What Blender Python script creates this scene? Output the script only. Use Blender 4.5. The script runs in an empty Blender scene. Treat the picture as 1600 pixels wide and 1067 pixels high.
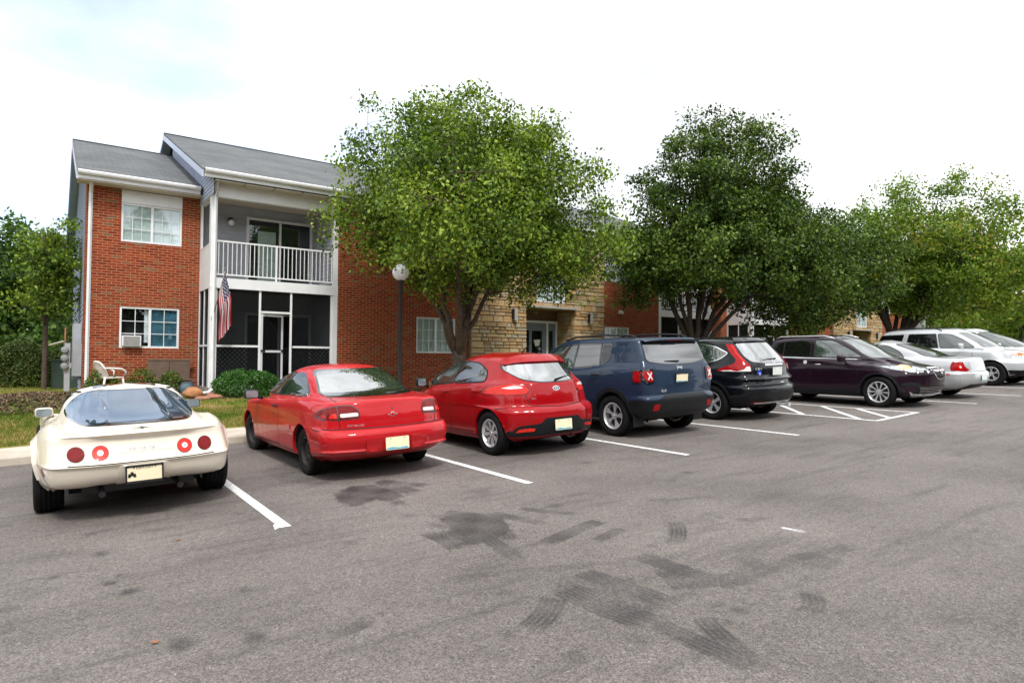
import bpy, bmesh, math, random
import numpy as np
from math import sin, cos, pi, radians, sqrt, atan2, floor
from mathutils import Vector, Matrix
from mathutils.bvhtree import BVHTree
from mathutils.geometry import delaunay_2d_cdt
D = bpy.data; SC = bpy.context.scene; COL = SC.collection
random.seed(7)
# ---------------------------------------------------------------- camera
cd = D.cameras.new('camera'); camo = D.objects.new('camera', cd); COL.objects.link(camo)
cd.sensor_width = 36; cd.lens = 1016.7*36/1600; cd.clip_start = .05; cd.clip_end = 2000
_F = Vector((0.57926, 0.81467, 0.02762)); _R = Vector((0.81485, -0.57963, 0.00706)); _U = Vector((-0.02176, -0.01842, 0.99959))
camo.matrix_world = Matrix(((_R.x, _U.x, -_F.x, 0), (_R.y, _U.y, -_F.y, 0), (_R.z, _U.z, -_F.z, 1.6154), (0, 0, 0, 1)))
SC.camera = camo
# ---------------------------------------------------------------- sky, sun, exposure
SUN_EL, SUN_AZ = 54, 200          # azimuth measured from +Y clockwise: the sun stands high behind the camera
w = D.worlds.new('World'); SC.world = w; w.use_nodes = True; nt = w.node_tree; nt.nodes.clear()
N = nt.nodes.new; L = nt.links.new
out = N('ShaderNodeOutputWorld'); mix = N('ShaderNodeMixShader'); b1 = N('ShaderNodeBackground'); b2 = N('ShaderNodeBackground')
sky = N('ShaderNodeTexSky'); sky.sky_type = 'NISHITA'; sky.sun_disc = False
sky.sun_elevation = radians(SUN_EL); sky.sun_rotation = radians(SUN_AZ); sky.dust_density = 1.5
L(sky.outputs[0], b1.inputs[0]); b1.inputs[1].default_value = .15
tc = N('ShaderNodeTexCoord'); mp = N('ShaderNodeMapping'); mp.inputs['Scale'].default_value = (1.1, 1.1, 2.6)
nz = N('ShaderNodeTexNoise'); nz.inputs['Scale'].default_value = 1.9; nz.inputs['Detail'].default_value = 9; nz.inputs['Roughness'].default_value = .56
L(tc.outputs['Generated'], mp.inputs[0]); L(mp.outputs[0], nz.inputs['Vector'])
nz2 = N('ShaderNodeTexNoise'); nz2.inputs['Scale'].default_value = 2.3; nz2.inputs['Detail'].default_value = 7; L(mp.outputs[0], nz2.inputs['Vector'])
cl = N('ShaderNodeMapRange'); cl.inputs[1].default_value = .34; cl.inputs[2].default_value = .66; cl.inputs[3].default_value = .62; cl.inputs[4].default_value = 1.35   # bright and greyer cloud
L(nz2.outputs[0], cl.inputs[0]); L(cl.outputs[0], b2.inputs[1]); b2.inputs[0].default_value = (.97, .99, 1.0, 1)
dp = N('ShaderNodeVectorMath'); dp.operation = 'DOT_PRODUCT'; dp.inputs[1].default_value = (-.03, .945, .325)      # the thin patch in the cloud, over the building's left end
L(tc.outputs['Generated'], dp.inputs[0])
mr = N('ShaderNodeMapRange'); mr.inputs[1].default_value = .82; mr.inputs[2].default_value = .975; mr.inputs[3].default_value = 1.02; mr.inputs[4].default_value = .35
L(dp.outputs['Value'], mr.inputs[0])
md = N('ShaderNodeMath'); md.operation = 'MULTIPLY_ADD'; md.inputs[1].default_value = 1.2; md.inputs[2].default_value = -.60; L(nz.outputs[0], md.inputs[0])
ad = N('ShaderNodeMath'); ad.operation = 'ADD'; ad.use_clamp = True; L(md.outputs[0], ad.inputs[0]); L(mr.outputs[0], ad.inputs[1])
L(ad.outputs[0], mix.inputs[0]); L(b1.outputs[0], mix.inputs[1]); L(b2.outputs[0], mix.inputs[2]); L(mix.outputs[0], out.inputs[0])
sl = D.lights.new('sun', 'SUN'); sl.energy = 1.7; sl.angle = radians(11); sl.color = (1, .96, .89)
so = D.objects.new('sun', sl); COL.objects.link(so)
_a, _e = radians(SUN_AZ), radians(SUN_EL)
so.rotation_euler = Vector((sin(_a)*cos(_e), cos(_a)*cos(_e), sin(_e))).to_track_quat('Z', 'Y').to_euler()
so.location = (-20, -20, 40)
SC.view_settings.view_transform = 'Standard'; SC.view_settings.look = 'None'
SC.view_settings.exposure = .9; SC.view_settings.gamma = 1
SC.cycles.max_bounces = 6; SC.cycles.transparent_max_bounces = 12

# ---------------------------------------------------------------- materials
MATS = {}
def mat(name, col, rough=.6, metal=0, spec=.5, coat=0, noise=0, nscale=8, emit=0, bump=0, bscale=60, alpha=1, trans=0, ior=1.5, sheen=0):
    if name in MATS: return MATS[name]
    m = D.materials.new(name); m.use_nodes = True; n = m.node_tree; p = n.nodes['Principled BSDF']
    c = tuple(col)+(1,)
    p.inputs['Base Color'].default_value = c; p.inputs['Roughness'].default_value = rough; p.inputs['Metallic'].default_value = metal
    p.inputs['Specular IOR Level'].default_value = spec; p.inputs['Coat Weight'].default_value = coat; p.inputs['Coat Roughness'].default_value = .04
    p.inputs['IOR'].default_value = ior; p.inputs['Alpha'].default_value = alpha
    if trans: p.inputs['Transmission Weight'].default_value = trans
    if emit: p.inputs['Emission Color'].default_value = c; p.inputs['Emission Strength'].default_value = emit
    if noise:
        t = n.nodes.new('ShaderNodeTexCoord'); z = n.nodes.new('ShaderNodeTexNoise'); z.inputs['Scale'].default_value = nscale; z.inputs['Detail'].default_value = 6
        n.links.new(t.outputs['Object'], z.inputs['Vector'])
        r = n.nodes.new('ShaderNodeMapRange'); r.inputs[1].default_value = .3; r.inputs[2].default_value = .7; r.inputs[3].default_value = 1-noise; r.inputs[4].default_value = 1+noise
        n.links.new(z.outputs[0], r.inputs[0])
        v = n.nodes.new('ShaderNodeVectorMath'); v.operation = 'SCALE'; v.inputs[0].default_value = col; n.links.new(r.outputs[0], v.inputs['Scale'])
        n.links.new(v.outputs[0], p.inputs['Base Color'])
    if bump:
        t = n.nodes.new('ShaderNodeTexCoord'); z = n.nodes.new('ShaderNodeTexNoise'); z.inputs['Scale'].default_value = bscale; z.inputs['Detail'].default_value = 4
        n.links.new(t.outputs['Object'], z.inputs['Vector'])
        bn = n.nodes.new('ShaderNodeBump'); bn.inputs['Strength'].default_value = bump; bn.inputs['Distance'].default_value = .01
        n.links.new(z.outputs[0], bn.inputs['Height']); n.links.new(bn.outputs[0], p.inputs['Normal'])
    MATS[name] = m; return m
def newmat(name):
    m = D.materials.new(name); m.use_nodes = True; MATS[name] = m
    return m, m.node_tree, m.node_tree.nodes['Principled BSDF']

def ramp(n, fac, stops):
    r = n.nodes.new('ShaderNodeValToRGB'); e = r.color_ramp.elements
    while len(e) < len(stops): e.new(.5)
    for i, (p, c) in enumerate(stops):
        e[i].position = p; e[i].color = tuple(c)+(1,)
    n.links.new(fac, r.inputs[0]); return r.outputs[0]
def noise(n, vec, scale, detail=4, rough=.5):
    z = n.nodes.new('ShaderNodeTexNoise'); z.inputs['Scale'].default_value = scale; z.inputs['Detail'].default_value = detail; z.inputs['Roughness'].default_value = rough
    if vec is not None: n.links.new(vec, z.inputs['Vector'])
    return z.outputs[0]
def mixc(n, fac, a, b, mode='MIX'):
    m = n.nodes.new('ShaderNodeMix'); m.data_type = 'RGBA'; m.blend_type = mode
    for s, v in ((0, fac), (6, a), (7, b)):
        if isinstance(v, (int, float)): m.inputs[s].default_value = v
        elif isinstance(v, tuple): m.inputs[s].default_value = tuple(v)+(1,)
        else: n.links.new(v, m.inputs[s])
    return m.outputs[2]
def objco(n): return n.nodes.new('ShaderNodeTexCoord').outputs['Object']

def brick_mat(name, swap, tone=1.0):
    m, n, p = newmat(name); co = objco(n)
    s = n.nodes.new('ShaderNodeSeparateXYZ'); n.links.new(co, s.inputs[0]); c = n.nodes.new('ShaderNodeCombineXYZ')
    n.links.new(s.outputs[1 if swap else 0], c.inputs[0]); n.links.new(s.outputs[2], c.inputs[1])
    b = n.nodes.new('ShaderNodeTexBrick'); n.links.new(c.outputs[0], b.inputs['Vector'])
    b.inputs['Scale'].default_value = 1; b.inputs['Brick Width'].default_value = .212; b.inputs['Row Height'].default_value = .0685
    b.inputs['Mortar Size'].default_value = .0085; b.inputs['Mortar Smooth'].default_value = .25; b.inputs['Bias'].default_value = 0
    b.inputs['Color1'].default_value = (0, 0, 0, 1); b.inputs['Color2'].default_value = (1, 1, 1, 1); b.inputs['Mortar'].default_value = (.5, .5, .5, 1)
    # per-brick tone; a few grey-buff bricks
    tint = ramp(n, b.outputs['Color'], [(0, (.16, .018, .008)), (.35, (.235, .028, .011)), (.6, (.29, .038, .014)), (.86, (.32, .054, .020)), (.94, (.20, .105, .055)), (1, (.16, .10, .06))])
    big = noise(n, co, .55, 3); tint = mixc(n, ramp(n, big, [(.35, (0, 0, 0)), (.7, (.6, .6, .6))]), tint, (.19, .042, .02))
    fine = noise(n, co, 40, 5); tint = mixc(n, .35, tint, ramp(n, fine, [(.3, (.5, .5, .5)), (.7, (1, 1, 1))]), 'MULTIPLY')
    colr = mixc(n, b.outputs['Fac'], tint, mixc(n, fine, (.30, .15, .075), (.41, .225, .12)))
    n.links.new(colr, p.inputs['Base Color']); p.inputs['Roughness'].default_value = .85; p.inputs['Specular IOR Level'].default_value = .2
    bu = n.nodes.new('ShaderNodeBump'); bu.inputs['Strength'].default_value = .5; bu.inputs['Distance'].default_value = .008
    iv = n.nodes.new('ShaderNodeMath'); iv.operation = 'SUBTRACT'; iv.inputs[0].default_value = 1; n.links.new(b.outputs['Fac'], iv.inputs[1])
    ad2 = n.nodes.new('ShaderNodeMath'); ad2.operation = 'MULTIPLY_ADD'; n.links.new(fine, ad2.inputs[0]); ad2.inputs[1].default_value = .3; n.links.new(iv.outputs[0], ad2.inputs[2])
    n.links.new(ad2.outputs[0], bu.inputs['Height']); n.links.new(bu.outputs[0], p.inputs['Normal'])
    return m
brick_mat('brick', False); brick_mat('brick_side', True)

def island_mat(name, stops, rough=.8, nsc=25, namt=.35, transl=0, bump=0, spec=.3, big=0):
    m, n, p = newmat(name); g = n.nodes.new('ShaderNodeNewGeometry'); co = objco(n)
    f = g.outputs['Random Per Island']
    if big:
        z = noise(n, co, big, 2); a = n.nodes.new('ShaderNodeMath'); a.operation = 'MULTIPLY_ADD'; n.links.new(z, a.inputs[0]); a.inputs[1].default_value = 1.6; a.inputs[2].default_value = -.8
        b = n.nodes.new('ShaderNodeMath'); b.operation = 'ADD'; b.use_clamp = True; n.links.new(a.outputs[0], b.inputs[0]); n.links.new(f, b.inputs[1]); f = b.outputs[0]
    c = ramp(n, f, stops)
    if namt: c = mixc(n, namt, c, ramp(n, noise(n, co, nsc, 5), [(.3, (.45, .45, .45)), (.7, (1.25, 1.25, 1.25))]), 'MULTIPLY')
    n.links.new(c, p.inputs['Base Color']); p.inputs['Roughness'].default_value = rough; p.inputs['Specular IOR Level'].default_value = spec
    if transl:
        t = n.nodes.new('ShaderNodeBsdfTranslucent'); ms = n.nodes.new('ShaderNodeMixShader'); ms.inputs[0].default_value = transl
        hs = n.nodes.new('ShaderNodeHueSaturation'); hs.inputs['Value'].default_value = 1.5; hs.inputs['Saturation'].default_value = 1.1; n.links.new(c, hs.inputs['Color'])
        n.links.new(hs.outputs[0], t.inputs[0]); o = n.nodes['Material Output']
        n.links.new(p.outputs[0], ms.inputs[1]); n.links.new(t.outputs[0], ms.inputs[2]); n.links.new(ms.outputs[0], o.inputs[0])
    if bump:
        bu = n.nodes.new('ShaderNodeBump'); bu.inputs['Strength'].default_value = bump; bu.inputs['Distance'].default_value = .02
        n.links.new(noise(n, co, 18, 6), bu.inputs['Height']); n.links.new(bu.outputs[0], p.inputs['Normal'])
    return m
island_mat('stone', [(0, (.30, .20, .11)), (.25, (.42, .30, .16)), (.5, (.50, .37, .21)), (.7, (.44, .26, .11)), (.85, (.36, .31, .24)), (1, (.56, .44, .27))], bump=.5)
island_mat('leaf_pear', [(0, (.034, .066, .009)), (.3, (.070, .130, .014)), (.65, (.135, .215, .020)), (.9, (.22, .31, .032)), (1, (.28, .36, .05))], .52, namt=0, transl=.2, spec=.22, big=.8)
island_mat('leaf_dark', [(0, (.018, .040, .007)), (.35, (.036, .074, .010)), (.7, (.066, .118, .014)), (1, (.13, .19, .024))], .52, namt=0, transl=.16, spec=.22, big=.8)
island_mat('leaf_lime', [(0, (.055, .10, .012)), (.4, (.10, .17, .018)), (.75, (.15, .24, .024)), (.96, (.22, .28, .032)), (1, (.28, .24, .04))], .52, namt=0, transl=.3, spec=.22, big=.35)
island_mat('leaf_back', [(0, (.022, .052, .012)), (.5, (.050, .105, .016)), (1, (.11, .18, .025))], .6, namt=0, transl=.2, spec=.25, big=.12)
island_mat('leaf_back_light', [(0, (.06, .10, .012)), (.5, (.10, .17, .018)), (1, (.17, .22, .03))], .6, namt=0, transl=.25, spec=.25, big=.2)
island_mat('leaf_box', [(0, (.018, .065, .008)), (.5, (.035, .12, .012)), (1, (.07, .20, .02))], .4, namt=0, transl=.2, spec=.5)
island_mat('leaf_hedge', [(0, (.028, .048, .009)), (.5, (.05, .085, .012)), (1, (.11, .13, .025))], .6, namt=0, transl=.15, big=.3)
island_mat('leaf_flower', [(0, (.03, .08, .01)), (.55, (.07, .14, .02)), (.85, (.14, .18, .03)), (1, (.30, .24, .04))], .6, namt=0, transl=.2)
island_mat('grass_blade', [(0, (.06, .11, .015)), (.4, (.10, .17, .022)), (.68, (.20, .20, .045)), (.85, (.34, .24, .09)), (1, (.40, .28, .12))], .8, namt=0, transl=.2, spec=.1, big=.9)
mat('bark', (.085, .062, .048), .9, noise=.35, nscale=14, bump=.8, bscale=30, spec=.2)
mat('bark_dark', (.045, .034, .028), .9, noise=.3, nscale=14, bump=.8, bscale=30, spec=.2)

# ---------------------------------------------------------------- mesh builder
class MB:
    def __init__(s): s.v = []; s.f = []; s.m = []
    def add(s, vs, fs, m=0):
        b = len(s.v); s.v.extend([tuple(v) for v in vs]); s.f.extend([tuple(i+b for i in f) for f in fs])
        s.m.extend([m]*len(fs)); return s
    def box(s, x0, x1, y0, y1, z0, z1, m=0):
        return s.add([(x0, y0, z0), (x1, y0, z0), (x1, y1, z0), (x0, y1, z0), (x0, y0, z1), (x1, y0, z1), (x1, y1, z1), (x0, y1, z1)],
                     [(0, 3, 2, 1), (4, 5, 6, 7), (0, 1, 5, 4), (1, 2, 6, 5), (2, 3, 7, 6), (3, 0, 4, 7)], m)
    def hexa(s, p, m=0):
        return s.add(p, [(0, 3, 2, 1), (4, 5, 6, 7), (0, 1, 5, 4), (1, 2, 6, 5), (2, 3, 7, 6), (3, 0, 4, 7)], m)
    def tube(s, pts, rad, n=8, m=0, cap=True):
        pts = [Vector(p) for p in pts]; k = len(pts)
        if not hasattr(rad, '__len__'): rad = [rad]*k
        b = len(s.v); up = Vector((0, 0, 1))
        for i, p in enumerate(pts):
            t = (pts[min(i+1, k-1)]-pts[max(i-1, 0)]).normalized()
            a = t.cross(up if abs(t.z) < .95 else Vector((1, 0, 0))).normalized(); c = t.cross(a)
            for j in range(n):
                q = 2*pi*j/n; s.v.append(tuple(p+(a*cos(q)+c*sin(q))*rad[i]))
        for i in range(k-1):
            for j in range(n):
                s.f.append((b+i*n+j, b+i*n+(j+1) % n, b+(i+1)*n+(j+1) % n, b+(i+1)*n+j)); s.m.append(m)
        if cap:
            s.f.append(tuple(b+j for j in range(n-1, -1, -1))); s.f.append(tuple(b+(k-1)*n+j for j in range(n))); s.m += [m, m]
        return s
    def lathe(s, prof, n=24, axis='z', c=(0, 0, 0), m=0):
        b = len(s.v); k = len(prof)
        for (r, h) in prof:
            for j in range(n):
                a = 2*pi*j/n
                if axis == 'z': p = (c[0]+r*cos(a), c[1]+r*sin(a), c[2]+h)
                elif axis == 'x': p = (c[0]+h, c[1]+r*cos(a), c[2]+r*sin(a))
                else: p = (c[0]+r*cos(a), c[1]+h, c[2]+r*sin(a))
                s.v.append(p)
        for i in range(k-1):
            for j in range(n):
                s.f.append((b+i*n+j, b+i*n+(j+1) % n, b+(i+1)*n+(j+1) % n, b+(i+1)*n+j)); s.m.append(m)
        return s
    def prism(s, poly, fn, m=0):
        """poly: 2D outline; fn(u,v,t) -> xyz for t in 0,1"""
        n = len(poly); vs = [fn(u, v, 0) for u, v in poly]+[fn(u, v, 1) for u, v in poly]
        fs = [tuple(range(n-1, -1, -1)), tuple(range(n, 2*n))]+[(i, (i+1) % n, n+(i+1) % n, n+i) for i in range(n)]
        return s.add(vs, fs, m)
    def build(s, name, mats, parent=None, smooth=False, loc=None, auto=None, fixn=True):
        me = D.meshes.new(name); me.from_pydata(s.v, [], s.f)
        if not isinstance(mats, (list, tuple)): mats = [mats]
        for q in mats: me.materials.append(MATS[q] if isinstance(q, str) else q)
        if len(mats) > 1: me.polygons.foreach_set('material_index', np.array(s.m, dtype=np.int32))
        if fixn:
            bm = bmesh.new(); bm.from_mesh(me); bmesh.ops.recalc_face_normals(bm, faces=bm.faces); bm.to_mesh(me); bm.free()
        if smooth: me.shade_smooth()
        if auto is not None: me.shade_smooth(); me.set_sharp_from_angle(angle=radians(auto))
        me.update()
        o = D.objects.new(name, me); COL.objects.link(o)
        if parent is not None: o.parent = parent
        if loc: o.location = loc
        return o
def tag(o, label=None, cat=None, group=None, kind=None):
    if label: o['label'] = label
    if cat: o['category'] = cat
    if group: o['group'] = group
    if kind: o['kind'] = kind
    return o
def thing(name, label, cat, loc=(0, 0, 0), rz=0, group=None):
    o = D.objects.new(name, None); COL.objects.link(o); o.location = loc; o.rotation_euler = (0, 0, rz); o.empty_display_size = .2
    return tag(o, label, cat, group)
def raw(name, V, Fq, mats, parent=None, smooth=False):
    """fast numpy mesh: V (n,3), Fq (m,4) or (m,3)"""
    me = D.meshes.new(name); k = Fq.shape[1]
    me.vertices.add(len(V)); me.vertices.foreach_set('co', np.asarray(V, dtype=np.float32).ravel())
    me.loops.add(Fq.size); me.loops.foreach_set('vertex_index', Fq.astype(np.int32).ravel())
    me.polygons.add(len(Fq)); me.polygons.foreach_set('loop_start', np.arange(0, Fq.size, k, dtype=np.int32))
    me.update(calc_edges=True); me.validate()
    for q in (mats if isinstance(mats, (list, tuple)) else [mats]): me.materials.append(MATS[q])
    if smooth: me.shade_smooth()
    o = D.objects.new(name, me); COL.objects.link(o)
    if parent is not None: o.parent = parent
    return o
def sstep(a, b, x):
    t = min(1, max(0, (x-a)/(b-a))); return t*t*(3-2*t)
# ================================================================ SETTING: terrain, lot, kerb, markings
GX, GY = .0382, .00535
def lot(X, Y):
    s = X
    if X > 27: s = 27+8*(1-math.exp(-(X-27)/8))
    if X < -10: s = -10-8*(1-math.exp((X+10)/8))
    return GX*s+GY*max(-20, min(40, Y))
def land(X, Y):
    a = lot(X, 12.8)+.15; b = .66+.10*sstep(10, 30, X)
    z = a+(b-a)*sstep(12.8, 18.3, Y)
    z += .22*math.exp(-((X+.35-.10*(Y-16))**2/1.4+(Y-16.6)**2/3.2))     # mulch mound beside the young tree
    if Y > 40: z += .03*(Y-40)
    return z
def groundz(X, Y):
    if Y < 11.78: return lot(X, Y)
    if Y < 12.86: return lot(X, Y)+.135
    return land(X, Y)
def sheet(name, xs, ys, fn, mats, drop=0.0):
    xs = np.asarray(xs); ys = np.asarray(ys); nx, ny = len(xs), len(ys)
    V = np.array([(x, y, fn(x, y)-drop) for y in ys for x in xs])
    i = np.arange(nx-1)[None, :]+np.arange(ny-1)[:, None]*nx
    Fq = np.stack([i, i+1, i+nx+1, i+nx], -1).reshape(-1, 4)
    return raw(name, V, Fq, mats, smooth=True)
def rng(a, b, st): return list(np.arange(a, b-1e-6, st))
# ground sheet to the horizon
m, n, p = newmat('lawn_soil'); co = objco(n)
c1 = ramp(n, noise(n, co, .9, 6, .6), [(.33, (.11, .17, .025)), (.46, (.16, .19, .035)), (.55, (.26, .21, .07)), (.66, (.33, .24, .10))])
c2 = ramp(n, noise(n, co, 45, 5, .7), [(.3, (.5, .5, .45)), (.7, (1.3, 1.3, 1.25))])
n.links.new(mixc(n, .8, c1, c2, 'MULTIPLY'), p.inputs['Base Color']); p.inputs['Roughness'].default_value = .95; p.inputs['Specular IOR Level'].default_value = .1
bu = n.nodes.new('ShaderNodeBump'); bu.inputs['Strength'].default_value = .9; bu.inputs['Distance'].default_value = .03
n.links.new(noise(n, co, 30, 6, .7), bu.inputs['Height']); n.links.new(bu.outputs[0], p.inputs['Normal'])
def gfn(X, Y):
    if Y < 12.0: return lot(X, Y)-.06
    if Y < 12.84: return lot(X, Y)+.05
    return land(X, Y)
g = sheet('ground', [-400, -200, -100, -60, -40, -30, -20]+rng(-15, 30, .5)+[30, 34, 38, 44, 50, 60, 80, 120, 200, 400],
          [-300, -100, -60, -30, -10, 0, 5, 10, 11.9, 12.3, 12.83, 12.86]+rng(13, 20, .25)+[20, 21, 22, 24, 27, 30, 35, 40, 50, 70, 100, 200, 400], gfn, 'lawn_soil'); tag(g, kind='structure')
# asphalt
m, n, p = newmat('asphalt'); co = objco(n)
agg = noise(n, co, 115, 3, .8); mid = noise(n, co, 22, 5, .7); big = noise(n, co, .45, 6, .6)
vo = n.nodes.new('ShaderNodeTexVoronoi'); vo.inputs['Scale'].default_value = 75; n.links.new(co, vo.inputs['Vector'])
c = ramp(n, agg, [(.30, (.062, .055, .052)), (.5, (.148, .133, .126)), (.70, (.285, .262, .25))])
c = mixc(n, .55, c, ramp(n, vo.outputs['Color'], [(.15, (.35, .33, .33)), (.6, (.95, .93, .92)), (.93, (1.2, 1.18, 1.15)), (1, (3.2, 3.1, 3.0))]), 'MULTIPLY')
c = mixc(n, .6, c, ramp(n, mid, [(.3, (.72, .72, .72)), (.7, (1.22, 1.2, 1.19))]), 'MULTIPLY')
c = mixc(n, .75, c, ramp(n, big, [(.30, (.62, .60, .59)), (.5, (1, .98, .97)), (.70, (1.32, 1.30, 1.29))]), 'MULTIPLY')
mp = n.nodes.new('ShaderNodeMapping'); mp.inputs['Rotation'].default_value = (0, 0, radians(38)); mp.inputs['Scale'].default_value = (.5, 3.2, 1); n.links.new(co, mp.inputs[0])
stk = noise(n, mp.outputs[0], 1.6, 5, .6)
c = mixc(n, ramp(n, stk, [(.52, (0, 0, 0)), (.72, (.5, .5, .5))]), c, (.045, .040, .039))
at = n.nodes.new('ShaderNodeAttribute'); at.attribute_name = 'stain'
stn = ramp(n, noise(n, co, 38, 5, .8), [(.32, (.62, .62, .62)), (.6, (1, 1, 1))])
sf = n.nodes.new('ShaderNodeMath'); sf.operation = 'MULTIPLY'; n.links.new(at.outputs['Fac'], sf.inputs[0]); n.links.new(stn, sf.inputs[1])
c = mixc(n, sf.outputs[0], c, mixc(n, agg, (.008, .008, .010), (.036, .033, .031)))
at2 = n.nodes.new('ShaderNodeAttribute'); at2.attribute_name = 'chalk'
c = mixc(n, at2.outputs['Fac'], c, (.62, .62, .66))
n.links.new(c, p.inputs['Base Color']); p.inputs['Specular IOR Level'].default_value = .35
rr = n.nodes.new('ShaderNodeMapRange'); rr.inputs[3].default_value = .8; rr.inputs[4].default_value = .55; n.links.new(at.outputs['Fac'], rr.inputs[0]); n.links.new(rr.outputs[0], p.inputs['Roughness'])
bu = n.nodes.new('ShaderNodeBump'); bu.inputs['Strength'].default_value = .55; bu.inputs['Distance'].default_value = .006
n.links.new(agg, bu.inputs['Height']); n.links.new(bu.outputs[0], p.inputs['Normal'])
xs = [-90, -60, -40, -25, -15, -10, -6, -3, -2]+rng(-1.2, 2.1, .04)+rng(2.1, 5.3, .011)+rng(5.3, 7, .04)+rng(7, 30, .5)+[30, 32, 35, 40, 50, 70, 100, 140]
ys = [-90, -60, -40, -25, -15, -8, -4, -1, 0, .6]+rng(1.2, 1.8, .04)+rng(1.8, 5.5, .013)+rng(5.5, 9.4, .04)+[9.4, 9.8, 10.3, 11, 11.8]
lo = sheet('parking_lot', xs, ys, lot, 'asphalt'); tag(lo, kind='structure')
STA = [  # worn sealer patches, outlines on the ground (strength, points)
 (.95, [(2.56, 6.91), (2.83, 7.19), (3.08, 7.09), (3.17, 6.69), (3.11, 6.35), (2.9, 6.25), (2.8, 6.43), (2.61, 6.28), (2.49, 6.3), (2.51, 6.77)]),
 (.97, [(2.97, 5.32), (3.27, 5.37), (3.36, 5.21), (3.43, 4.98), (3.29, 4.59), (3.02, 4.46), (2.81, 4.47), (2.76, 4.73), (2.92, 5.09)]),
 (.5, [(2.81, 3.44), (3.11, 3.37), (3.09, 3.27), (3.22, 3.11), (3.05, 2.78), (2.82, 2.57), (2.72, 2.66), (2.73, 2.95), (2.81, 3.12), (2.63, 3.17)]),
 (.30, [(4.42, 2.79), (4.67, 2.62), (5.05, 2.6), (5.01, 2.56), (4.6, 2.54), (4.41, 2.44), (4.31, 2.52), (4.47, 2.65)]),
 (.25, [(4.16, 2.97), (4.17, 2.58), (3.98, 2.55), (3.88, 2.75)]), (.5, [(2.3, 8.9), (2.73, 9.2), (3.09, 8.6), (3.3, 7.87), (2.61, 7.5), (2.3, 8.0)]),
 (.3, [(-.1, 8.4), (1.6, 8.3), (1.3, 7.3), (.1, 7.4)]), (.4, [(5.0, 8.9), (6.9, 8.9), (6.6, 7.6), (5.3, 7.7)])]
STROKES = [  # tyre scuffs with tread lines: x0, y0, x1, y1, width, strength
 (3.22, 7.27, 3.56, 6.63, .17, .75), (3.24, 7.2, 3.30, 6.38, .22, .75), (2.93, 6.4, 2.90, 5.98, .14, .7), (2.65, 7.0, 2.52, 6.3, .15, .5), (3.05, 4.85, 2.89, 3.93, .16, 1.0), (2.66, 5.0, 2.64, 4.42, .16, .95), (2.84, 4.95, 2.74, 4.45, .14, .8), (3.25, 4.8, 3.10, 4.35, .14, .8), (3.15, 5.5, 3.35, 5.1, .12, .7), (2.95, 5.45, 3.2, 5.3, .12, .6), (2.80, 5.25, 2.86, 4.95, .1, .6),
 (3.45, 5.2, 3.62, 4.55, .13, .8), (3.76, 5.15, 4.05, 4.62, .12, .7), (3.1, 5.42, 3.5, 4.9, .1, .5), (4.06, 4.32, 3.22, 4.09, .17, .85), (4.04, 4.03, 3.56, 3.89, .12, .75), (4.54, 3.88, 4.04, 3.46, .15, .9), (3.64, 3.45, 3.70, 2.58, .19, .85),
 (3.56, 3.14, 3.38, 2.78, .20, .7), (3.06, 3.46, 3.12, 2.72, .20, .75), (2.78, 3.3, 2.84, 2.55, .24, .8), (2.63, 3.22, 2.19, 2.94, .18, .8), (2.85, 2.57, 2.86, 1.9, .16, .9), (3.12, 2.47, 2.89, 1.97, .14, .85), (3.95, 2.30, 3.64, 2.12, .15, .7),
 (4.45, 2.72, 5.05, 2.58, .13, .6), (4.4, 2.5, 4.7, 2.56, .2, .5), (5.24, 3.45, 4.98, 3.6, .12, .5), (1.33, 3.58, 1.58, 3.66, .13, .7), (4.2, 2.95, 3.95, 2.6, .16, .45), (3.4, 2.9, 3.9, 2.65, .22, .5), (4.9, 4.6, 5.6, 4.2, .12, .4), (2.3, 3.9, 3.3, 3.45, .12, .35)]
vco = np.empty(len(lo.data.vertices)*3, dtype=np.float32); lo.data.vertices.foreach_get('co', vco); vco = vco.reshape(-1, 3)
PX, PY = vco[:, 0].astype(float), vco[:, 1].astype(float); stain = np.zeros(len(PX)); chalk = np.zeros(len(PX))
rs = np.random.RandomState(3)
def wob(x, y, s, k): return np.sin(x*s*1.3+k)*np.sin(y*s+1.7*k)+.6*np.sin((x+y)*s*2.1+k*2)*np.cos((x-y)*s*1.7)
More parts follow.
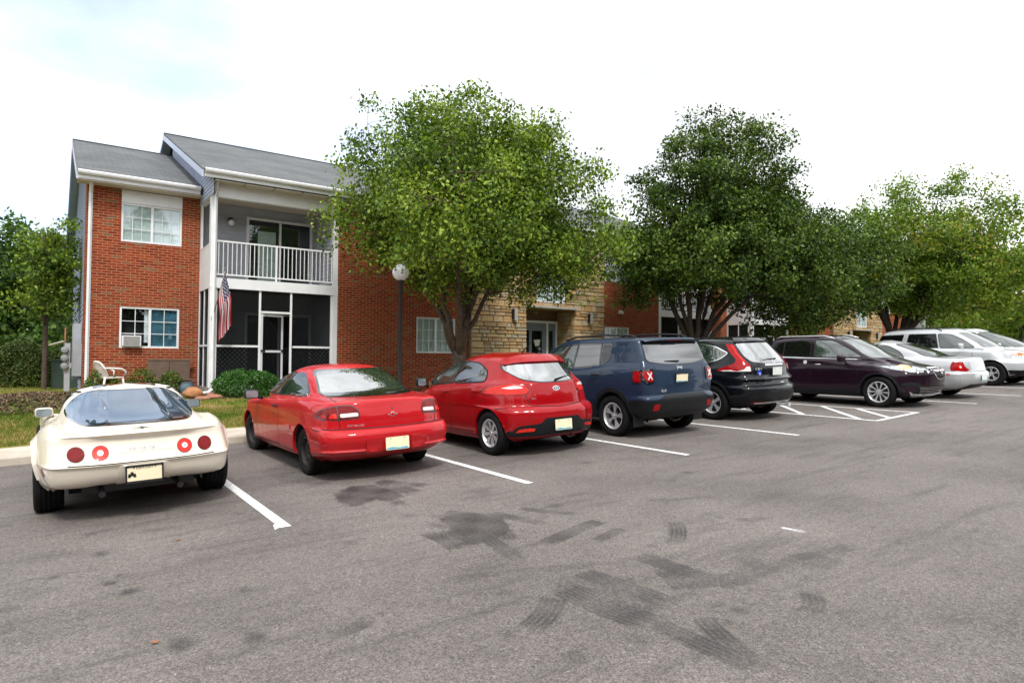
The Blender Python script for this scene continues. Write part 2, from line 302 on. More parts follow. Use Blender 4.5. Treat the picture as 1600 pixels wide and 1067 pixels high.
for q, (st, pts) in enumerate(STA):
    pts = np.array(pts); sel = (PX > pts[:, 0].min()-.3) & (PX < pts[:, 0].max()+.3) & (PY > pts[:, 1].min()-.3) & (PY < pts[:, 1].max()+.3)
    x = PX[sel]+.022*wob(PX[sel], PY[sel], 17, q)+.012*wob(PX[sel], PY[sel], 61, q+3); y = PY[sel]+.022*wob(PY[sel], PX[sel], 19, q)+.012*wob(PY[sel], PX[sel], 53, q+5)
    ins = np.zeros(len(x), bool); dist = np.full(len(x), 9.)
    for i in range(len(pts)):
        a, b = pts[i], pts[(i+1) % len(pts)]
        cr = ((a[1] > y) != (b[1] > y)) & (x < (b[0]-a[0])*(y-a[1])/(b[1]-a[1]+1e-9)+a[0]); ins ^= cr
        d = b-a; t = np.clip(((x-a[0])*d[0]+(y-a[1])*d[1])/(d@d), 0, 1); dist = np.minimum(dist, np.hypot(x-a[0]-t*d[0], y-a[1]-t*d[1]))
    sd = np.where(ins, dist, -dist); soft = .03 if st > .8 else .085; st = min(1.0, st*1.45)
    v = np.clip((sd+soft*.6)/soft, 0, 1)*st
    th = atan2(pts[:, 1].ptp() if hasattr(pts[:, 1], 'ptp') else np.ptp(pts[:, 1]), np.ptp(pts[:, 0]))
    if st < .93: v = v*(.66+.34*np.sin((x*sin(-th)+y*cos(th))*88+.8*np.sin(x*9)))*(.8+.2*np.sin(x*23+y*17))                        # tread lines
    v = v*(.80+.20*np.sin(x*14+q)*np.sin(y*11+2*q)+.0*v); stain[sel] = np.maximum(stain[sel], v)
for q, (x0, y0, x1, y1, wd, st) in enumerate(STROKES):
    sel = (PX > min(x0, x1)-.3) & (PX < max(x0, x1)+.3) & (PY > min(y0, y1)-.3) & (PY < max(y0, y1)+.3); x, y = PX[sel], PY[sel]
    dx, dy = x1-x0, y1-y0; Ln = (dx*dx+dy*dy)**.5; dx /= Ln; dy /= Ln; bow_ = .035*np.sin(q*2.3)
    t = ((x-x0)*dx+(y-y0)*dy)/Ln; s_ = (x-x0)*-dy+(y-y0)*dx+bow_*np.sin(np.clip(t, 0, 1)*pi)+.0012*np.sin(t*31+q)
    e_ = np.clip((wd/2-np.abs(s_))/.018+.5+.5*np.sin(t*40+q)*.4, 0, 1)*np.clip(t/.05+.3*np.sin(s_*90+q), 0, 1)*np.clip((1-t)/.14+.3*np.sin(s_*70), 0, 1)
    v = min(1, st*1.15)*e_*(.76+.24*np.clip(np.sin(s_*2*pi/.036+q)*1.4+.35, -1, 1))*(.75+.25*np.sin(t*9+q))
    stain[sel] = np.maximum(stain[sel], v)
for (x, y, r, s) in [(.37, 6.15, .05, .7), (.38, 5.33, .035, .9), (.47, 5.07, .045, .9), (.06, 5.73, .03, .8), (.62, 3.98, .06, .8), (.97, 3.81, .05, .7), (1.83, 5.64, .02, .9), (.45, 5.47, .03, .7), (3.05, 7.75, .07, .5), (1.1, 4.6, .04, .5), (6.3, 5.2, .05, .6), (2.1, 3.0, .04, .4)]:
    stain = np.maximum(stain, s*np.clip(1.6-np.hypot(PX-x, (PY-y)*.75)/r, 0, 1))
for _ in range(90):
    x, y, r = rs.uniform(-1, 6), rs.uniform(1.3, 9), rs.uniform(.02, .07)
    stain = np.maximum(stain, rs.uniform(.2, .5)*np.clip(1.6-np.hypot((PX-x)*rs.uniform(.5, 1.3), (PY-y))/r, 0, 1))
for k in range(4):
    t = k/13.; x, y = 5.09+.02*k/5+t*.0, 3.17-t*.55
    chalk = np.maximum(chalk, (.8*(1-t)**5+.16*(1-t))*np.clip(1.4-np.hypot(PX-x-.03*t, (PY-y)*.8)/(.022+.07*t), 0, 1))
for nm_, arr in (('stain', stain), ('chalk', chalk)):
    a = lo.data.attributes.new(nm_, 'FLOAT', 'POINT'); a.data.foreach_set('value', arr.astype(np.float32))
# concrete walk with its kerb face
m, n, p = newmat('concrete'); co = objco(n)
c = ramp(n, noise(n, co, 2.5, 6, .6), [(.3, (.36, .31, .25)), (.6, (.50, .44, .37)), (.75, (.56, .50, .43))])
c = mixc(n, .5, c, ramp(n, noise(n, co, 70, 3, .7), [(.3, (.7, .7, .7)), (.7, (1.15, 1.15, 1.15))]), 'MULTIPLY')
n.links.new(c, p.inputs['Base Color']); p.inputs['Roughness'].default_value = .9
mb = MB(); X = -60.0
while X < 60:
    X2 = X+1.5; a, b = lot(X, 12), lot(X2, 12); g_ = .006
    ys_ = [(11.78, -.10), (11.79, .10), (11.815, .128), (12.86, .140), (12.87, -.1)]
    vs = [(X+g_, y, a+h) for y, h in ys_]+[(X2-g_, y, b+h) for y, h in ys_]
    mb.add(vs, [(i, i+1, i+6, i+5) for i in range(4)]+[(0, 1, 2, 3, 4), (5, 6, 7, 8, 9)]); X = X2
tag(mb.build('pavement', 'concrete'), kind='structure')
# painted markings
m, n, p = newmat('road_paint'); co = objco(n)
n.links.new(mixc(n, ramp(n, noise(n, co, 28, 6, .75), [(.38, (0, 0, 0)), (.57, (1, 1, 1))]), (.30, .29, .28), (.78, .79, .80)), p.inputs['Base Color']); p.inputs['Roughness'].default_value = .7
mb = MB()
def stripe(x0, y0, x1, y1, w=.10, dz=.004):
    d = Vector((x1-x0, y1-y0)); Ln = d.length; d /= Ln; nn = Vector((-d.y, d.x))*w/2; k = max(1, int(Ln/1.0))
    for i in range(k):
        a = Vector((x0, y0))+d*Ln*i/k; b = Vector((x0, y0))+d*Ln*(i+1)/k
        q = [a-nn, b-nn, b+nn, a+nn]; mb.add([(v.x, v.y, lot(v.x, v.y)+dz) for v in q], [(0, 1, 2, 3)])
for k in range(4): stripe(1.765+2.74*k, 5.96, 1.765+2.74*k, 11.76)
mb.add([(x, y, lot(x, y)+.004) for x, y in [(1.66, 5.93), (1.715, 5.98), (1.715, 6.12), (1.69, 6.10)]], [(0, 1, 2, 3)])
stripe(12.66, 5.95, 12.66, 11.76); stripe(14.50, 6.02, 14.50, 11.76); stripe(12.71, 5.99, 14.45, 6.07)
for a in [(14.44, 10.5, 12.72, 8.9), (14.44, 9.20, 12.72, 7.50), (14.44, 8.05, 12.72, 6.35), (14.44, 7.25, 13.30, 6.07)]: stripe(*a, w=.11)
for k in range(9): stripe(17.15+2.74*k, 5.92, 17.15+2.74*k, 11.76)
stripe(-.975, 5.96, -.975, 11.76); stripe(-3.72, 5.96, -3.72, 11.76)
tag(mb.build('road_markings', 'road_paint', fixn=False), kind='structure')
# grass
def blades(name, n_, regions, hmin, hmax, m_, seed):
    r = np.random.RandomState(seed); V = []; Fq = []
    for (x0, x1, y0, y1, cnt) in regions:
        for _ in range(cnt):
            x, y = r.uniform(x0, x1), r.uniform(y0, y1); z = land(x, y); dd = ((x+.35-.1*(y-16))**2/1.4+(y-16.6)**2/3.0)
            if dd < .5 and r.rand() < .9: continue
            if any((x-bx)**2+(y-by)**2 < rr*rr for bx, by, rr in ((8.6, 14.5, .5),)): continue
            h = r.uniform(hmin, hmax); a = r.uniform(0, 2*pi); w_ = .006+.004*r.rand(); lx, ly = r.normal(0, .35, 2)*h
            b = len(V); V += [(x-cos(a)*w_, y-sin(a)*w_, z-.005), (x+cos(a)*w_, y+sin(a)*w_, z-.005), (x+lx, y+ly, z+h)]; Fq.append((b, b+1, b+2))
    return raw(name, np.array(V), np.array(Fq), m_)
gr = blades('grass', 0, [(-1.6, 0.8, 12.86, 15.5, 15000), (1.2, 4.6, 12.86, 15.5, 22000), (-2.5, 5.5, 15.5, 19.5, 16000), (-4, 1.2, 19.5, 25, 6000)], .025, .065, 'grass_blade', 5)
tag(gr, 'short patchy lawn, green near the kerb and straw-brown farther in', 'lawn grass', kind='stuff')
# mulch chips on the mound and round the bed
island_mat('mulch', [(0, (.06, .035, .022)), (.5, (.12, .075, .05)), (1, (.22, .15, .10))], .95, namt=0)
r = np.random.RandomState(11); V = []; Fq = []
def chip(x, y):
    z = land(x, y)+.004; a, b = r.uniform(0, 2*pi), r.uniform(-.5, .5); l, w_ = r.uniform(.02, .05), r.uniform(.006, .014); k = len(V)
    ca, sa = cos(a), sin(a); dz = b*l
    for (u, v, s) in ((-l, -w_, -1), (l, -w_, 1), (l, w_, 1), (-l, w_, -1)): V.append((x+u*ca-v*sa, y+u*sa+v*ca, z+abs(dz)+s*dz+.004))
    Fq.append((k, k+1, k+2, k+3))
while len(Fq) < 3800:
    x, y = r.uniform(-2, 1), r.uniform(14.4, 18.8)
    if ((x+.35-.1*(y-16))**2/1.4+(y-16.6)**2/3.0) < .62: chip(x, y)
while len(Fq) < 8800: chip(r.uniform(.6, 3.3), r.uniform(18.0, 19.6))
while len(Fq) < 12800: chip(r.uniform(3.0, 12), r.uniform(16.9, 18.15))
tag(raw('mulch', np.array(V), np.array(Fq), 'mulch'), 'brown bark mulch on the low mound and along the wall', 'mulch', kind='stuff')
# ================================================================ BUILDINGS
mat('white_trim', (.72, .73, .76), .5, noise=.06, nscale=3); mat('white_trim_shade', (.62, .62, .60), .6, noise=.08, nscale=3)
mat('siding_grey', (.36, .38, .42), .6, noise=.08, nscale=4); mat('siding_blue', (.36, .41, .55), .6, noise=.08, nscale=4)
mat('ceiling_tan', (.50, .45, .38), .8, noise=.06); mat('slab', (.33, .32, .31), .9, noise=.15)
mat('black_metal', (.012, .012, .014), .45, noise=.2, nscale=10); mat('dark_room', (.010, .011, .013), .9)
mat('lattice_dark', (.035, .034, .034), .8); mat('door_grey', (.16, .20, .27), .5, noise=.1)
mat('curtain', (.74, .78, .78), .8, noise=.08, nscale=5); mat('curtain_dim', (.50, .56, .53), .8, noise=.1, nscale=6); mat('teal_cloth', (.04, .13, .18), .8, noise=.4, nscale=5)
mat('soffit_grey', (.30, .34, .35), .7, noise=.06, nscale=5)
def glassmat(name, tint, refl, rough=.02):
    m, n, p = newmat(name); o = n.nodes['Material Output']; t = n.nodes.new('ShaderNodeBsdfTransparent'); t.inputs[0].default_value = tuple(tint)+(1,)
    g = n.nodes.new('ShaderNodeBsdfGlossy'); g.inputs['Roughness'].default_value = rough; g.inputs[0].default_value = (.9, .95, 1, 1)
    lw = n.nodes.new('ShaderNodeLayerWeight'); lw.inputs[0].default_value = .5; f = n.nodes.new('ShaderNodeMath'); f.operation = 'POWER'; f.inputs[1].default_value = 4; n.links.new(lw.outputs['Facing'], f.inputs[0]); a = n.nodes.new('ShaderNodeMath'); a.operation = 'ADD'; a.inputs[1].default_value = refl; a.use_clamp = True
    n.links.new(f.outputs[0], a.inputs[0]); s = n.nodes.new('ShaderNodeMixShader'); n.links.new(a.outputs[0], s.inputs[0]); n.links.new(t.outputs[0], s.inputs[1]); n.links.new(g.outputs[0], s.inputs[2]); n.links.new(s.outputs[0], o.inputs[0]); return m
glassmat('window_glass', (.93, .96, .97), .05)
m, n, p = newmat('screen_mesh'); o = n.nodes['Material Output']; t = n.nodes.new('ShaderNodeBsdfTransparent'); s = n.nodes.new('ShaderNodeMixShader'); s.inputs[0].default_value = .68
p.inputs['Base Color'].default_value = (.006, .007, .008, 1); p.inputs['Roughness'].default_value = .9; p.inputs['Specular IOR Level'].default_value = .1
n.links.new(t.outputs[0], s.inputs[1]); n.links.new(p.outputs[0], s.inputs[2]); n.links.new(s.outputs[0], o.inputs[0])
# shingles
m, n, p = newmat('shingles'); co = objco(n)
b = n.nodes.new('ShaderNodeTexBrick'); mp = n.nodes.new('ShaderNodeMapping'); n.links.new(co, mp.inputs[0]); n.links.new(mp.outputs[0], b.inputs['Vector'])
b.inputs['Scale'].default_value = 1; b.inputs['Brick Width'].default_value = .33; b.inputs['Row Height'].default_value = .13; b.inputs['Mortar Size'].default_value = .007
b.inputs['Color1'].default_value = (.105, .11, .115, 1); b.inputs['Color2'].default_value = (.14, .145, .15, 1); b.inputs['Mortar'].default_value = (.07, .073, .078, 1)
c = mixc(n, .7, b.outputs['Color'], ramp(n, noise(n, co, .7, 5), [(.3, (.78, .80, .82)), (.7, (1.2, 1.2, 1.2))]), 'MULTIPLY')
c = mixc(n, .5, c, ramp(n, noise(n, co, 55, 4, .8), [(.3, (.6, .6, .6)), (.7, (1.4, 1.4, 1.4))]), 'MULTIPLY')
n.links.new(c, p.inputs['Base Color']); p.inputs['Roughness'].default_value = .95; p.inputs['Specular IOR Level'].default_value = .15
def wall(x0, x1, z0, z1, y, th, holes, name='wall', mt='brick', parent=None):
    """front face at y, solid boxes round rectangular holes"""
    mb = MB(); xs = sorted({x0, x1, *[h[0] for h in holes], *[h[1] for h in holes]})
    for a, b_ in zip(xs[:-1], xs[1:]):
        zs = z0
        for h in sorted([h for h in holes if h[0] <= a+1e-6 and h[1] >= b_-1e-6], key=lambda h: h[2]):
            if h[2] > zs: mb.box(a, b_, y, y+th, zs, h[2])
            zs = h[3]
        if zs < z1: mb.box(a, b_, y, y+th, zs, z1)
    return mb.build(name, mt, parent)
def sidingX(mb, x0, x1, z0, z1, y, lap=.115, m=0):       # plane facing -Y
    z = z0
    while z < z1-1e-4:
        zt = min(z+lap, z1); mb.add([(x0, y-.014, z), (x1, y-.014, z), (x1, y, zt), (x0, y, zt), (x0, y+.004, z), (x1, y+.004, z)], [(0, 1, 2, 3), (0, 4, 5, 1)], m); z = zt
def sidingY(mb, y0f, y1f, z0, z1, x, lap=.115, m=0):     # plane facing -X ; y limits as functions of z
    z = z0
    while z < z1-1e-4:
        zt = min(z+lap, z1); a, b_, c_, d = y0f(z), y1f(z), y1f(zt), y0f(zt)
        if b_ > a: mb.add([(x-.014, a, z), (x-.014, b_, z), (x, max(c_, d), zt), (x, d, zt), (x+.004, a, z), (x+.004, b_, z)], [(0, 1, 2, 3), (0, 4, 5, 1)], m)
        z = zt
def sliding_window(x0, x1, z0, z1, y, parent, left='curtain', right='curtain', muntins=(3, 3), label=None, panel=False):
    mb = MB(); f = .05
    mb.box(x0, x0+f, y-.025, y+.06, z0, z1).box(x1-f, x1, y-.025, y+.06, z0, z1).box(x0+f, x1-f, y-.025, y+.06, z1-f, z1).box(x0+f, x1-f, y-.025, y+.06, z0, z0+f)
    xm = (x0+x1)/2; mb.box(xm-.03, xm+.03, y-.018, y+.05, z0+f, z1-f)
    w_ = mb.build('window', 'white_trim', parent)
    if label: w_['label'] = label
    mu = MB(); nx, nz = muntins
    for (a, b_) in ((x0+f, xm-.03), (xm+.03, x1-f)):
        for i in range(1, nx): xx = a+(b_-a)*i/nx; mu.box(xx-.008, xx+.008, y-.002, y+.008, z0+f, z1-f)
        for j in range(1, nz): zz = z0+f+(z1-z0-2*f)*j/nz; mu.box(a, b_, y-.004, y+.006, zz-.008, zz+.008)
    mu.build('muntins', 'white_trim', w_)
    MB().box(x0+f, xm-.03, y+.012, y+.016, z0+f, z1-f).box(xm+.03, x1-f, y+.012, y+.016, z0+f, z1-f).build('pane', 'window_glass', w_)
    for (a, b_, k) in ((x0+f, xm-.03, left), (xm+.03, x1-f, right)):
        if k is None: continue
        cv = MB(); nseg = 40; top = [(a+(b_-a)*i/nseg, y+.045+.0035*sin(i*1.2)+.003*sin(i*.5)) for i in range(nseg+1)]
        vs = [(p_[0], p_[1], z0+.02) for p_ in top]+[(p_[0], p_[1], z1-.02) for p_ in top]
        cv.add(vs, [(i, i+1, nseg+2+i, nseg+1+i) for i in range(nseg)]); cv.build('curtain', k, w_, smooth=True)
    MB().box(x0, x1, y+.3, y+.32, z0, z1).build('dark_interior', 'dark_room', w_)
    sb = MB(); n_ = int((x1-x0+.1)/.075)
    for i in range(n_): sb.box(x0-.05+i*.075+.004, x0-.05+(i+1)*.075-.004, y-.03, y+.04, z0-.11, z0-.006)
    sb.build('brick_sill', 'sill_brick', w_)
    return w_
island_mat('sill_brick', [(0, (.26, .045, .02)), (1, (.42, .09, .035))], .85)
def railing(x0, x1, y, z0, z1, parent, step=.112, post=None):
    mb = MB(); mb.box(x0, x1, y-.02, y+.02, z1-.04, z1).box(x0, x1, y-.018, y+.018, z0, z0+.035)
    x = x0+step/2
    while x < x1-.02: mb.box(x-.009, x+.009, y-.009, y+.009, z0+.03, z1-.03); x += step
    if post: mb.box(post-.022, post+.022, y-.024, y+.024, z0-.1, z1+.003)
    return mb.build('railing', 'white_trim', parent)
def sliding_door(x0, x1, z0, z1, y, parent, lit=True):
    mb = MB(); f = .07; xm = (x0+x1)/2
    mb.box(x0, x0+f, y-.06, y+.01, z0, z1).box(x1-f, x1, y-.06, y+.01, z0, z1).box(x0+f, x1-f, y-.06, y+.01, z1-f, z1).box(x0+f, x1-f, y-.06, y+.01, z0, z0+.05).box(xm-.03, xm+.03, y-.055, y+.01, z0+.05, z1-f)
    d = mb.build('patio_door', 'white_trim', parent)
    MB().box(x0+f, xm-.03, y-.03, y-.026, z0+.05, z1-f).box(xm+.03, x1-f, y-.03, y-.026, z0+.05, z1-f).build('pane', 'window_glass', d)
    if lit:
        cv = MB(); n_ = 36; a, b_ = x0+.33, xm-.12; top = [(a+(b_-a)*i/n_, y-.012+.006*sin(i*2.1)) for i in range(n_+1)]
        cv.add([(p_[0], p_[1], z0+.06) for p_ in top]+[(p_[0], p_[1], z1-f-.3) for p_ in top], [(i, i+1, n_+2+i, n_+1+i) for i in range(n_)]); cv.build('curtain', 'curtain_dim', d, smooth=True)
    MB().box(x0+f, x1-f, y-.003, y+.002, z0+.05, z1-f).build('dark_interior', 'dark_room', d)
    return d
def downspout(x, y, z0, z1, parent, kick=None):
    mb = MB(); pts = [(x, y-.30, z1), (x, y-.28, z1-.10), (x, y-.06, z1-.42), (x, y-.05, z1-.55), (x, y-.05, z0+.3)]
    pts += kick or [(x-.02, y-.10, z0+.12), (x-.05, y-.45, z0+.04)]
    mb.tube(pts, .045, 4); return mb.build('downspout', 'white_trim', parent, auto=40)
def roof_slab(x0, x1, ye, ze, yr_, slope, parent, yb=30.75, name='roof'):
    zr = ze+slope*(yr_-ye); mb = MB(); t = .05; nx = 1
    vs = []
    for x in (x0, x1):
        vs += [(x, ye, ze), (x, yr_, zr), (x, yb, zr-slope*(yb-yr_)), (x, yb, zr-slope*(yb-yr_)-t), (x, yr_, zr-t), (x, ye, ze-t)]
    mb.add(vs, [(0, 6, 7, 1), (1, 7, 8, 2), (2, 8, 9, 3), (3, 9, 10, 4), (4, 10, 11, 5), (5, 11, 6, 0), (0, 1, 4, 5), (1, 2, 3, 4), (6, 11, 10, 7), (7, 10, 9, 8)])
    r_ = mb.build(name, 'shingles', parent)
    MB().tube([(x0, yr_, zr+.005), (x1, yr_, zr+.005)], .035, 6).build('ridge_cap', 'black_metal', r_)
    return r_
def gutter(x0, x1, ye, ze, parent):
    mb = MB(); prof = [(0, 0), (-.10, .0), (-.115, -.03), (-.10, -.075), (-.07, -.10), (0, -.10), (0, -.09), (-.065, -.09), (-.09, -.07), (-.10, -.03), (-.09, -.012), (0, -.012)]
    n_ = len(prof); vs = [(x0, ye+a, ze+b_) for a, b_ in prof]+[(x1, ye+a, ze+b_) for a, b_ in prof]
    mb.add(vs, [(i, (i+1) % n_, n_+(i+1) % n_, n_+i) for i in range(n_)]+[tuple(range(n_)), tuple(range(2*n_-1, n_-1, -1))])
    gt = mb.build('gutter', 'white_trim', parent)
    MB().box(x0, x1, ye+.002, ye+.03, ze-.20, ze-.055).build('fascia', 'white_trim', gt)
    return gt
def stone_wall(spans, z0, z1, y, parent, seed, holes=()):
    r_ = random.Random(seed); mb = MB(); z = z0
    while z < z1:
        h = min(r_.choice([.10, .13, .16, .19, .22]), z1-z); 
        for (xa, xb) in spans(z+h/2):
            x = xa
            while x < xb:
                w_ = min(r_.uniform(.16, .52), xb-x)
                if xb-x-w_ < .1: w_ = xb-x
                j = .006; q = r_.uniform(.0, .035); e = .012
                subs = [(z, z+h)] if h < .19 or r_.random() < .6 else [(z, z+h*.5), (z+h*.5, z+h)]
                for (za, zb) in subs:
                    A = [(x+j, y+.03, za+j), (x+w_-j, y+.03, za+j), (x+w_-j, y+.03, zb-j), (x+j, y+.03, zb-j)]
                    B = [(x+j+e+r_.uniform(0, .01), y-q, za+j+e), (x+w_-j-e, y-q-r_.uniform(0, .01), za+j+e+r_.uniform(0, .01)), (x+w_-j-e-r_.uniform(0, .01), y-q, zb-j-e), (x+j+e, y-q-r_.uniform(0, .01), zb-j-e)]
                    mb.add(A+B, [(0, 1, 5, 4), (1, 2, 6, 5), (2, 3, 7, 6), (3, 0, 4, 7), (4, 5, 6, 7)])
                x += w_
        z += h
    return mb.build('stone_facing', 'stone', parent)
mat('mortar', (.20, .15, .10), .95, noise=.2, nscale=20); mat('dark_tan', (.16, .10, .065), .9, noise=.25, nscale=9)
mat('globe', (.76, .76, .88), .6, noise=.03, nscale=3)
def porch(x0, x1, parent, left_open=True, flagged=False):
    """two-storey balcony over a screened porch between x0 and x1, front y 18.2"""
    yF, yB = 18.2, 19.9; pt = .14
    MB().box(x0, x0+pt+.01, yF, yF+pt, .62, 5.8).build('post', 'white_trim', parent); MB().box(x1-pt, x1, yF, yF+pt, .62, 5.8).build('post', 'white_trim', parent)
    mb = MB(); mb.box(x0-.004, x1+.004, yF-.012, yF+.14, 3.42, 3.69); mb.box(x0-.004, x0+.12, yF+.14, 19.7, 3.42, 3.69); mb.build('beam', 'white_trim', parent)
    mb = MB(); mb.box(x0-.006, x1+.006, yF-.01, yF+.15, 5.80, 6.16); mb.box(x0-.006, x0+.12, yF+.15, 19.7, 5.80, 6.3); mb.build('header', 'white_trim', parent)
    MB().box(x0+.12, x1, yF+.15, yB, 6.0, 6.03).build('balcony_ceiling', 'ceiling_tan', parent)
    MB().box(x0+.12, x1-.002, yF+.14, yB, 3.50, 3.66).build('balcony_floor', 'slab', parent); MB().box(x0, x1, yF-.02, yB, .50, .84).build('porch_slab', 'slab', parent)
    mb = MB(); sidingX(mb, x0+.12, x1-.1, 3.66, 6.0, yB); sidingX(mb, x0+.12, x1-.1, .84, 3.5, yB)
    sidingY(mb, lambda z: yF+.14, lambda z: yB, 3.66, 6.0, x1-.105); sidingY(mb, lambda z: yF+.14, lambda z: yB, .84, 3.5, x1-.105)
    mb.box(x0, x1, yB+.005, yB+.03, .84, 6.1, 0); mb.build('siding_wall', 'siding_grey', parent, fixn=False)
    # left return
    mb = MB(); mb.box(x0, x0+.05, 18.34, 18.42, 3.69, 5.8).box(x0, x0+.05, 19.55, 19.7, 3.69, 5.8).box(x0+.002, x0+.04, 18.42, 19.55, 3.69, 4.55).box(x0-.004, x0+.05, 18.42, 19.55, 4.55, 4.59)
    mb.box(x0, x0+.05, 18.34, 18.40, .84, 3.42).box(x0, x0+.05, 19.62, 19.7, .84, 3.42).box(x0, x0+.05, 18.95, 19.0, .84, 3.42).box(x0+.001, x0+.048, 18.40, 19.62, 1.90, 1.95); mb.build('side_frame', 'white_trim', parent)
    railing(x0+pt+.01, x1-pt, yF+.06, 3.77, 4.68, parent, post=x0+1.68)
    sliding_door(x0+1.25, x1-.22, 3.68, 5.71, yB-.015, parent); sliding_door(x0+1.25, x1-.22, .86, 2.92, yB-.015, parent, lit=False)
    # screens
    a, b_, c_, d = x0+.13, x0+1.26, x0+2.09, x1-.14; y = yF+.05; f = .028
    mb = MB()
    for xx in (a+f, b_, c_, d-f): mb.box(xx-f, xx+f, y-.02, y+.02, .84, 3.42)
    for (p_, q) in ((a, b_), (c_, d)): mb.box(p_+2*f, q-f, y-.018, y+.018, 1.89, 1.945); mb.box(p_+2*f, q-f, y-.018, y+.018, .84, .89)
    mb.box(b_+f, c_-f, y-.018, y+.018, 2.82, 2.875); mb.build('screen_frame', 'white_trim', parent)
    mb = MB()
    for (p_, q, za, zb) in ((a+.05, b_-f, .89, 3.42), (c_+f, d-.05, .89, 3.42), (b_+f, c_-f, 2.87, 3.42)): mb.add([(p_, y, za), (q, y, za), (q, y, zb), (p_, y, zb)], [(0, 1, 2, 3)])
    mb.add([(x0+.02, 18.4, .84), (x0+.02, 19.62, .84), (x0+.02, 19.62, 3.42), (x0+.02, 18.4, 3.42)], [(0, 1, 2, 3)]); mb.build('insect_screen', 'screen_mesh', parent, fixn=False)
    s_ = .12
    for (p_, q) in ((a+.06, b_-.03), (c_+.03, d-.06)):
        mb = MB(); za, zb = .90, 1.88; k = p_-(zb-za)
        while k < q:
            for sg in (0, 1):
                u0 = max(k, p_); u1 = min(k+(zb-za), q)
                if u1-u0 > .03:
                    z_0 = za+(u0-k); z_1 = za+(u1-k)
                    if sg: z_0, z_1 = za+zb-z_0, za+zb-z_1
                    yy = y+.05+.012*sg; h_ = .018*1.4
                    mb.add([(u0, yy, z_0-h_), (u1, yy, z_1-h_), (u1, yy, z_1+h_), (u0, yy, z_0+h_), (u0, yy+.008, z_0-h_), (u1, yy+.008, z_1-h_), (u1, yy+.008, z_1+h_), (u0, yy+.008, z_0+h_)],
                           [(0, 1, 2, 3), (7, 6, 5, 4), (3, 2, 6, 7), (0, 4, 5, 1)])
            k += s_
        mb.build('lattice', 'lattice_dark', parent)
    # screen door standing ajar, swung inward
    th = radians(25); hx, hy = b_+.035, y; W = .74
    def q_(u, t, z): return (hx+u*cos(th)-t*sin(th), hy+u*sin(th)+t*cos(th), z)
    mb = MB()
    def db(u0, u1, z0_, z1_, t=.018, m=0): mb.hexa([q_(u0, -t, z0_), q_(u1, -t, z0_), q_(u1, t, z0_), q_(u0, t, z0_), q_(u0, -t, z1_), q_(u1, -t, z1_), q_(u1, t, z1_), q_(u0, t, z1_)], m)
    db(0, .055, .87, 2.80); db(W-.055, W, .87, 2.80); db(.055, W-.055, 2.74, 2.80); db(.055, W-.055, .87, .95); db(.055, W-.055, 1.76, 1.82)
    dr = mb.build('screen_door', 'white_trim', parent); mb = MB()
    mb.add([q_(.05, 0, .95), q_(W-.05, 0, .95), q_(W-.05, 0, 2.75), q_(.05, 0, 2.75)], [(0, 1, 2, 3)]); mb.build('insect_screen', 'screen_mesh', dr, fixn=False)
    mb = MB(); db(.0, .13, 1.77, 1.83, .04); mb.build('door_closer', 'black_metal', dr); mb = MB(); db(W-.06, W-.01, 1.77, 1.84, .04); mb.build('door_handle', 'black_metal', dr)
    # porch light
    mb = MB(); mb.lathe([(0, 0), (.075, 0), (.085, .03), (.06, .05), (0, .05)], 16, 'y', (x0+.82, yB-.075, 5.55)); lt = mb.build('porch_light', 'black_metal', parent, auto=40)
    mb = MB(); mb.lathe([(.001, -.09), (.04, -.08), (.075, -.045), (.088, 0), (.075, .045), (.04, .08), (.001, .09)], 16, 'z', (x0+.82, yB-.14, 5.47)); mb.build('light_globe', 'globe', lt, smooth=True)

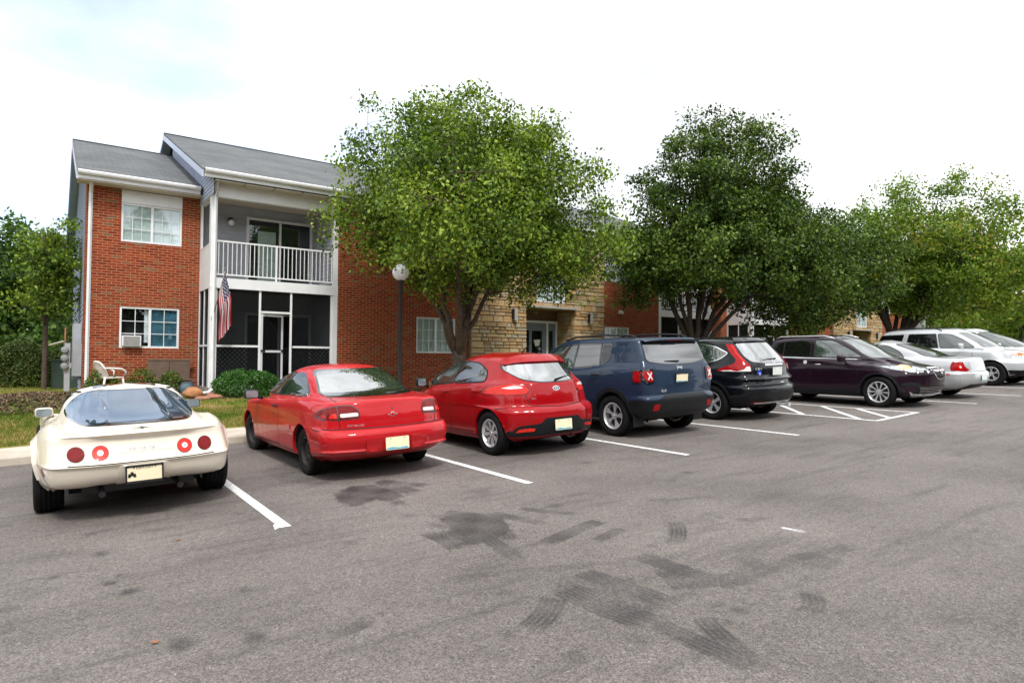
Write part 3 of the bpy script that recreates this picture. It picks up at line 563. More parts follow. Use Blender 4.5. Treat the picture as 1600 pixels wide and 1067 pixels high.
def apartment(label):
    B_ = thing('apartment_building', label, 'building', (0, 0, 0))
    zt = 6.12
    # left wing
    wall(.7, 3.35, .2, 6.02, 19.7, .25, [(1.47, 2.87, 1.85, 2.93), (1.46, 2.89, 4.63, 5.98)], 'brick_wall', 'brick', B_)
    sliding_window(1.46, 2.89, 4.63, 5.65, 19.74, B_, 'curtain_dim', 'curtain', (3, 3))
    MB().box(1.46, 2.89, 19.685, 19.8, 5.652, 5.98).build('window_head_panel', 'white_trim', B_)
    w_ = sliding_window(1.47, 2.87, 1.85, 2.93, 19.74, B_, None, 'teal_cloth', (2, 3), label='lower window with a small air conditioner in its left sash')
    MB().box(2.05, 2.16, 19.83, 19.84, 2.0, 2.9).build('curtain', 'curtain', w_)
    MB().add([(2.66, 19.80, 2.9), (2.80, 19.80, 2.9), (2.80, 19.80, 2.3), (2.70, 19.80, 2.25), (2.64, 19.80, 2.6)], [(0, 1, 2, 3, 4)]).build('curtain', 'white_trim', w_)
    mb = MB(); mb.box(1.53, 1.96, 19.55, 19.80, 1.90, 2.17); ac = mb.build('air_conditioner', 'white_trim', B_)
    mb = MB()
    for i in range(9): mb.box(1.56, 1.93, 19.538, 19.549, 1.925+i*.026, 1.94+i*.026)
    mb.build('grille', 'slab', ac)
    # side wall
    MB().box(.70, .95, 19.95, 20.55, .2, 6.2).build('side_brick', 'brick_side', B_)
    mb = MB(); s_ = .40
    ya = lambda z: 20.55 if z < 6.5 else max(20.55, 19.25+(z-6.15)/s_)
    yb = lambda z: 30.3 if z < 6.5 else min(30.3, 30.75-(z-6.15)/s_)
    sidingY(mb, ya, yb, .3, 8.40, .72, .13); mb.box(.735, .95, 20.6, 30.3, .2, 6.0); mb.build('side_siding', 'siding_blue', B_, fixn=False)
    MB().box(.735, 26.3, 30.1, 30.3, .2, 6.3).build('rear_wall', 'siding_grey', B_)
    MB().box(26.1, 26.3, 19.95, 30.1, .2, 6.3).build('end_wall', 'brick_side', B_)
    # porches
    porch(3.35, 6.75, B_); porch(20.3, 23.7, B_)
    # main brick
    wall(6.75, 11.2, .2, zt, 18.2, .25, [(9.29, 10.69, 1.80, 2.92), (9.29, 10.69, 4.63, 5.98)], 'brick_wall', 'brick', B_)
    sliding_window(9.29, 10.69, 1.80, 2.92, 18.24, B_, 'curtain_dim', 'curtain_dim', (3, 3)); sliding_window(9.29, 10.69, 4.63, 5.65, 18.24, B_, 'curtain', 'curtain', (3, 3))
    MB().box(9.29, 10.69, 18.185, 18.3, 5.652, 5.98).build('window_head_panel', 'white_trim', B_)
    # stone entrance
    wall(11.2, 17.12, .2, zt, 18.08, .3, [(13.45, 15.62, .2, 3.42), (13.9, 15.2, 3.65, 5.5)], 'stone_backing', 'mortar', B_)
    def sp(z):
        if z < 3.42: return [(11.2, 13.45), (15.62, 17.12)]
        if 3.65 < z < 5.5: return [(11.2, 13.9), (15.2, 17.12)]
        return [(11.2, 17.12)]
    stone_wall(sp, .3, zt, 18.06, B_, 5)
    # jamb returns of the recess
    mb = MB(); r_ = random.Random(9); z = .3
    while z < 3.4:
        h = r_.choice([.13, .16, .2]); y = 18.1
        while y < 19.0:
            l_ = min(r_.uniform(.2, .45), 19.02-y); mb.box(15.61-r_.uniform(0, .03), 15.7, y+.006, y+l_-.006, z+.006, min(z+h, 3.41)-.006); y += l_
        z += h
    mb.build('stone_jamb', 'stone', B_); MB().box(15.66, 15.9, 18.38, 19.3, .2, 3.42).box(13.3, 13.44, 18.38, 19.3, .2, 3.42).build('stone_backing', 'mortar', B_)
    MB().box(13.44, 15.66, 18.1, 19.3, 3.425, 3.50).build('entry_soffit', 'dark_tan', B_)
    MB().box(13.44, 15.66, 17.88, 18.05, 3.43, 3.50).build('entry_canopy', 'slab', B_)
    MB().box(13.44, 15.66, 19.1, 19.3, 3.05, 3.424).build('entry_transom_wall', 'dark_tan', B_)
    mb = MB(); y = 19.05
    mb.box(13.46, 13.54, y-.05, y+.06, .8, 3.05).box(15.53, 15.61, y-.05, y+.06, .8, 3.05).box(13.54, 15.53, y-.05, y+.06, 2.97, 3.05).box(15.09, 15.16, y-.05, y+.06, .8, 2.97); ed = mb.build('entrance_door', 'white_trim', B_)
    mb = MB(); mb.box(13.54, 13.72, y-.02, y+.03, .8, 2.97).box(14.90, 15.09, y-.02, y+.03, .8, 2.97).box(13.72, 14.90, y-.02, y+.03, 2.68, 2.97).box(13.72, 14.90, y-.02, y+.03, .8, 1.2)
    mb.box(14.30, 14.42, y-.022, y+.03, 1.2, 2.68).box(15.16, 15.22, y-.02, y+.03, .8, 2.97).box(15.42, 15.53, y-.02, y+.03, .8, 2.97).box(15.22, 15.42, y-.02, y+.03, 2.7, 2.97); mb.build('door_leaf', 'door_grey', ed)
    mb = MB(); mb.box(13.72, 14.30, y, y+.01, 1.2, 2.68).box(14.42, 14.90, y, y+.01, 1.2, 2.68).box(15.22, 15.42, y, y+.01, .8, 2.7); mb.build('pane', 'window_glass', ed)
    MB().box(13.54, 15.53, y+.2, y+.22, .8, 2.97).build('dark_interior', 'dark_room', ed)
    MB().add([(14.52, y-.004, 2.34), (14.83, y-.004, 2.36), (14.78, y-.004, 2.14), (14.60, y-.004, 2.10)], [(0, 1, 2, 3)]).build('paper_notice', 'white_trim', ed)
    sliding_window(13.9, 15.2, 3.65, 5.5, 18.12, B_, 'curtain_dim', 'curtain_dim', (2, 3))
    for xx in (12.9, 16.35):
        sc_ = MB().box(xx-.06, xx+.06, 17.90, 18.03, 2.95, 3.36).build('wall_sconce', 'slab', B_); MB().box(xx-.09, xx-.062, 17.92, 18.03, 2.99, 3.32).build('sconce_side', 'black_metal', sc_)
    wall(17.12, 20.3, .2, zt, 18.2, .25, [(17.28, 18.6, 1.80, 2.90), (17.28, 18.6, 4.63, 5.98)], 'brick_wall', 'brick', B_)
    sliding_window(17.28, 18.6, 1.80, 2.90, 18.24, B_, 'curtain_dim', 'curtain_dim', (3, 3)); sliding_window(17.28, 18.6, 4.63, 5.65, 18.24, B_, 'curtain', 'curtain', (3, 3))
    MB().box(17.28, 18.6, 18.185, 18.3, 5.652, 5.98).build('window_head_panel', 'white_trim', B_)
    mb = MB(); mb.box(18.0, 18.17, 18.06, 18.19, 3.42, 3.54); mb.build('vent_cap', 'white_trim_shade', B_)
    wall(23.7, 26.35, .2, 6.02, 19.7, .25, [(24.3, 25.7, 1.85, 2.93), (24.3, 25.7, 4.63, 5.98)], 'brick_wall', 'brick', B_)
    sliding_window(24.3, 25.7, 4.63, 5.65, 19.74, B_); sliding_window(24.3, 25.7, 1.85, 2.93, 19.74, B_, 'curtain_dim', 'curtain_dim')
    MB().box(24.3, 25.7, 19.685, 19.8, 5.652, 5.98).build('window_head_panel', 'white_trim', B_)
    # roofs
    roof_slab(.46, 3.33, 19.25, 6.24, 25, .40, B_); roof_slab(3.04, 24.0, 17.78, 6.39, 25, .40, B_); roof_slab(23.72, 26.6, 19.25, 6.24, 25, .40, B_)
    gutter(.48, 3.26, 19.25, 6.235, B_); gutter(3.10, 23.95, 17.78, 6.385, B_); gutter(24.0, 26.6, 19.25, 6.235, B_)
    mb = MB(); mb.box(.48, 3.33, 19.28, 19.72, 6.0, 6.03)
    for i in range(28): mb.box(3.36+i*.75, 3.36+i*.75+.72, 17.82, 18.2, 6.135, 6.155)
    mb.build('soffit', 'ceiling_tan', B_)
    # step gable: siding between the two roof planes, and its rake board
    mb = MB(); lo_ = lambda z: 17.82; 
    zl = lambda y_: 6.24+.40*(y_-19.25); zu = lambda y_: 6.34+.40*(y_-17.78)
    def y0f(z): return max(17.84, 17.78+(z-6.34)/.40)
    def y1f(z): return 19.70 if z < 6.26 else min(25, 19.25+(z-6.24)/.40)
    sidingY(mb, y0f, y1f, 5.82, 9.1, 3.335, .105); mb.build('gable_siding', 'siding_blue', B_, fixn=False)
    mb = MB()
    for (xa, xb, ye, ze) in ((3.03, 3.075, 17.78, 6.335), (.45, .49, 19.25, 6.18)):
        yr_ = 25; zr = ze+.4*(yr_-ye); h_ = .17
        for (p_, zp, q, zq) in ((ye, ze, yr_, zr), (yr_, zr, 30.75, zr-.4*5.75)):
            mb.hexa([(xa, p_, zp-h_), (xb, p_, zp-h_), (xb, q, zq-h_), (xa, q, zq-h_), (xa, p_, zp), (xb, p_, zp), (xb, q, zq), (xa, q, zq)])
    mb.build('rake_board', 'siding_blue_light', B_)
    mb = MB()
    for (xa, xb, ye, ze) in ((3.076, 3.33, 17.80, 6.20), (.491, .715, 19.27, 6.05)):
        yr_ = 25; zr = ze+.4*(yr_-ye)
        for (p_, zp, q, zq) in ((ye, ze, yr_, zr), (yr_, zr, 30.7, zr-.4*5.7)):
            mb.hexa([(xa, p_, zp-.01), (xb, p_, zp-.01), (xb, q, zq-.01), (xa, q, zq-.01), (xa, p_, zp), (xb, p_, zp), (xb, q, zq), (xa, q, zq)])
    mb.build('rake_soffit', 'soffit_grey', B_)
    downspout(.78, 19.7, .55, 6.2, B_); downspout(3.44, 18.2, .66, 6.34, B_, kick=[(3.42, 18.10, .80), (3.30, 17.95, .72), (2.95, 17.80, .70)])
    # corner board, service boxes on the side wall
    mb = MB(); mb.box(.52, .70, 21.0, 21.5, 1.0, 2.5); sb = mb.build('service_cabinet', 'siding_grey', B_)
    MB().box(.50, .519, 21.05, 21.45, 1.05, 2.45).build('cabinet_door', 'slab', sb)
    MB().box(.50, .70, 20.62, 20.88, 1.1, 1.95).build('meter_box', 'siding_grey', B_)
    return B_
mat('siding_blue_light', (.46, .51, .66), .55, noise=.05, nscale=3)
B1 = apartment('red brick two-storey apartment block with a grey roof and stone entrance, nearest the camera')
def copy_tree(o, parent=None):
    c = o.copy(); COL.objects.link(c); c.parent = parent
    for ch in list(o.children): copy_tree(ch, c)
    return c
B2 = copy_tree(B1); B2.location = (26.45, 2.2, .12); B2['label'] = 'farther brick apartment block set back behind the second and third trees'
for b_ in (B1, B2): b_['group'] = 'brick apartment blocks beside the car park'
# ================================================================ TREES AND PLANTS
def leaves_mesh(name, C_, Nn, size, rnd, m_, parent, up=.5, asp=.62, bend=.25):
    """C_: (n,3) leaf centres, Nn outward dirs; rhombic leaves, folded along the midrib"""
    n_ = len(C_); nr = rnd.normal(0, 1, (n_, 3))+Nn*.7+np.array([0, 0, up]); nr /= np.linalg.norm(nr, axis=1)[:, None]
    t = rnd.normal(0, 1, (n_, 3))+np.array([0, 0, -.35]); t -= (t*nr).sum(1)[:, None]*nr; t /= np.linalg.norm(t, axis=1)[:, None]; s = np.cross(nr, t)
    L_ = size*rnd.uniform(.65, 1.3, n_)[:, None]; W = L_*asp*.5
    V = np.stack([C_-t*L_*.5, C_+s*W+nr*L_*bend*.3, C_+t*L_*.55, C_-s*W+nr*L_*bend*.3], 1).reshape(-1, 3)
    Fq = (np.arange(n_)[:, None]*4+np.array([0, 1, 2, 3])[None])
    return raw(name, V, Fq, m_, parent)
def crown_radius(d, seed):
    x, y, z = d[..., 0], d[..., 1], d[..., 2]; k = seed
    return 1+.10*np.sin(3.1*x+k)*np.cos(2.7*y+1.3*k)+.09*np.sin(4.3*z+2*k+2*x)+.07*np.sin(7*y+k)*np.cos(6*x+3*z)+.05*np.sin(11*x+9*z+k)
def tree(name, label, base, fork, ell, ncl, leaf, per, clr, trad, nlimb, m_, bark, seed, cat='tree', group=None, lean=(0, 0), shell=2.4, limb_up=.28, zcut=None):
    rnd = np.random.RandomState(seed); T = thing(name, label, cat, base, 0, group)
    ells = np.array(ell if hasattr(ell[0], '__len__') else [ell], float); vol = ells[:, 3]*ells[:, 4]*ells[:, 5]; vol = vol**.8; vol /= vol.sum()
    mb = MB(); f = np.array([lean[0], lean[1], fork])
    mb.tube([(0, 0, -.3), (0, 0, 0), (lean[0]*.3, lean[1]*.3, fork*.35), tuple(f*.8+np.array([0, 0, 0])), tuple(f)], [trad*1.35, trad*1.12, trad*.96, trad*.95, trad*.9], 12)
    limbs = []
    for i in range(nlimb):
        a = 2*pi*(i+rnd.uniform(-.3, .3))/nlimb; el = rnd.uniform(.15, 1.15) if i % 3 else rnd.uniform(.9, 1.4)
        Eq = ells[i % len(ells)] if i < 2*len(ells) else ells[0]; d = np.array([cos(a)*cos(el), sin(a)*cos(el), sin(el)]); tip = Eq[:3]+d*Eq[3:]*(.82 if len(ells) == 1 or i >= 2*len(ells) else .6)
        st = f+np.array([cos(a), sin(a), 0])*trad*.35-np.array([0, 0, rnd.uniform(0, fork*.15)])
        mid1 = st+(tip-st)*.3+np.array([0, 0, limb_up*np.linalg.norm(tip-st)*.18]); mid2 = st+(tip-st)*.65+np.array([0, 0, limb_up*np.linalg.norm(tip-st)*.14])+rnd.normal(0, .12, 3)
        P4 = [st, mid1, mid2, tip]; pts = []
        for k in range(13):
            t = k/12; q = [(1-t)**3, 3*t*(1-t)**2, 3*t*t*(1-t), t**3]; p_ = sum(w_*np.asarray(v) for w_, v in zip(q, P4)); pts.append(p_+rnd.normal(0, .02+.03*t, 3)*(1 if 0 < k < 12 else 0))
        r0 = trad*rnd.uniform(.34, .50); rad = [r0*(1-k/12.)**.8*.92+.012 for k in range(13)]
        mb.tube([tuple(p_) for p_ in pts], rad, 7); limbs.append((np.array(pts), np.array(rad)))
    # cluster centres
    d = rnd.normal(0, 1, (ncl*3, 3)); d /= np.linalg.norm(d, axis=1)[:, None]
    rr_ = rnd.uniform(0, 1, ncl*3)**(1/shell); wh = rnd.choice(len(ells), ncl*3, p=vol); cen = ells[wh, :3]+d*ells[wh, 3:]*(rr_*crown_radius(d, seed*.7))[:, None]
    if zcut is not None: cen = cen[cen[:, 2] > zcut+.35*np.sin(cen[:, 0]*1.7+seed)+.25*np.sin(cen[:, 1]*2.3)]
    cen = cen[:ncl]; dd = (cen-ells[0, :3])/ells[0, 3:]; dd /= np.linalg.norm(dd, axis=1)[:, None]+1e-6
    LP = np.concatenate([l[0][3:] for l in limbs]); LR = np.concatenate([l[1][3:] for l in limbs])
    # secondary limbs, then twigs
    sec = cen[rnd.choice(len(cen), min(len(cen), nlimb*6), False)]; SP = []; SR = []
    for s_ in sec:
        ds = np.linalg.norm(LP-s_, axis=1)+np.maximum(0, LP[:, 2]-s_[2])*1.2; j = ds.argmin(); a = LP[j]; md = (a+s_)/2+np.array([0, 0, -.06])*np.linalg.norm(s_-a)+rnd.normal(0, .07, 3)
        r0 = min(LR[j]*.6, .045)+.006; pts = [a, (a+md)/2+rnd.normal(0, .03, 3), md, (md+s_)/2+rnd.normal(0, .04, 3), s_]; rad = [r0, r0*.8, r0*.6, r0*.42, .007]
        mb.tube([tuple(p_) for p_ in pts], rad, 5, cap=False); SP += pts[1:]; SR += rad[1:]
    AP = np.concatenate([LP, np.array(SP)]); AR = np.concatenate([LR, np.array(SR)])
    for s_ in cen:
        ds = np.linalg.norm(AP-s_, axis=1); j = ds.argmin(); a = AP[j]
        if ds[j] > 1.6 or ds[j] < .1: continue
        r0 = min(AR[j]*.6, .016)+.002; mb.tube([tuple(a), tuple((a+s_)/2+rnd.normal(0, .05, 3)), tuple(s_)], [r0, r0*.7, .004], 3, cap=False)
    mb.build('trunk', bark, T, smooth=True, fixn=False)
    k = rnd.poisson(per, len(cen))+3; Lc = np.repeat(cen, k, 0); dn = np.repeat(dd, k, 0); sz = np.repeat(rnd.uniform(.65, 1.25, len(cen)), k)
    off = rnd.normal(0, 1, (len(Lc), 3)); off /= np.linalg.norm(off, axis=1)[:, None]; off *= (rnd.uniform(0, 1, len(Lc))**.5*clr*sz)[:, None]*np.array([1, 1, .75])
    C_ = Lc+off; C_[:, 2] = np.maximum(C_[:, 2], .05)
    leaves_mesh('crown', C_, dn, leaf, rnd, m_, T)
    return T
gz_ = groundz
GT = 'street trees along the kerb'
def gp(x, y): return (x, y, groundz(x, y))
tree('pear_tree', 'large bright green tree standing behind the red hatchback, nearest of the row', gp(8.62, 14.5), 1.25, [(0.00, 0.00, 5.60, 2.80, 2.80, 2.20), (-0.29, 0.20, 6.55, 1.90, 1.90, 1.65), (0.98, -0.70, 6.20, 1.50, 1.60, 1.40), (-1.62, 1.15, 4.90, 1.55, 1.60, 1.85), (2.08, -1.48, 3.95, 1.85, 1.90, 1.35), (0.41, -0.29, 3.50, 2.40, 2.40, 1.05), (1.55, -1.10, 5.35, 1.90, 1.90, 1.90), (-1.28, -1.79, 4.40, 1.90, 1.90, 1.50), (1.44, 1.68, 4.60, 2.00, 2.00, 1.70)], 1000, .095, 115, .55, .20, 10, 'leaf_pear', 'bark', 5, group=GT, shell=2.0, zcut=1.65)
tree('pear_tree', 'dark green tall tree with spreading dark limbs behind the black crossover', gp(17.96, 14.5), 1.1, [(0.49, -0.35, 6.50, 2.75, 2.75, 2.60), (0.73, -0.52, 4.50, 3.30, 3.20, 1.80), (3.18, -2.26, 4.10, 1.50, 1.70, 1.80), (-1.39, 0.99, 4.30, 1.40, 1.50, 1.60), (1.87, -1.33, 5.30, 1.90, 1.90, 1.70)], 880, .115, 115, .54, .22, 10, 'leaf_dark', 'bark_dark', 8, group=GT, shell=2.0, zcut=2.2)
tree('pear_tree', 'dark low crowned tree merging with its neighbour behind the purple car', gp(25.3, 14.7), 1.2, (0, 0, 4.2, 4.0, 3.4, 2.9), 480, .13, 80, .60, .22, 8, 'leaf_dark', 'bark_dark', 14, group=GT, shell=2.0, zcut=1.7)
tree('pear_tree', 'yellowish green spreading tree rising over the silver estate-shaped car', gp(32.5, 14.5), 1.2, [(1.06, -0.75, 5.90, 4.00, 4.00, 2.90), (3.42, -2.44, 4.50, 2.20, 2.40, 1.70), (-1.39, 0.99, 5.10, 1.90, 2.20, 2.00), (1.14, -0.81, 4.00, 3.60, 3.60, 1.50)], 860, .135, 90, .62, .30, 11, 'leaf_lime', 'bark_dark', 21, group=GT, shell=1.9, zcut=1.7)
tree('pear_tree', 'green tree cut off by the right edge of the picture', gp(52, 14.5), 1.5, (0, 0, 5.4, 7.2, 5.0, 4.2), 320, .24, 40, .9, .3, 9, 'leaf_lime', 'bark_dark', 26, group=GT, zcut=2)
# left side: young tree and the wood behind
tree('young_tree', 'slender young light green tree with a straight trunk left of the building', gp(-.10, 22.9), 2.0, (.1, 0, 3.45, 1.05, 1.1, 1.5), 130, .10, 60, .34, .065, 7, 'leaf_pear', 'bark', 31, shell=1.7)
GB = 'trees of the wood behind the building'
for i, (px, py, h, r_, s_, lb, mt_) in enumerate([
    (-6.4, 33, 6.4, 3.0, 41, 'broad dark green tree at the left edge behind the hedge', 'leaf_back'),
    (-1.9, 38, 7.6, 3.2, 42, 'mid green tree rising directly behind the young tree', 'leaf_back'),
    (-9.5, 40, 7.4, 3.8, 43, 'dark tree at the far left, partly outside the picture', 'leaf_back'),
    (-3.9, 28.5, 4.9, 2.1, 44, 'low leafy tree over the hedge at the left edge', 'leaf_back_light'),
    (.6, 46, 8.6, 3.4, 45, 'distant tree beside the building corner', 'leaf_back')]):
    tree('broadleaf_tree', lb, (px, py, land(px, py)), h*.18, (0, 0, h*.52, r_, r_, h*.46), 300, .24, 34, .75, .2, 8, mt_, 'bark_dark', s_, group=GB, shell=2.2)
tree('overhanging_tree', 'tree mostly outside the picture whose leafy bough reaches in at the upper left', (-5.6, 21.0, land(-5.6, 21)), 3.2, (.6, 0, 7.2, 2.6, 2.6, 1.9), 150, .12, 40, .42, .2, 8, 'leaf_back', 'bark_dark', 52, shell=1.5)
# far wood on the right and behind the blocks
for i, (px, py, h, r_, s_, lb, mt_) in enumerate([
    (62, 20, 6.0, 4.2, 61, 'pale yellow-green willow-like tree in the gap right of the buildings', 'leaf_back_light'),
    (70, 15, 7.0, 4.6, 62, 'light green tree far off at the right edge above the white car', 'leaf_back_light'),
    (80, 28, 9.5, 6.0, 63, 'dark tree far behind the pale ones at the right', 'leaf_back'),
    (92, 14, 9.0, 6.5, 64, 'dark green tree far off at the right edge', 'leaf_back'),
    (98, 40, 11, 7, 65, 'broad tree on the skyline right of the buildings', 'leaf_back'),
    (74, 36, 9, 5.5, 66, 'tree on the skyline beside the far block', 'leaf_back')]):
    tree('broadleaf_tree', lb, (px, py, land(px, py)+.3), h*.12, (0, 0, h*.5, r_, r_, h*.5), 240, .42, 32, 1.1, .25, 7, mt_, 'bark_dark', s_, group='far trees at the right', shell=2.2)
# ---- shrubs
def shrub(name, label, base, rx, ry, h, n_, leaf, m_, seed, group=None, box=False, cat='shrub'):
    rnd = np.random.RandomState(seed); T = thing(name, label, cat, base, 0, group)
    d = rnd.normal(0, 1, (n_, 3)); d[:, 2] = np.abs(d[:, 2])*1.0; d /= np.linalg.norm(d, axis=1)[:, None]
    if box: d = np.sign(d)*np.abs(d)**.62; 
    r_ = rnd.uniform(.72, 1.0, n_)*(1+.06*np.sin(d[:, 0]*6+seed)*np.cos(d[:, 1]*5)+.04*np.sin(9*d[:, 2]+3*d[:, 0]))
    C_ = d*np.array([rx, ry, h])*r_[:, None]; C_[:, 2] = np.maximum(C_[:, 2], .02)
    leaves_mesh('foliage', C_, d, leaf, rnd, m_, T, up=.2)
    mb = MB()
    for k in range(9):
        a = 2*pi*k/9; mb.tube([(0, 0, -.05), (cos(a)*rx*.3, sin(a)*ry*.3, h*.35), (cos(a)*rx*.6, sin(a)*ry*.6, h*.62)], [.02, .014, .006], 5)
    mb.build('stems', 'bark_dark', T)
    # dark inner twigs fill the core
    return T
shrub('boxwood_bush', 'rounded clipped dark green bush in front of the screened porch', gp(4.12, 17.45), .80, .55, .66, 13000, .045, 'leaf_box', 71, box=True, cat='bush')
shrub('bush', 'small yellow-green bush at the foot of the brick wall between the two red cars', gp(7.9, 17.75), .7, .35, .55, 2500, .05, 'leaf_flower', 72, cat='bush')
for x_, y_, rx, h, s_, lb in [(.98, 19.2, .30, .62, 73, 'small flowering plant in front of the plastic chair'), (1.95, 19.15, .42, .68, 74, 'leafy flowering plant left of the brown storage box'), (2.62, 19.2, .34, .62, 75, 'flowering plant in front of the brown storage box'), (1.35, 19.1, .2, .45, 76, 'tiny yellowish plant right beside the chair legs')]:
    shrub('flowering_plant', lb, gp(x_, y_), rx, .28, h, 1500, .05, 'leaf_flower', s_, group='plants along the brick wall', cat='plant')
for x_, y_, rx, h, s_, lb in [(-2.6, 25.2, 1.3, 1.35, 81, 'rounded olive-green hedge bush at the left edge'), (-.75, 25.6, 1.15, 1.45, 82, 'dark green hedge bush behind the young tree trunk'), (-4.6, 25.8, 1.4, 1.5, 83, 'hedge bush farthest left, mostly outside the picture'), (.75, 27.5, 1.1, 1.6, 84, 'hedge bush beside the building corner')]:
    shrub('hedge_bush', lb, gp(x_, y_), rx, 1.1, h, 7000, .085, 'leaf_hedge', s_, group='row of hedge bushes on the left', cat='hedge')
# dark undergrowth of the wood (uncountable)
rnd = np.random.RandomState(90); n_ = 26000; C_ = np.stack([rnd.uniform(-16, 2.5, n_), rnd.uniform(30, 44, n_), np.zeros(n_)], 1)
C_[:, 2] = [land(x, y) for x, y in C_[:, :2]]; C_[:, 2] += rnd.uniform(0, 1, n_)**.8*(2.6+.9*np.sin(C_[:, 0]*1.1))
tag(leaves_mesh('undergrowth', C_, rnd.normal(0, .4, (n_, 3)), .26, rnd, 'leaf_back', None), 'dark undergrowth filling the wood behind the hedge', 'undergrowth', kind='stuff')
n_ = 26000; C_ = np.stack([rnd.uniform(56, 120, n_), rnd.uniform(8, 60, n_), np.zeros(n_)], 1)
C_[:, 2] = [land(x, y) for x, y in C_[:, :2]]; C_[:, 2] += rnd.uniform(0, 1, n_)**.8*3.4
tag(leaves_mesh('undergrowth', C_, rnd.normal(0, .4, (n_, 3)), .5, rnd, 'leaf_back_light', None), 'light green brush below the far trees at the right', 'undergrowth', kind='stuff')
# the wood on the other side of the car park (behind the camera; seen only in the glass and paint, added tall to darken their reflections)
rnd = np.random.RandomState(91); n_ = 60000; th_ = rnd.uniform(radians(95), radians(330), n_); rr_ = rnd.uniform(40, 52, n_)
C_ = np.stack([rr_*np.cos(th_)+5, rr_*np.sin(th_)*.8-2, np.zeros(n_)], 1); C_ = C_[(C_[:, 1] < 8)]
C_[:, 2] = rnd.uniform(0, 1, len(C_))**.8*(14.5+2.6*np.sin(np.arctan2(C_[:, 1], C_[:, 0])*17)+1.5*np.sin(np.arctan2(C_[:, 1], C_[:, 0])*41))-.8
tag(leaves_mesh('far_wood', C_, rnd.normal(0, .4, (len(C_), 3)), 1.2, rnd, 'leaf_back', None), 'unseen belt of trees on the far side of the car park behind the camera, raised to darken reflections', 'wood', kind='stuff')

# ================================================================ SMALL THINGS
# lamp post
T = thing('lamp_post', 'black lamp post with a white globe in front of the brick wall', 'lamp post', gp(6.72, 14.0))
zb = groundz(6.72, 14.0); top = 3.46-zb
MB().lathe([(.11, 0), (.11, .06), (.065, .12), (.05, .2), (.047, top-.08), (.06, top-.06), (.075, top-.02), (.075, top), (.001, top)], 20).build('pole', 'black_metal', T, auto=40)
R_ = .197; gl = [(R_*sin(a), top+.19-R_*cos(a)) for a in np.linspace(.32, pi-.01, 18)]
MB().lathe(gl, 32).build('globe', 'globe', T, smooth=True)
# far lamp pole at the right edge
T = thing('lamp_post', 'thin dark lamp pole far off at the right edge', 'lamp post', (51.5, 15.3, land(51.5, 15.3)))
MB().lathe([(.10, 0), (.085, 5.6), (.001, 5.6)], 10).build('pole', 'black_metal', T, auto=40)
MB().box(-.2, .2, -.2, .2, 5.6, 5.85).build('lamp_head', 'black_metal', T)
# flag on its angled pole
T = thing('flag', 'American flag hanging limp from an angled pole on the porch post', 'flag', (3.42, 18.17, 2.62))
P0, P1 = Vector((0, 0, 0)), Vector((.20, -.42, 1.22))
mat('flag_pole', (.25, .22, .2), .4); mat('flag_blue', (.005, .008, .06), .8); mat('flag_red', (.32, .002, .012), .8); mat('flag_white', (.50, .48, .50), .8)
MB().tube([P0, P1], .011, 8).build('pole', 'flag_pole', T, smooth=True); MB().lathe([(.001, 0), (.022, .01), (.022, .04), (.001, .06)], 10, 'z', tuple(P1)).build('finial', 'flag_pole', T, smooth=True)
MB().box(-.03, .03, -.01, .03, -.06, .06).build('bracket', 'flag_pole', T)
nu, nv = 76, 39; mb = MB()
for i in range(nu+1):
    u = i/nu
    for j in range(nv+1):
        v = j/nv; ph = P0.lerp(P1, .98-.42*v)           # hoist points along the pole
        g_ = min(1, u*2.0); cx_ = .17+(.02*u); fold = sin(v*pi*5.2+.6)*.055*g_; gather = (v-.5)*(.50-.18*g_+.08*u)
        x = ph.x*(1-g_)+(.17+.10*u-gather*.75+.03*sin(u*5))*g_; y = ph.y*(1-g_)+(-.33+fold+.03*sin(u*7+v*3)+gather*.25)*g_
        z = ph.z-u*1.38*(1-.05*v)+.02*sin(v*9)*g_-.30*g_*(1-v)*.0
        mb.v.append((x, y, z))
for i in range(nu):
    for j in range(nv):
        a = i*(nv+1)+j; mb.f.append((a, a+1, a+nv+2, a+nv+1)); u, v = (i+.5)/nu, (j+.5)/nv; st = int(v*13)
        if u < .40 and v < 7/13.:
            gi, gj = u/.40*11, v*13/7*9; star = (int(gi) % 2 == int(gj) % 2) and abs(gi % 1-.5) < .36 and abs(gj % 1-.5) < .36; mb.m.append(2 if star else 0)
        else: mb.m.append(1 if st % 2 == 0 else 2)
mb.build('cloth', ['flag_blue', 'flag_red', 'flag_white'], T, smooth=True, fixn=False)
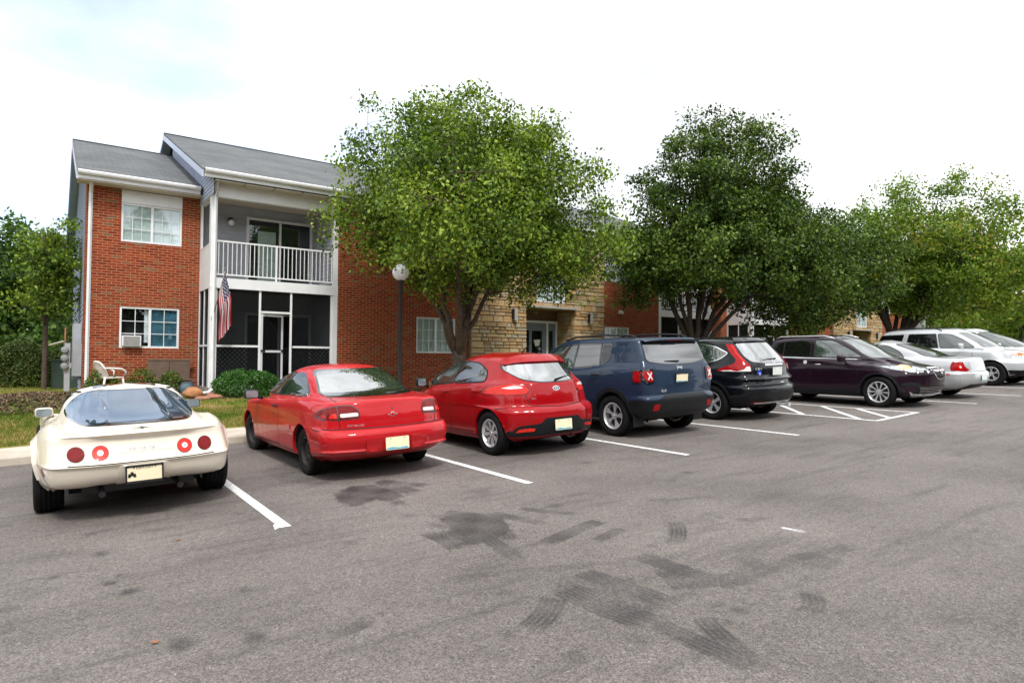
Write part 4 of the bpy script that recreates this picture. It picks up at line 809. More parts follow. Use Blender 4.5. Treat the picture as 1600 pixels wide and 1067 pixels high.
# white plastic chair
mat('plastic_white', (.76, .70, .66), .5, noise=.08)
T = thing('plastic_chair', 'white moulded plastic garden chair standing against the brick wall', 'chair', gp(1.24, 19.2), radians(-68))
mb = MB()
for i in range(12):                                           # shell back of slats with a rounded top
    a = -pi/2+pi*(i+.5)/12
pts = []
nb = 16
for i in range(nb+1):
    t = -1+2*i/nb; wv = .25; top_ = .80-.20*abs(t)**3
    pts.append((t*wv, .23-.05*(1-t*t)*.0+(-.10*abs(t)**2), top_))
def bk(t, s): 
    wv = .20+.06*s; return (t*wv, -.20-.12*s+.09*abs(t)**2, .42+(.40-.16*abs(t)**3)*s)
for i in range(nb):
    for j in range(10):
        t0, t1 = -1+2*i/nb, -1+2*(i+1)/nb; s0, s1 = j/10, (j+1)/10
        if (i+j) % 2 == 0 and 1 < i < nb-2 and 0 < j < 9: continue
        A = [bk(t0, s0), bk(t1, s0), bk(t1, s1), bk(t0, s1)]; mb.add([(x, y-.008, z) for x, y, z in A]+[(x, y+.008, z) for x, y, z in A], [(0, 1, 2, 3), (7, 6, 5, 4), (0, 4, 5, 1), (1, 5, 6, 2), (2, 6, 7, 3), (3, 7, 4, 0)])
rim = [bk(-1, 0)]+[bk(-1, s/6) for s in range(1, 7)]+[bk(-1+2*i/12, 1) for i in range(1, 12)]+[bk(1, 1-s/6) for s in range(0, 7)]
mb.tube(rim, .022, 8); mb.build('backrest', 'plastic_white', T, auto=50)
mb = MB(); mb.hexa([(-.22, -.20, .40), (.22, -.20, .40), (.25, .24, .42), (-.25, .24, .42), (-.22, -.20, .425), (.22, -.20, .425), (.25, .24, .445), (-.25, .24, .445)]); mb.build('seat', 'plastic_white', T)
for s in (-1, 1):
    MB().tube([(s*.25, -.24, .66), (s*.29, -.05, .655), (s*.30, .15, .64), (s*.29, .25, .58), (s*.27, .25, .43)], [.022, .026, .028, .026, .024], 8).build('armrest', 'plastic_white', T, smooth=True)
    for yy, ye in ((-.20, -.28), (.22, .27)): MB().tube([(s*.22, yy, .42), (s*.26, ye, -.02)], [.026, .018], 8).build('leg', 'plastic_white', T, smooth=True)
# storage box bench
mat('brown_box', (.13, .085, .062), .6, noise=.15, nscale=6)
T = thing('storage_box', 'brown resin storage box with two lid panels standing under the lower window', 'storage box', gp(2.62, 19.42))
hb = 1.40-groundz(2.62, 19.42)
MB().box(-.50, .50, -.22, .22, 0, hb*.45).build('base', 'brown_box', T)
mb = MB(); mb.box(-.50, -.01, .06, .11, hb*.45, hb+.12).box(.01, .50, .06, .11, hb*.45, hb+.12).box(-.52, .60, .05, .12, hb+.12, hb+.16); mb.build('back_panel', 'brown_box', T)
MB().box(-.50, .60, -.24, .05, hb*.45+.002, hb*.45+.05).build('lid', 'brown_box', T)
# pot, rock, edging stones, step
mat('clay', (.38, .17, .075), .8, noise=.25, nscale=7); mat('pot_blue', (.10, .15, .19), .35, noise=.2, nscale=8); mat('red_stone', (.34, .15, .10), .9, noise=.3, nscale=6)
T = tag(MB().lathe([(.001, 0), (.13, 0), (.17, .10), (.18, .19), (.14, .27), (.15, .30), (.12, .30), (.11, .25), (.001, .25)], 22).build('flower_pot', 'pot_blue', None, auto=45), 'round blue-grey glazed pot beside the porch corner', 'pot'); T.location = gp(2.95, 18.75)
def rock(name, label, cat, loc, sx, sy, sz, m_, seed, group=None):
    bm = bmesh.new(); bmesh.ops.create_icosphere(bm, subdivisions=3, radius=1); r_ = random.Random(seed); ph = [r_.uniform(0, 6) for _ in range(4)]
    for v in bm.verts:
        k = 1+.08*sin(3*v.co.x+ph[0])+.07*sin(4*v.co.y+ph[1])+.05*sin(6*v.co.z+ph[2]+v.co.x*4); v.co = Vector((v.co.x*sx*k, v.co.y*sy*k, max(-.4, v.co.z)*sz*k))
    me = D.meshes.new(name); bm.to_mesh(me); bm.free(); me.materials.append(MATS[m_]); me.shade_smooth(); o = D.objects.new(name, me); COL.objects.link(o); o.location = loc; return tag(o, label, cat, group)
rock('garden_rock', 'rounded orange-brown rock at the end of the downspout', 'rock', (2.86, 17.35, land(2.86, 17.35)+.10), .25, .2, .17, 'clay', 1)
for i, (x_, y_, s_, lb) in enumerate([(3.32, 17.2, .16, 'flat reddish edging stone left of the round bush'), (3.0, 16.95, .14, 'small reddish edging stone in front of the orange-brown rock'), (3.42, 17.75, .15, 'reddish stone lying against the white porch post'), (5.1, 16.95, .13, 'reddish edging stone right of the round bush')]):
    rock('edging_stone', lb, 'stone', (x_, y_, land(x_, y_)+.02), s_*1.3, s_, s_*.45, 'red_stone', 10+i, 'edging stones round the bed')
T = tag(MB().box(4.66, 5.6, 17.72, 18.17, .45, .80).build('entrance_step', 'slab', None), 'pale concrete step below the screen door', 'step')
# rose decoration by the post: skipped small clutter; utility things left of the building
mat('meter_grey', (.30, .33, .35), .3, metal=.3)
mat('utility_green', (.035, .06, .045), .6, noise=.15); mat('pvc', (.55, .52, .46), .6); mat('wood_post', (.16, .12, .08), .9, noise=.3)
T = thing('utility_cabinet', 'dark green utility cabinet by the hedge with a pale sticker', 'utility box', gp(.42, 23.6))
MB().box(-.36, .36, -.3, .3, 0, .82).build('body', 'utility_green', T); MB().box(-.39, .39, -.33, .33, .82, .87).build('lid', 'utility_green', T); MB().add([(-.06, -.304, .62), (.26, -.304, .62), (.26, -.304, .76), (-.06, -.304, .76)], [(0, 1, 2, 3)]).build('sticker', 'flag_white', T, fixn=False)
T = thing('stay_post', 'grey wooden post with a pale arm braced to the young tree', 'post', gp(.36, 20.9))
MB().tube([(0, 0, -.1), (-.02, 0, 1.38)], .035, 8).build('post', 'wood_post', T); MB().tube([(-.02, 0, 1.36), (-.36, 1.95, 1.27)], .028, 8).build('arm', 'pvc', T); MB().tube([(-.02, 0, 1.36), (-.02, 0, 1.72)], .02, 6).build('marker', 'clay', T)
T = thing('electric_meter_bank', 'three round grey meters stacked on a post at the building corner', 'meters', gp(.33, 20.6))
MB().box(.0, .12, -.05, .10, .05, 1.30).build('backplate', 'siding_grey', T)
for k in range(3): MB().lathe([(.001, -.10), (.07, -.09), (.09, -.04), (.09, 0), (.001, 0)], 16, 'y', (.0, -.05, .70+k*.21)).build('meter', 'meter_grey', T, auto=40)
# fallen leaves on the asphalt
mat('dead_leaf', (.30, .10, .025), .8)
for i, (x_, y_) in enumerate([(.92, 6.14), (2.78, 7.78), (.51, 4.08), (-.3, 11.55), (-.15, 11.6)]):
    l_ = MB(); q = [(.019*cos(t)*(1+.35*cos(3*t)), .014*sin(t), .004+.006*abs(sin(2*t+i))) for t in np.linspace(0, 2*pi, 11)[:-1]]; l_.add(q+[(0, 0, .002)], [(k, (k+1) % 10, 10) for k in range(10)])
    o = l_.build('fallen_leaf', 'dead_leaf', None, fixn=False); o.location = (x_, y_, lot(x_, y_)+.004); o.rotation_euler[2] = i*1.3
    tag(o, ['curled orange leaf on the open asphalt behind the cream sports car', 'brown leaf beside the white line between the two red cars', 'small tan leaf on the asphalt nearest the camera', 'dead leaf against the kerb at the left edge', 'dead leaf by the kerb just left of the cream sports car'][i], 'leaf', 'fallen leaves on the asphalt')
# ================================================================ CARS : tools
def paint(name, col, metal=0, rough=.32, flake=0, coat=1, dirt=.10, dcol=None):
    m, n, p = newmat(name); co = objco(n)
    c = mixc(n, ramp(n, noise(n, co, 3.2, 6, .65), [(.42, (0, 0, 0)), (.75, (dirt, dirt, dirt))]), tuple(col), dcol or tuple(min(1, x*.5+.13) for x in col))
    s = n.nodes.new('ShaderNodeSeparateXYZ'); n.links.new(co, s.inputs[0])
    low = n.nodes.new('ShaderNodeMapRange'); low.inputs[1].default_value = .62; low.inputs[2].default_value = .22; low.inputs[3].default_value = 0; low.inputs[4].default_value = dirt*2.0; n.links.new(s.outputs[2], low.inputs[0])
    dz = n.nodes.new('ShaderNodeMath'); dz.operation = 'MULTIPLY'; n.links.new(low.outputs[0], dz.inputs[0]); n.links.new(noise(n, co, 9, 5, .7), dz.inputs[1])
    c = mixc(n, dz.outputs[0], c, (.12, .105, .09)); n.links.new(c, p.inputs['Base Color'])
    p.inputs['Metallic'].default_value = metal; p.inputs['Coat Weight'].default_value = .7; p.inputs['Coat Roughness'].default_value = .03; p.inputs['Coat IOR'].default_value = 1.42; p.inputs['Specular IOR Level'].default_value = .12
    rr = n.nodes.new('ShaderNodeMapRange'); rr.inputs[3].default_value = rough*.8; rr.inputs[4].default_value = rough*1.5; n.links.new(noise(n, co, 5, 5, .6), rr.inputs[0]); n.links.new(rr.outputs[0], p.inputs['Roughness'])
    return m
mat('tyre', (.006, .006, .0065), .85, noise=.35, nscale=9, bump=.2, bscale=90, spec=.25); mat('tyre_grey', (.014, .013, .012), .9, noise=.4, nscale=7, spec=.2)
mat('black_plastic', (.007, .008, .010), .5, noise=.2, nscale=8, spec=.3); mat('black_gloss', (.008, .008, .010), .08, coat=1)
mat('gap', (.006, .006, .007), .9); mat('underbody', (.012, .011, .011), .9)
mat('car_glass', (.012, .016, .017), .015, spec=1.0, ior=1.8, noise=.5, nscale=2.5); mat('rear_glass', (.014, .018, .020), .02, spec=1.0, ior=2.6, noise=.5, nscale=2.5); mat('rear_glass_tinted', (.012, .013, .014), .03, spec=1.0, ior=1.95, noise=.5, nscale=2.5); mat('car_glass_blue', (.030, .055, .085), .02, spec=1.0, ior=2.7, noise=.5, nscale=2.2)
mat('car_glass_green', (.016, .028, .025), .015, spec=1.0, ior=1.75, noise=.6, nscale=2.2); mat('car_glass_black', (.004, .004, .005), .02, spec=.6, ior=1.5)
mat('windshield', (.04, .05, .05), .02, spec=1.0, ior=2.2, noise=.4, nscale=2)
mat('alloy', (.66, .66, .68), .32, metal=.55, noise=.1); mat('alloy_dark', (.05, .05, .055), .4, metal=.6); mat('steel_rim', (.020, .018, .017), .7, noise=.5, nscale=20); mat('chrome', (.75, .75, .77), .12, metal=1)
mat('lens_red', (.30, .004, .006), .18, spec=.1, coat=.4, noise=.2, nscale=30); mat('lens_red_dark', (.17, .002, .003), .18, spec=.1, coat=.4, noise=.2, nscale=30); mat('lens_orange', (.62, .14, .02), .18, spec=.1, coat=.4)
mat('lens_white', (.62, .60, .58), .15, coat=1, noise=.15, nscale=25); mat('lens_clear', (.42, .44, .46), .08, metal=.4, coat=1, noise=.4, nscale=18); mat('lens_amber', (.85, .36, .03), .15, coat=1)
mat('lens_bright', (.58, .022, .015), .18, spec=.1, coat=.4, noise=.25, nscale=40); mat('plate_cream', (.82, .72, .50), .5, noise=.03); mat('plate_white', (.66, .70, .66), .5, noise=.05); mat('plate_blue', (.10, .40, .55), .5, noise=.3, nscale=60)
mat('badge_dark', (.03, .03, .035), .3); mat('mirror_glass', (.25, .31, .35), .05, metal=.5); mat('sticker_blue', (.02, .05, .45), .4)
def pch(P, sub):
    """monotone cubic through rows of P (n,k) -> dense rows; sub: subdivisions per interval"""
    P = np.asarray(P, float); d = np.diff(P, axis=0); m_ = np.zeros_like(P)
    a, b = d[:-1], d[1:]; ok = a*b > 0; h = np.zeros_like(a); h[ok] = 2*a[ok]*b[ok]/(a[ok]+b[ok]); m_[1:-1] = h
    m_[0] = d[0]; m_[-1] = d[-1]; out_ = []
    for i in range(len(P)-1):
        for k in range(sub[i]):
            t = k/sub[i]; out_.append((2*t**3-3*t*t+1)*P[i]+(t**3-2*t*t+t)*m_[i]+(-2*t**3+3*t*t)*P[i+1]+(t**3-t*t)*m_[i+1])
    out_.append(P[-1]); return np.array(out_)
def ring(z, yr_, yf, w_, cr=.2, cf=.3, br=.05, bf=.12, ax=None):
    """one horizontal loop of the body, rear centre to front centre (12 keys)"""
    if not hasattr(z, '__len__'): z = [z]*7
    if not hasattr(w_, '__len__'): w_ = [w_]*5
    zc, z1, z2, z3, z4, z5, z6 = z; wr, wa, wm, wf_, wc = w_; y4 = yr_+br+cr; y8 = yf-bf-cf
    K = [(0, yr_, zc), (.5*wr, yr_+.25*br, zc*.75+z1*.25), (wr-cr*.95, yr_+.85*br, z1*.85+zc*.15), (wr-.27*cr, yr_+br+.30*cr, z1), (wr, y4, z1*.8+z2*.2)]
    if ax and ax[0] > y4+.05 and ax[1] < y8-.05: ys_ = [ax[0], (ax[0]+ax[1])/2, ax[1]]
    else: ys_ = [y4+(y8-y4)*t for t in (.22, .5, .78)]
    K += [(wa, ys_[0], z2), (wm, ys_[1], z3), (wf_, ys_[2], z4)]
    K += [(wc, y8, z5*.8+z4*.2), (wc-.27*cf, yf-bf-.30*cf, z5), (wc-cf*.95, yf-.85*bf, z5*.85+z6*.15), (.5*wc, yf-.25*bf, z6*.75+z5*.25), (0, yf, z6)]
    return np.array(K)
SUBK = [6, 5, 5, 5, 12, 26, 26, 12, 5, 5, 5, 6]
class Car:
    def __init__(s, name, label, cat, x, y, rz, rings, paintm, axles, R, wr, group, z=None):
        s.root = thing(name, label, cat, (x, y, (groundz(x, y+(2.0 if rz == 0 else -2.0)) if z is None else z)), rz, group)
        s.root.rotation_euler = (0.0, -GX if rz == 0 else GX, rz)
        s.ax = axles; s.R = R; s.arch = R+wr; s.paint = paintm; s.extra = MB(); s.xm = ['gap']
        A = np.array(rings); nk = A.shape[1]
        # densify round the loop (mirror one key past the centre for symmetry)
        rows = []
        for r_ in A:
            e0 = r_[1]*np.array([-1, 1, 1]); e1 = r_[-2]*np.array([-1, 1, 1]); ext = np.vstack([e0, r_, e1]); q = pch(ext, [1]+SUBK+[1]); rows.append(q[1:-1])
        rows = np.array(rows); M = rows.shape[1]
        gaps = [np.linalg.norm(rows[i+1]-rows[i], axis=1).max() for i in range(len(rows)-1)]; sub = [int(max(2, min(14, math.ceil(g_/.035)))) for g_ in gaps]
        flat = pch(rows.reshape(len(rows), -1), sub).reshape(-1, M, 3)
        n_ = flat.shape[0]; V = []; idx = np.zeros((n_, 2*(M-1)), int)
        full = []
        for r_ in flat:
            h = r_[:, :].copy(); h[0, 0] = 0; h[-1, 0] = 0
            full.append(np.vstack([h, (h[1:-1]*np.array([-1, 1, 1]))[::-1]]))
        full = np.array(full); m_ = full.shape[1]; V = full.reshape(-1, 3)
        i = np.arange(n_-1)[:, None]*m_; j = np.arange(m_)[None, :]; j2 = (j+1) % m_
        Fq = np.stack([i+j, i+j2, i+m_+j2, i+m_+j], -1).reshape(-1, 4)
        # wheel arches: drop the faces inside, snap the edge to the circle
        V = V.copy(); inside = np.zeros(len(V), bool)
        for ya in axles:
            d = np.hypot(V[:, 1]-ya, V[:, 2]-R*.98); inn = (d < s.arch) & (np.abs(V[:, 0]) > .50); inside |= inn
        keep = ~inside[Fq].all(1)
        bad = np.linalg.norm(V[Fq[:, 0]]-V[Fq[:, 2]], axis=1) < 1e-7; Fq = Fq[keep & ~bad]
        used = np.zeros(len(V), bool); used[Fq.ravel()] = True
        for ya in axles:
            d = np.hypot(V[:, 1]-ya, V[:, 2]-R*.98); q = used & inside & (d < s.arch) & (V[:, 2] > .0); k = s.arch/np.maximum(d, 1e-6)
            V[q, 1] = ya+(V[q, 1]-ya)*k[q]; V[q, 2] = R*.98+(V[q, 2]-R*.98)*k[q]
        s.bvh = BVHTree.FromPolygons([tuple(v) for v in V], [tuple(f) for f in Fq]); s.V = V; s.F = Fq
    # ---- rays
    def hit(s, kind, u, v):
        L_ = 6.0
        if kind == 'l': o, d = Vector((-3, u, v)), Vector((1, 0, 0))
        elif kind == 'R': o, d = Vector((3, u, v)), Vector((-1, 0, 0))
        elif kind == 'r': o, d = Vector((u, -3, v)), Vector((0, 1, 0))
        elif kind == 'f': o, d = Vector((u, 9, v)), Vector((0, -1, 0))
        else: o, d = Vector((u, v, 4)), Vector((0, 0, -1))
        h = s.bvh.ray_cast(o, d)
        if h[0] is None:
            q = s.bvh.find_nearest(Vector((o.x if kind in 'rft' else (-.8 if kind == 'l' else .8), o.y if kind != 'r' else .1, o.z if kind != 't' else 1)))
            return q[0], -d
        nn = h[1]
        if nn.dot(d) > 0: nn = -nn
        return h[0], nn
    def conform(s, kind, poly, off=.004, thick=.012, res=.045, mb=None, m=0, flatd=None):
        mb = mb if mb is not None else MB(); poly = [Vector(p_) for p_ in poly]; n_ = len(poly)
        xs = [p_.x for p_ in poly]; ys = [p_.y for p_ in poly]; pts = list(poly); edges = [(i, (i+1) % n_) for i in range(n_)]
        x = min(xs)+res*.5
        def inside(a, b):
            c = False
            for i in range(n_):
                p_, q = poly[i], poly[(i+1) % n_]
                if (p_.y > b) != (q.y > b) and a < (q.x-p_.x)*(b-p_.y)/(q.y-p_.y)+p_.x: c = not c
            return c
        def near(a, b):
            for i in range(n_):
                p_, q = poly[i], poly[(i+1) % n_]; d = q-p_; t = max(0, min(1, ((a-p_.x)*d.x+(b-p_.y)*d.y)/max(d.length_squared, 1e-9)))
                if (p_.x+d.x*t-a)**2+(p_.y+d.y*t-b)**2 < (res*.35)**2: return True
            return False
        while x < max(xs):
            y = min(ys)+res*.5
            while y < max(ys):
                if inside(x, y) and not near(x, y): pts.append(Vector((x, y)))
                y += res
            x += res
        r_ = delaunay_2d_cdt(pts, edges, [], 1, 1e-5); V2, F2 = r_[0], r_[2]
        B = len(mb.v); top = []; bot = []
        for p_ in V2:
            loc, nn = s.hit(kind, p_.x, p_.y); top.append(loc+nn*off); bot.append(loc+nn*(off-thick))
        mb.v += [tuple(p_) for p_ in top]; k = len(top)
        for f in F2: mb.f.append(tuple(B+i for i in f)); mb.m.append(m)
        cnt = {}
        for f in F2:
            for a, b in zip(f, f[1:]+f[:1]): cnt[(a, b)] = 1
        bd = [(a, b) for (a, b) in cnt if (b, a) not in cnt]; B2_ = len(mb.v); mb.v += [tuple(p_) for p_ in bot]
        for a, b in bd: mb.f.append((B+b, B+a, B2_+a, B2_+b)); mb.m.append(m)
        return mb
    def part(s, name, kind, poly, mt, off=.004, thick=.012, parent=None, res=.045, label=None, smooth=True):
        o = s.conform(kind, poly, off, thick, res).build(name, mt, parent if parent is not None else s.root, auto=50)
        if label: o['label'] = label
        return o
    def glass(s, name, kind, poly, mt='car_glass', trim=.022, tm='black_plastic', off=.009):
        o = s.conform(kind, poly, off, .014, .035).build(name, mt, s.root, auto=60)
        if trim: s.conform(kind, expand(poly, trim), off-.003, .014, .035).build('window_trim', tm, o, auto=60)
        return o
    def line(s, kind, pts, w_=.009, mt='gap', off=.0015):
        if mt not in s.xm: s.xm.append(mt)
        m_ = s.xm.index(mt); pts = [Vector(p_) for p_ in pts]; dense = []
        for a, b in zip(pts[:-1], pts[1:]):
            k = max(1, int((b-a).length/.04)); dense += [a.lerp(b, i/k) for i in range(k)]
        dense.append(pts[-1]); B = len(s.extra.v)
        for i, p_ in enumerate(dense):
            t = (dense[min(i+1, len(dense)-1)]-dense[max(i-1, 0)]).normalized(); nn = Vector((-t.y, t.x))*w_/2
            for q in (p_-nn, p_+nn): loc, nr = s.hit(kind, q.x, q.y); s.extra.v.append(tuple(loc+nr*off))
        for i in range(len(dense)-1): s.extra.f.append((B+2*i, B+2*i+1, B+2*i+3, B+2*i+2)); s.extra.m.append(m_)
    def finish(s, bellyw=.72, y0=.5, y1=None, zb=.20, bw=None):
        L_ = s.V[:, 1].max(); me_v = [tuple(v) for v in s.V]; mb = MB(); mb.add(me_v, [tuple(f) for f in s.F], 0)
        # arch lip + liner
        lins = []
        for ya in s.ax:
            for sg, kd in ((-1, 'l'), (1, 'R')):
                lin = MB(); lins.append(lin); prev = None; n_ = 36
                for i in range(n_+1):
                    a = -.32+(pi+.64)*i/n_; y = ya-cos(a)*s.arch; z = s.R*.98+sin(a)*s.arch
                    h = s.bvh.ray_cast(Vector((sg*3, ya-cos(a)*(s.arch+.012), s.R*.98+sin(a)*(s.arch+.012))), Vector((-sg, 0, 0)))
                    if h[0] is None or abs(h[0].x) < .45: prev = None; continue
                    x = h[0].x; cur = [(x+sg*.001, y, z), (x-sg*.035, y, z), (sg*.42, y, z)]
                    if prev:
                        b = len(mb.v); mb.v += [prev[0], prev[1], cur[1], cur[0]]; mb.f.append((b, b+1, b+2, b+3)); mb.m.append(0)
                        lin.add([prev[1], prev[2], cur[2], cur[1]], [(0, 1, 2, 3)])
                    prev = cur
                cxs = sg*.42; vs = [(cxs, ya, s.R)]+[(cxs, ya-cos(-.32+(pi+.64)*i/20)*s.arch, s.R*.98+sin(-.32+(pi+.64)*i/20)*s.arch) for i in range(21)]
                lin.add(vs, [(0, i+1, i+2) for i in range(20)])
        b = len(mb.v); mb.v += s.extra.v; mb.f += [tuple(i+b for i in f) for f in s.extra.f]; mb.m += [m_+1 for m_ in s.extra.m]
        me = mb.build('body', [s.paint]+s.xm, s.root, auto=38)
        [q.build('wheel_housing', 'underbody', me, fixn=False) for q in lins]
        y1 = y1 or L_-.5; u = MB(); u.box(-bellyw, bellyw, y0, y1, zb, zb+.12); u.box(-.42, .42, y0, y1+.2, zb+.121, zb+.3)
        u.tube([(-.75, s.ax[0], s.R), (.75, s.ax[0], s.R)], .05, 8).tube([(-.75, s.ax[1], s.R), (.75, s.ax[1], s.R)], .04, 8)
        u.build('underbody', 'underbody', s.root)
        return s.root
def expand(poly, d):
    n_ = len(poly); out_ = []; A = sum(poly[i][0]*poly[(i+1) % n_][1]-poly[(i+1) % n_][0]*poly[i][1] for i in range(n_)); sg = 1 if A > 0 else -1
    for i in range(n_):
        a, b, c = Vector(poly[i-1]), Vector(poly[i]), Vector(poly[(i+1) % n_]); t = ((b-a).normalized()+(c-b).normalized())
        t = t.normalized() if t.length > 1e-6 else (c-b).normalized(); nn = Vector((t.y, -t.x))*sg; out_.append(tuple(b+nn*d))
    return out_
def rp(pts, r=.04, n_=5):
    """rounded polygon; a point may carry its own radius as third value"""
    out_ = []; N_ = len(pts)
    for i in range(N_):
        a, b, c = Vector(pts[i-1][:2]), Vector(pts[i][:2]), Vector(pts[(i+1) % N_][:2]); q = pts[i][2] if len(pts[i]) > 2 else r
        u, v = (a-b), (c-b); q = min(q, u.length*.49, v.length*.49)
        if q < .002: out_.append(tuple(b)); continue
        p0, p1 = b+u.normalized()*q, b+v.normalized()*q
        for k in range(n_+1):
            t = k/n_; out_.append(tuple(p0*(1-t)**2+b*2*t*(1-t)+p1*t*t))
    dense = []
    for i in range(len(out_)):
        a, b = Vector(out_[i]), Vector(out_[(i+1) % len(out_)]); k = max(1, int((b-a).length/.05)); dense += [tuple(a.lerp(b, j/k)) for j in range(k)]
    return dense
def ell(cx, cy, rx, ry=None, n_=28): ry = ry or rx; return [(cx+rx*cos(2*pi*i/n_), cy+ry*sin(2*pi*i/n_)) for i in range(n_)]
def mir(poly): return [(-x, y) for x, y in poly][::-1]
def wheel(car, sx, ya, kind, track, R, rr, W, ry=0, hub_m='alloy'):
    """tyre + rim; sx=-1 left, 1 right"""
    t = MB(); w_ = W/2
    prof = [(rr-.005, -w_*.78), (rr+.012, -w_*.86), (rr+(R-rr)*.35, -w_*.99), (R-.045, -w_*1.0), (R-.018, -w_*.93), (R-.004, -w_*.80)]
    k = 5; 
    for i in range(k):
        a = -w_*.78+i*w_*1.56/k; b = a+w_*1.56/k; prof += [(R, a+.006), (R, b-.006)]+([(R-.009, b-.004), (R-.009, b+.004)] if i < k-1 else [])
    prof += [(R-.004, w_*.80), (R-.018, w_*.93), (R-.045, w_*1.0), (rr+(R-rr)*.35, w_*.99), (rr+.012, w_*.86), (rr-.005, w_*.78)]
    t.lathe(prof, 48, 'x'); r_ = MB(); o_ = w_*.80
    r_.lathe([(rr, o_), (rr-.012, o_+.004), (rr-.022, o_-.010), (rr-.030, o_-.05), (rr-.035, -w_*.75), (rr, -w_*.80)], 40, 'x')
    S_ = rr/.2
    def spoke(a, pts, xo, xi, mm=0):
        ca, sa = cos(a), sin(a)
        r_.prism(pts, lambda u, v, q: ((xo if q else xi)-(.0 if not q else .03*(1-min(1, u/rr))), u*ca-v*sa, u*sa+v*ca), mm)
    xo = o_-.012
    if kind == 'steel':
        r_.lathe([(.001, o_-.03), (.03, o_-.03), (.033, o_-.06), (.055, o_-.062), (.075, o_-.035), (.10, o_-.03), (rr*.78, o_-.05), (rr-.03, o_-.075)], 36, 'x')
        for i in range(14):
            a = 2*pi*i/14; c_ = (rr*.70*cos(a), rr*.70*sin(a)); r_.tube([(o_-.044, c_[0]-.0, c_[1]), (o_-.038, c_[0], c_[1])], .014, 8, 1)
    else:
        r_.lathe([(.001, xo-.005), (.030, xo-.006), (.034, xo-.014), (.058, xo-.018), (.062, xo-.05), (.001, xo-.06)], 24, 'x')
        r_.lathe([(.001, -.02), (rr-.03, -.02)], 30, 'x', m=1)
        if kind == 'eight':      # eight flat blades
            for i in range(8): spoke(2*pi*i/8+.2, [(.045, -.013), (rr*.55, -.026), (rr-.018, -.020), (rr-.018, .020), (rr*.55, .026), (.045, .013)], xo, xo-.03)
        elif kind == 'split':    # five pairs
            for i in range(5):
                for q in (-1, 1): a = 2*pi*i/5+.3; spoke(a+q*.20, [(.05, -q*.030-.012), (rr-.018, -.014), (rr-.018, .014), (.05, -q*.030+.012)], xo, xo-.03)
        elif kind == 'five':
            for i in range(5): spoke(2*pi*i/5+.5, [(.045, -.028), (rr*.5, -.026), (rr-.018, -.045), (rr-.018, .045), (rr*.5, .026), (.045, .028)], xo, xo-.03)
        elif kind == 'ten':
            for i in range(10): spoke(2*pi*i/10, [(.045, -.012), (rr*.6, -.020), (rr-.016, -.036), (rr-.016, .012), (rr*.6, .006), (.045, .010)], xo, xo-.03)
        elif kind == 'fivepair':
            for i in range(5):
                for q in (-1, 1): a = 2*pi*i/5+.1; spoke(a+q*.15, [(.045, -.014-q*.012), (rr-.018, -.020), (rr-.018, .016), (.045, .014-q*.012)], xo, xo-.03)
        for i in range(5): a = 2*pi*i/5; r_.tube([(xo-.02, .045*cos(a), .045*sin(a)), (xo-.012, .045*cos(a), .045*sin(a))], .007, 6, 1)
    rim = r_.build('wheel', [hub_m, 'alloy_dark'], car.root, auto=35)
    ty = t.build('tyre', 'tyre' if kind != 'steel' else 'tyre_grey', rim, auto=40)
    rim.location = (sx*track/2, ya, R-.012); rim.rotation_euler = (random.uniform(0, 1) if False else 0, 0, (0 if sx > 0 else pi)+ry)
    return rim
def wheels(car, kind, track, rr, W, hub='alloy', steer=0):
    for i, ya in enumerate(car.ax):
        for sx in (-1, 1): wheel(car, sx, ya, kind, track, car.R, rr, W, steer if i == car.steer_i else 0, hub)
Car.steer_i = 1
def text_decal(car, kind, txt, u, v, size, mt, name='badge', shear=0, off=.004, parent=None, space=1, flip=False, align='CENTER'):
    cu = D.curves.new(name, 'FONT'); cu.body = txt; cu.size = size; cu.align_x = align; cu.align_y = 'CENTER'; cu.shear = shear; cu.space_character = space; cu.extrude = 0; cu.resolution_u = 3; cu.offset = size*.015
    o = D.objects.new(name, cu); COL.objects.link(o); dg = bpy.context.evaluated_depsgraph_get(); me = D.meshes.new_from_object(o.evaluated_get(dg)); D.objects.remove(o); D.curves.remove(cu)
    fl = -1 if (kind in ('f', 'l') or flip) else 1
    for vv in me.vertices:
        loc, nn = car.hit(kind, u+fl*vv.co.x, v+vv.co.y); vv.co = loc+nn*off
    me.materials.clear(); me.materials.append(MATS[mt]); me.name = name; o = D.objects.new(name, me); COL.objects.link(o); o.parent = parent or car.root; return o
def free_text(txt, size, mt, name, fn, parent, space=1):
    cu = D.curves.new(name, 'FONT'); cu.body = txt; cu.size = size; cu.align_x = 'CENTER'; cu.align_y = 'CENTER'; cu.space_character = space; cu.resolution_u = 2; cu.offset = size*.02
    o = D.objects.new(name, cu); COL.objects.link(o); dg = bpy.context.evaluated_depsgraph_get(); me = D.meshes.new_from_object(o.evaluated_get(dg)); D.objects.remove(o); D.curves.remove(cu)
    for vv in me.vertices: vv.co = Vector(fn(vv.co.x, vv.co.y))
    me.materials.append(MATS[mt]); me.name = name; o = D.objects.new(name, me); COL.objects.link(o); o.parent = parent; return o
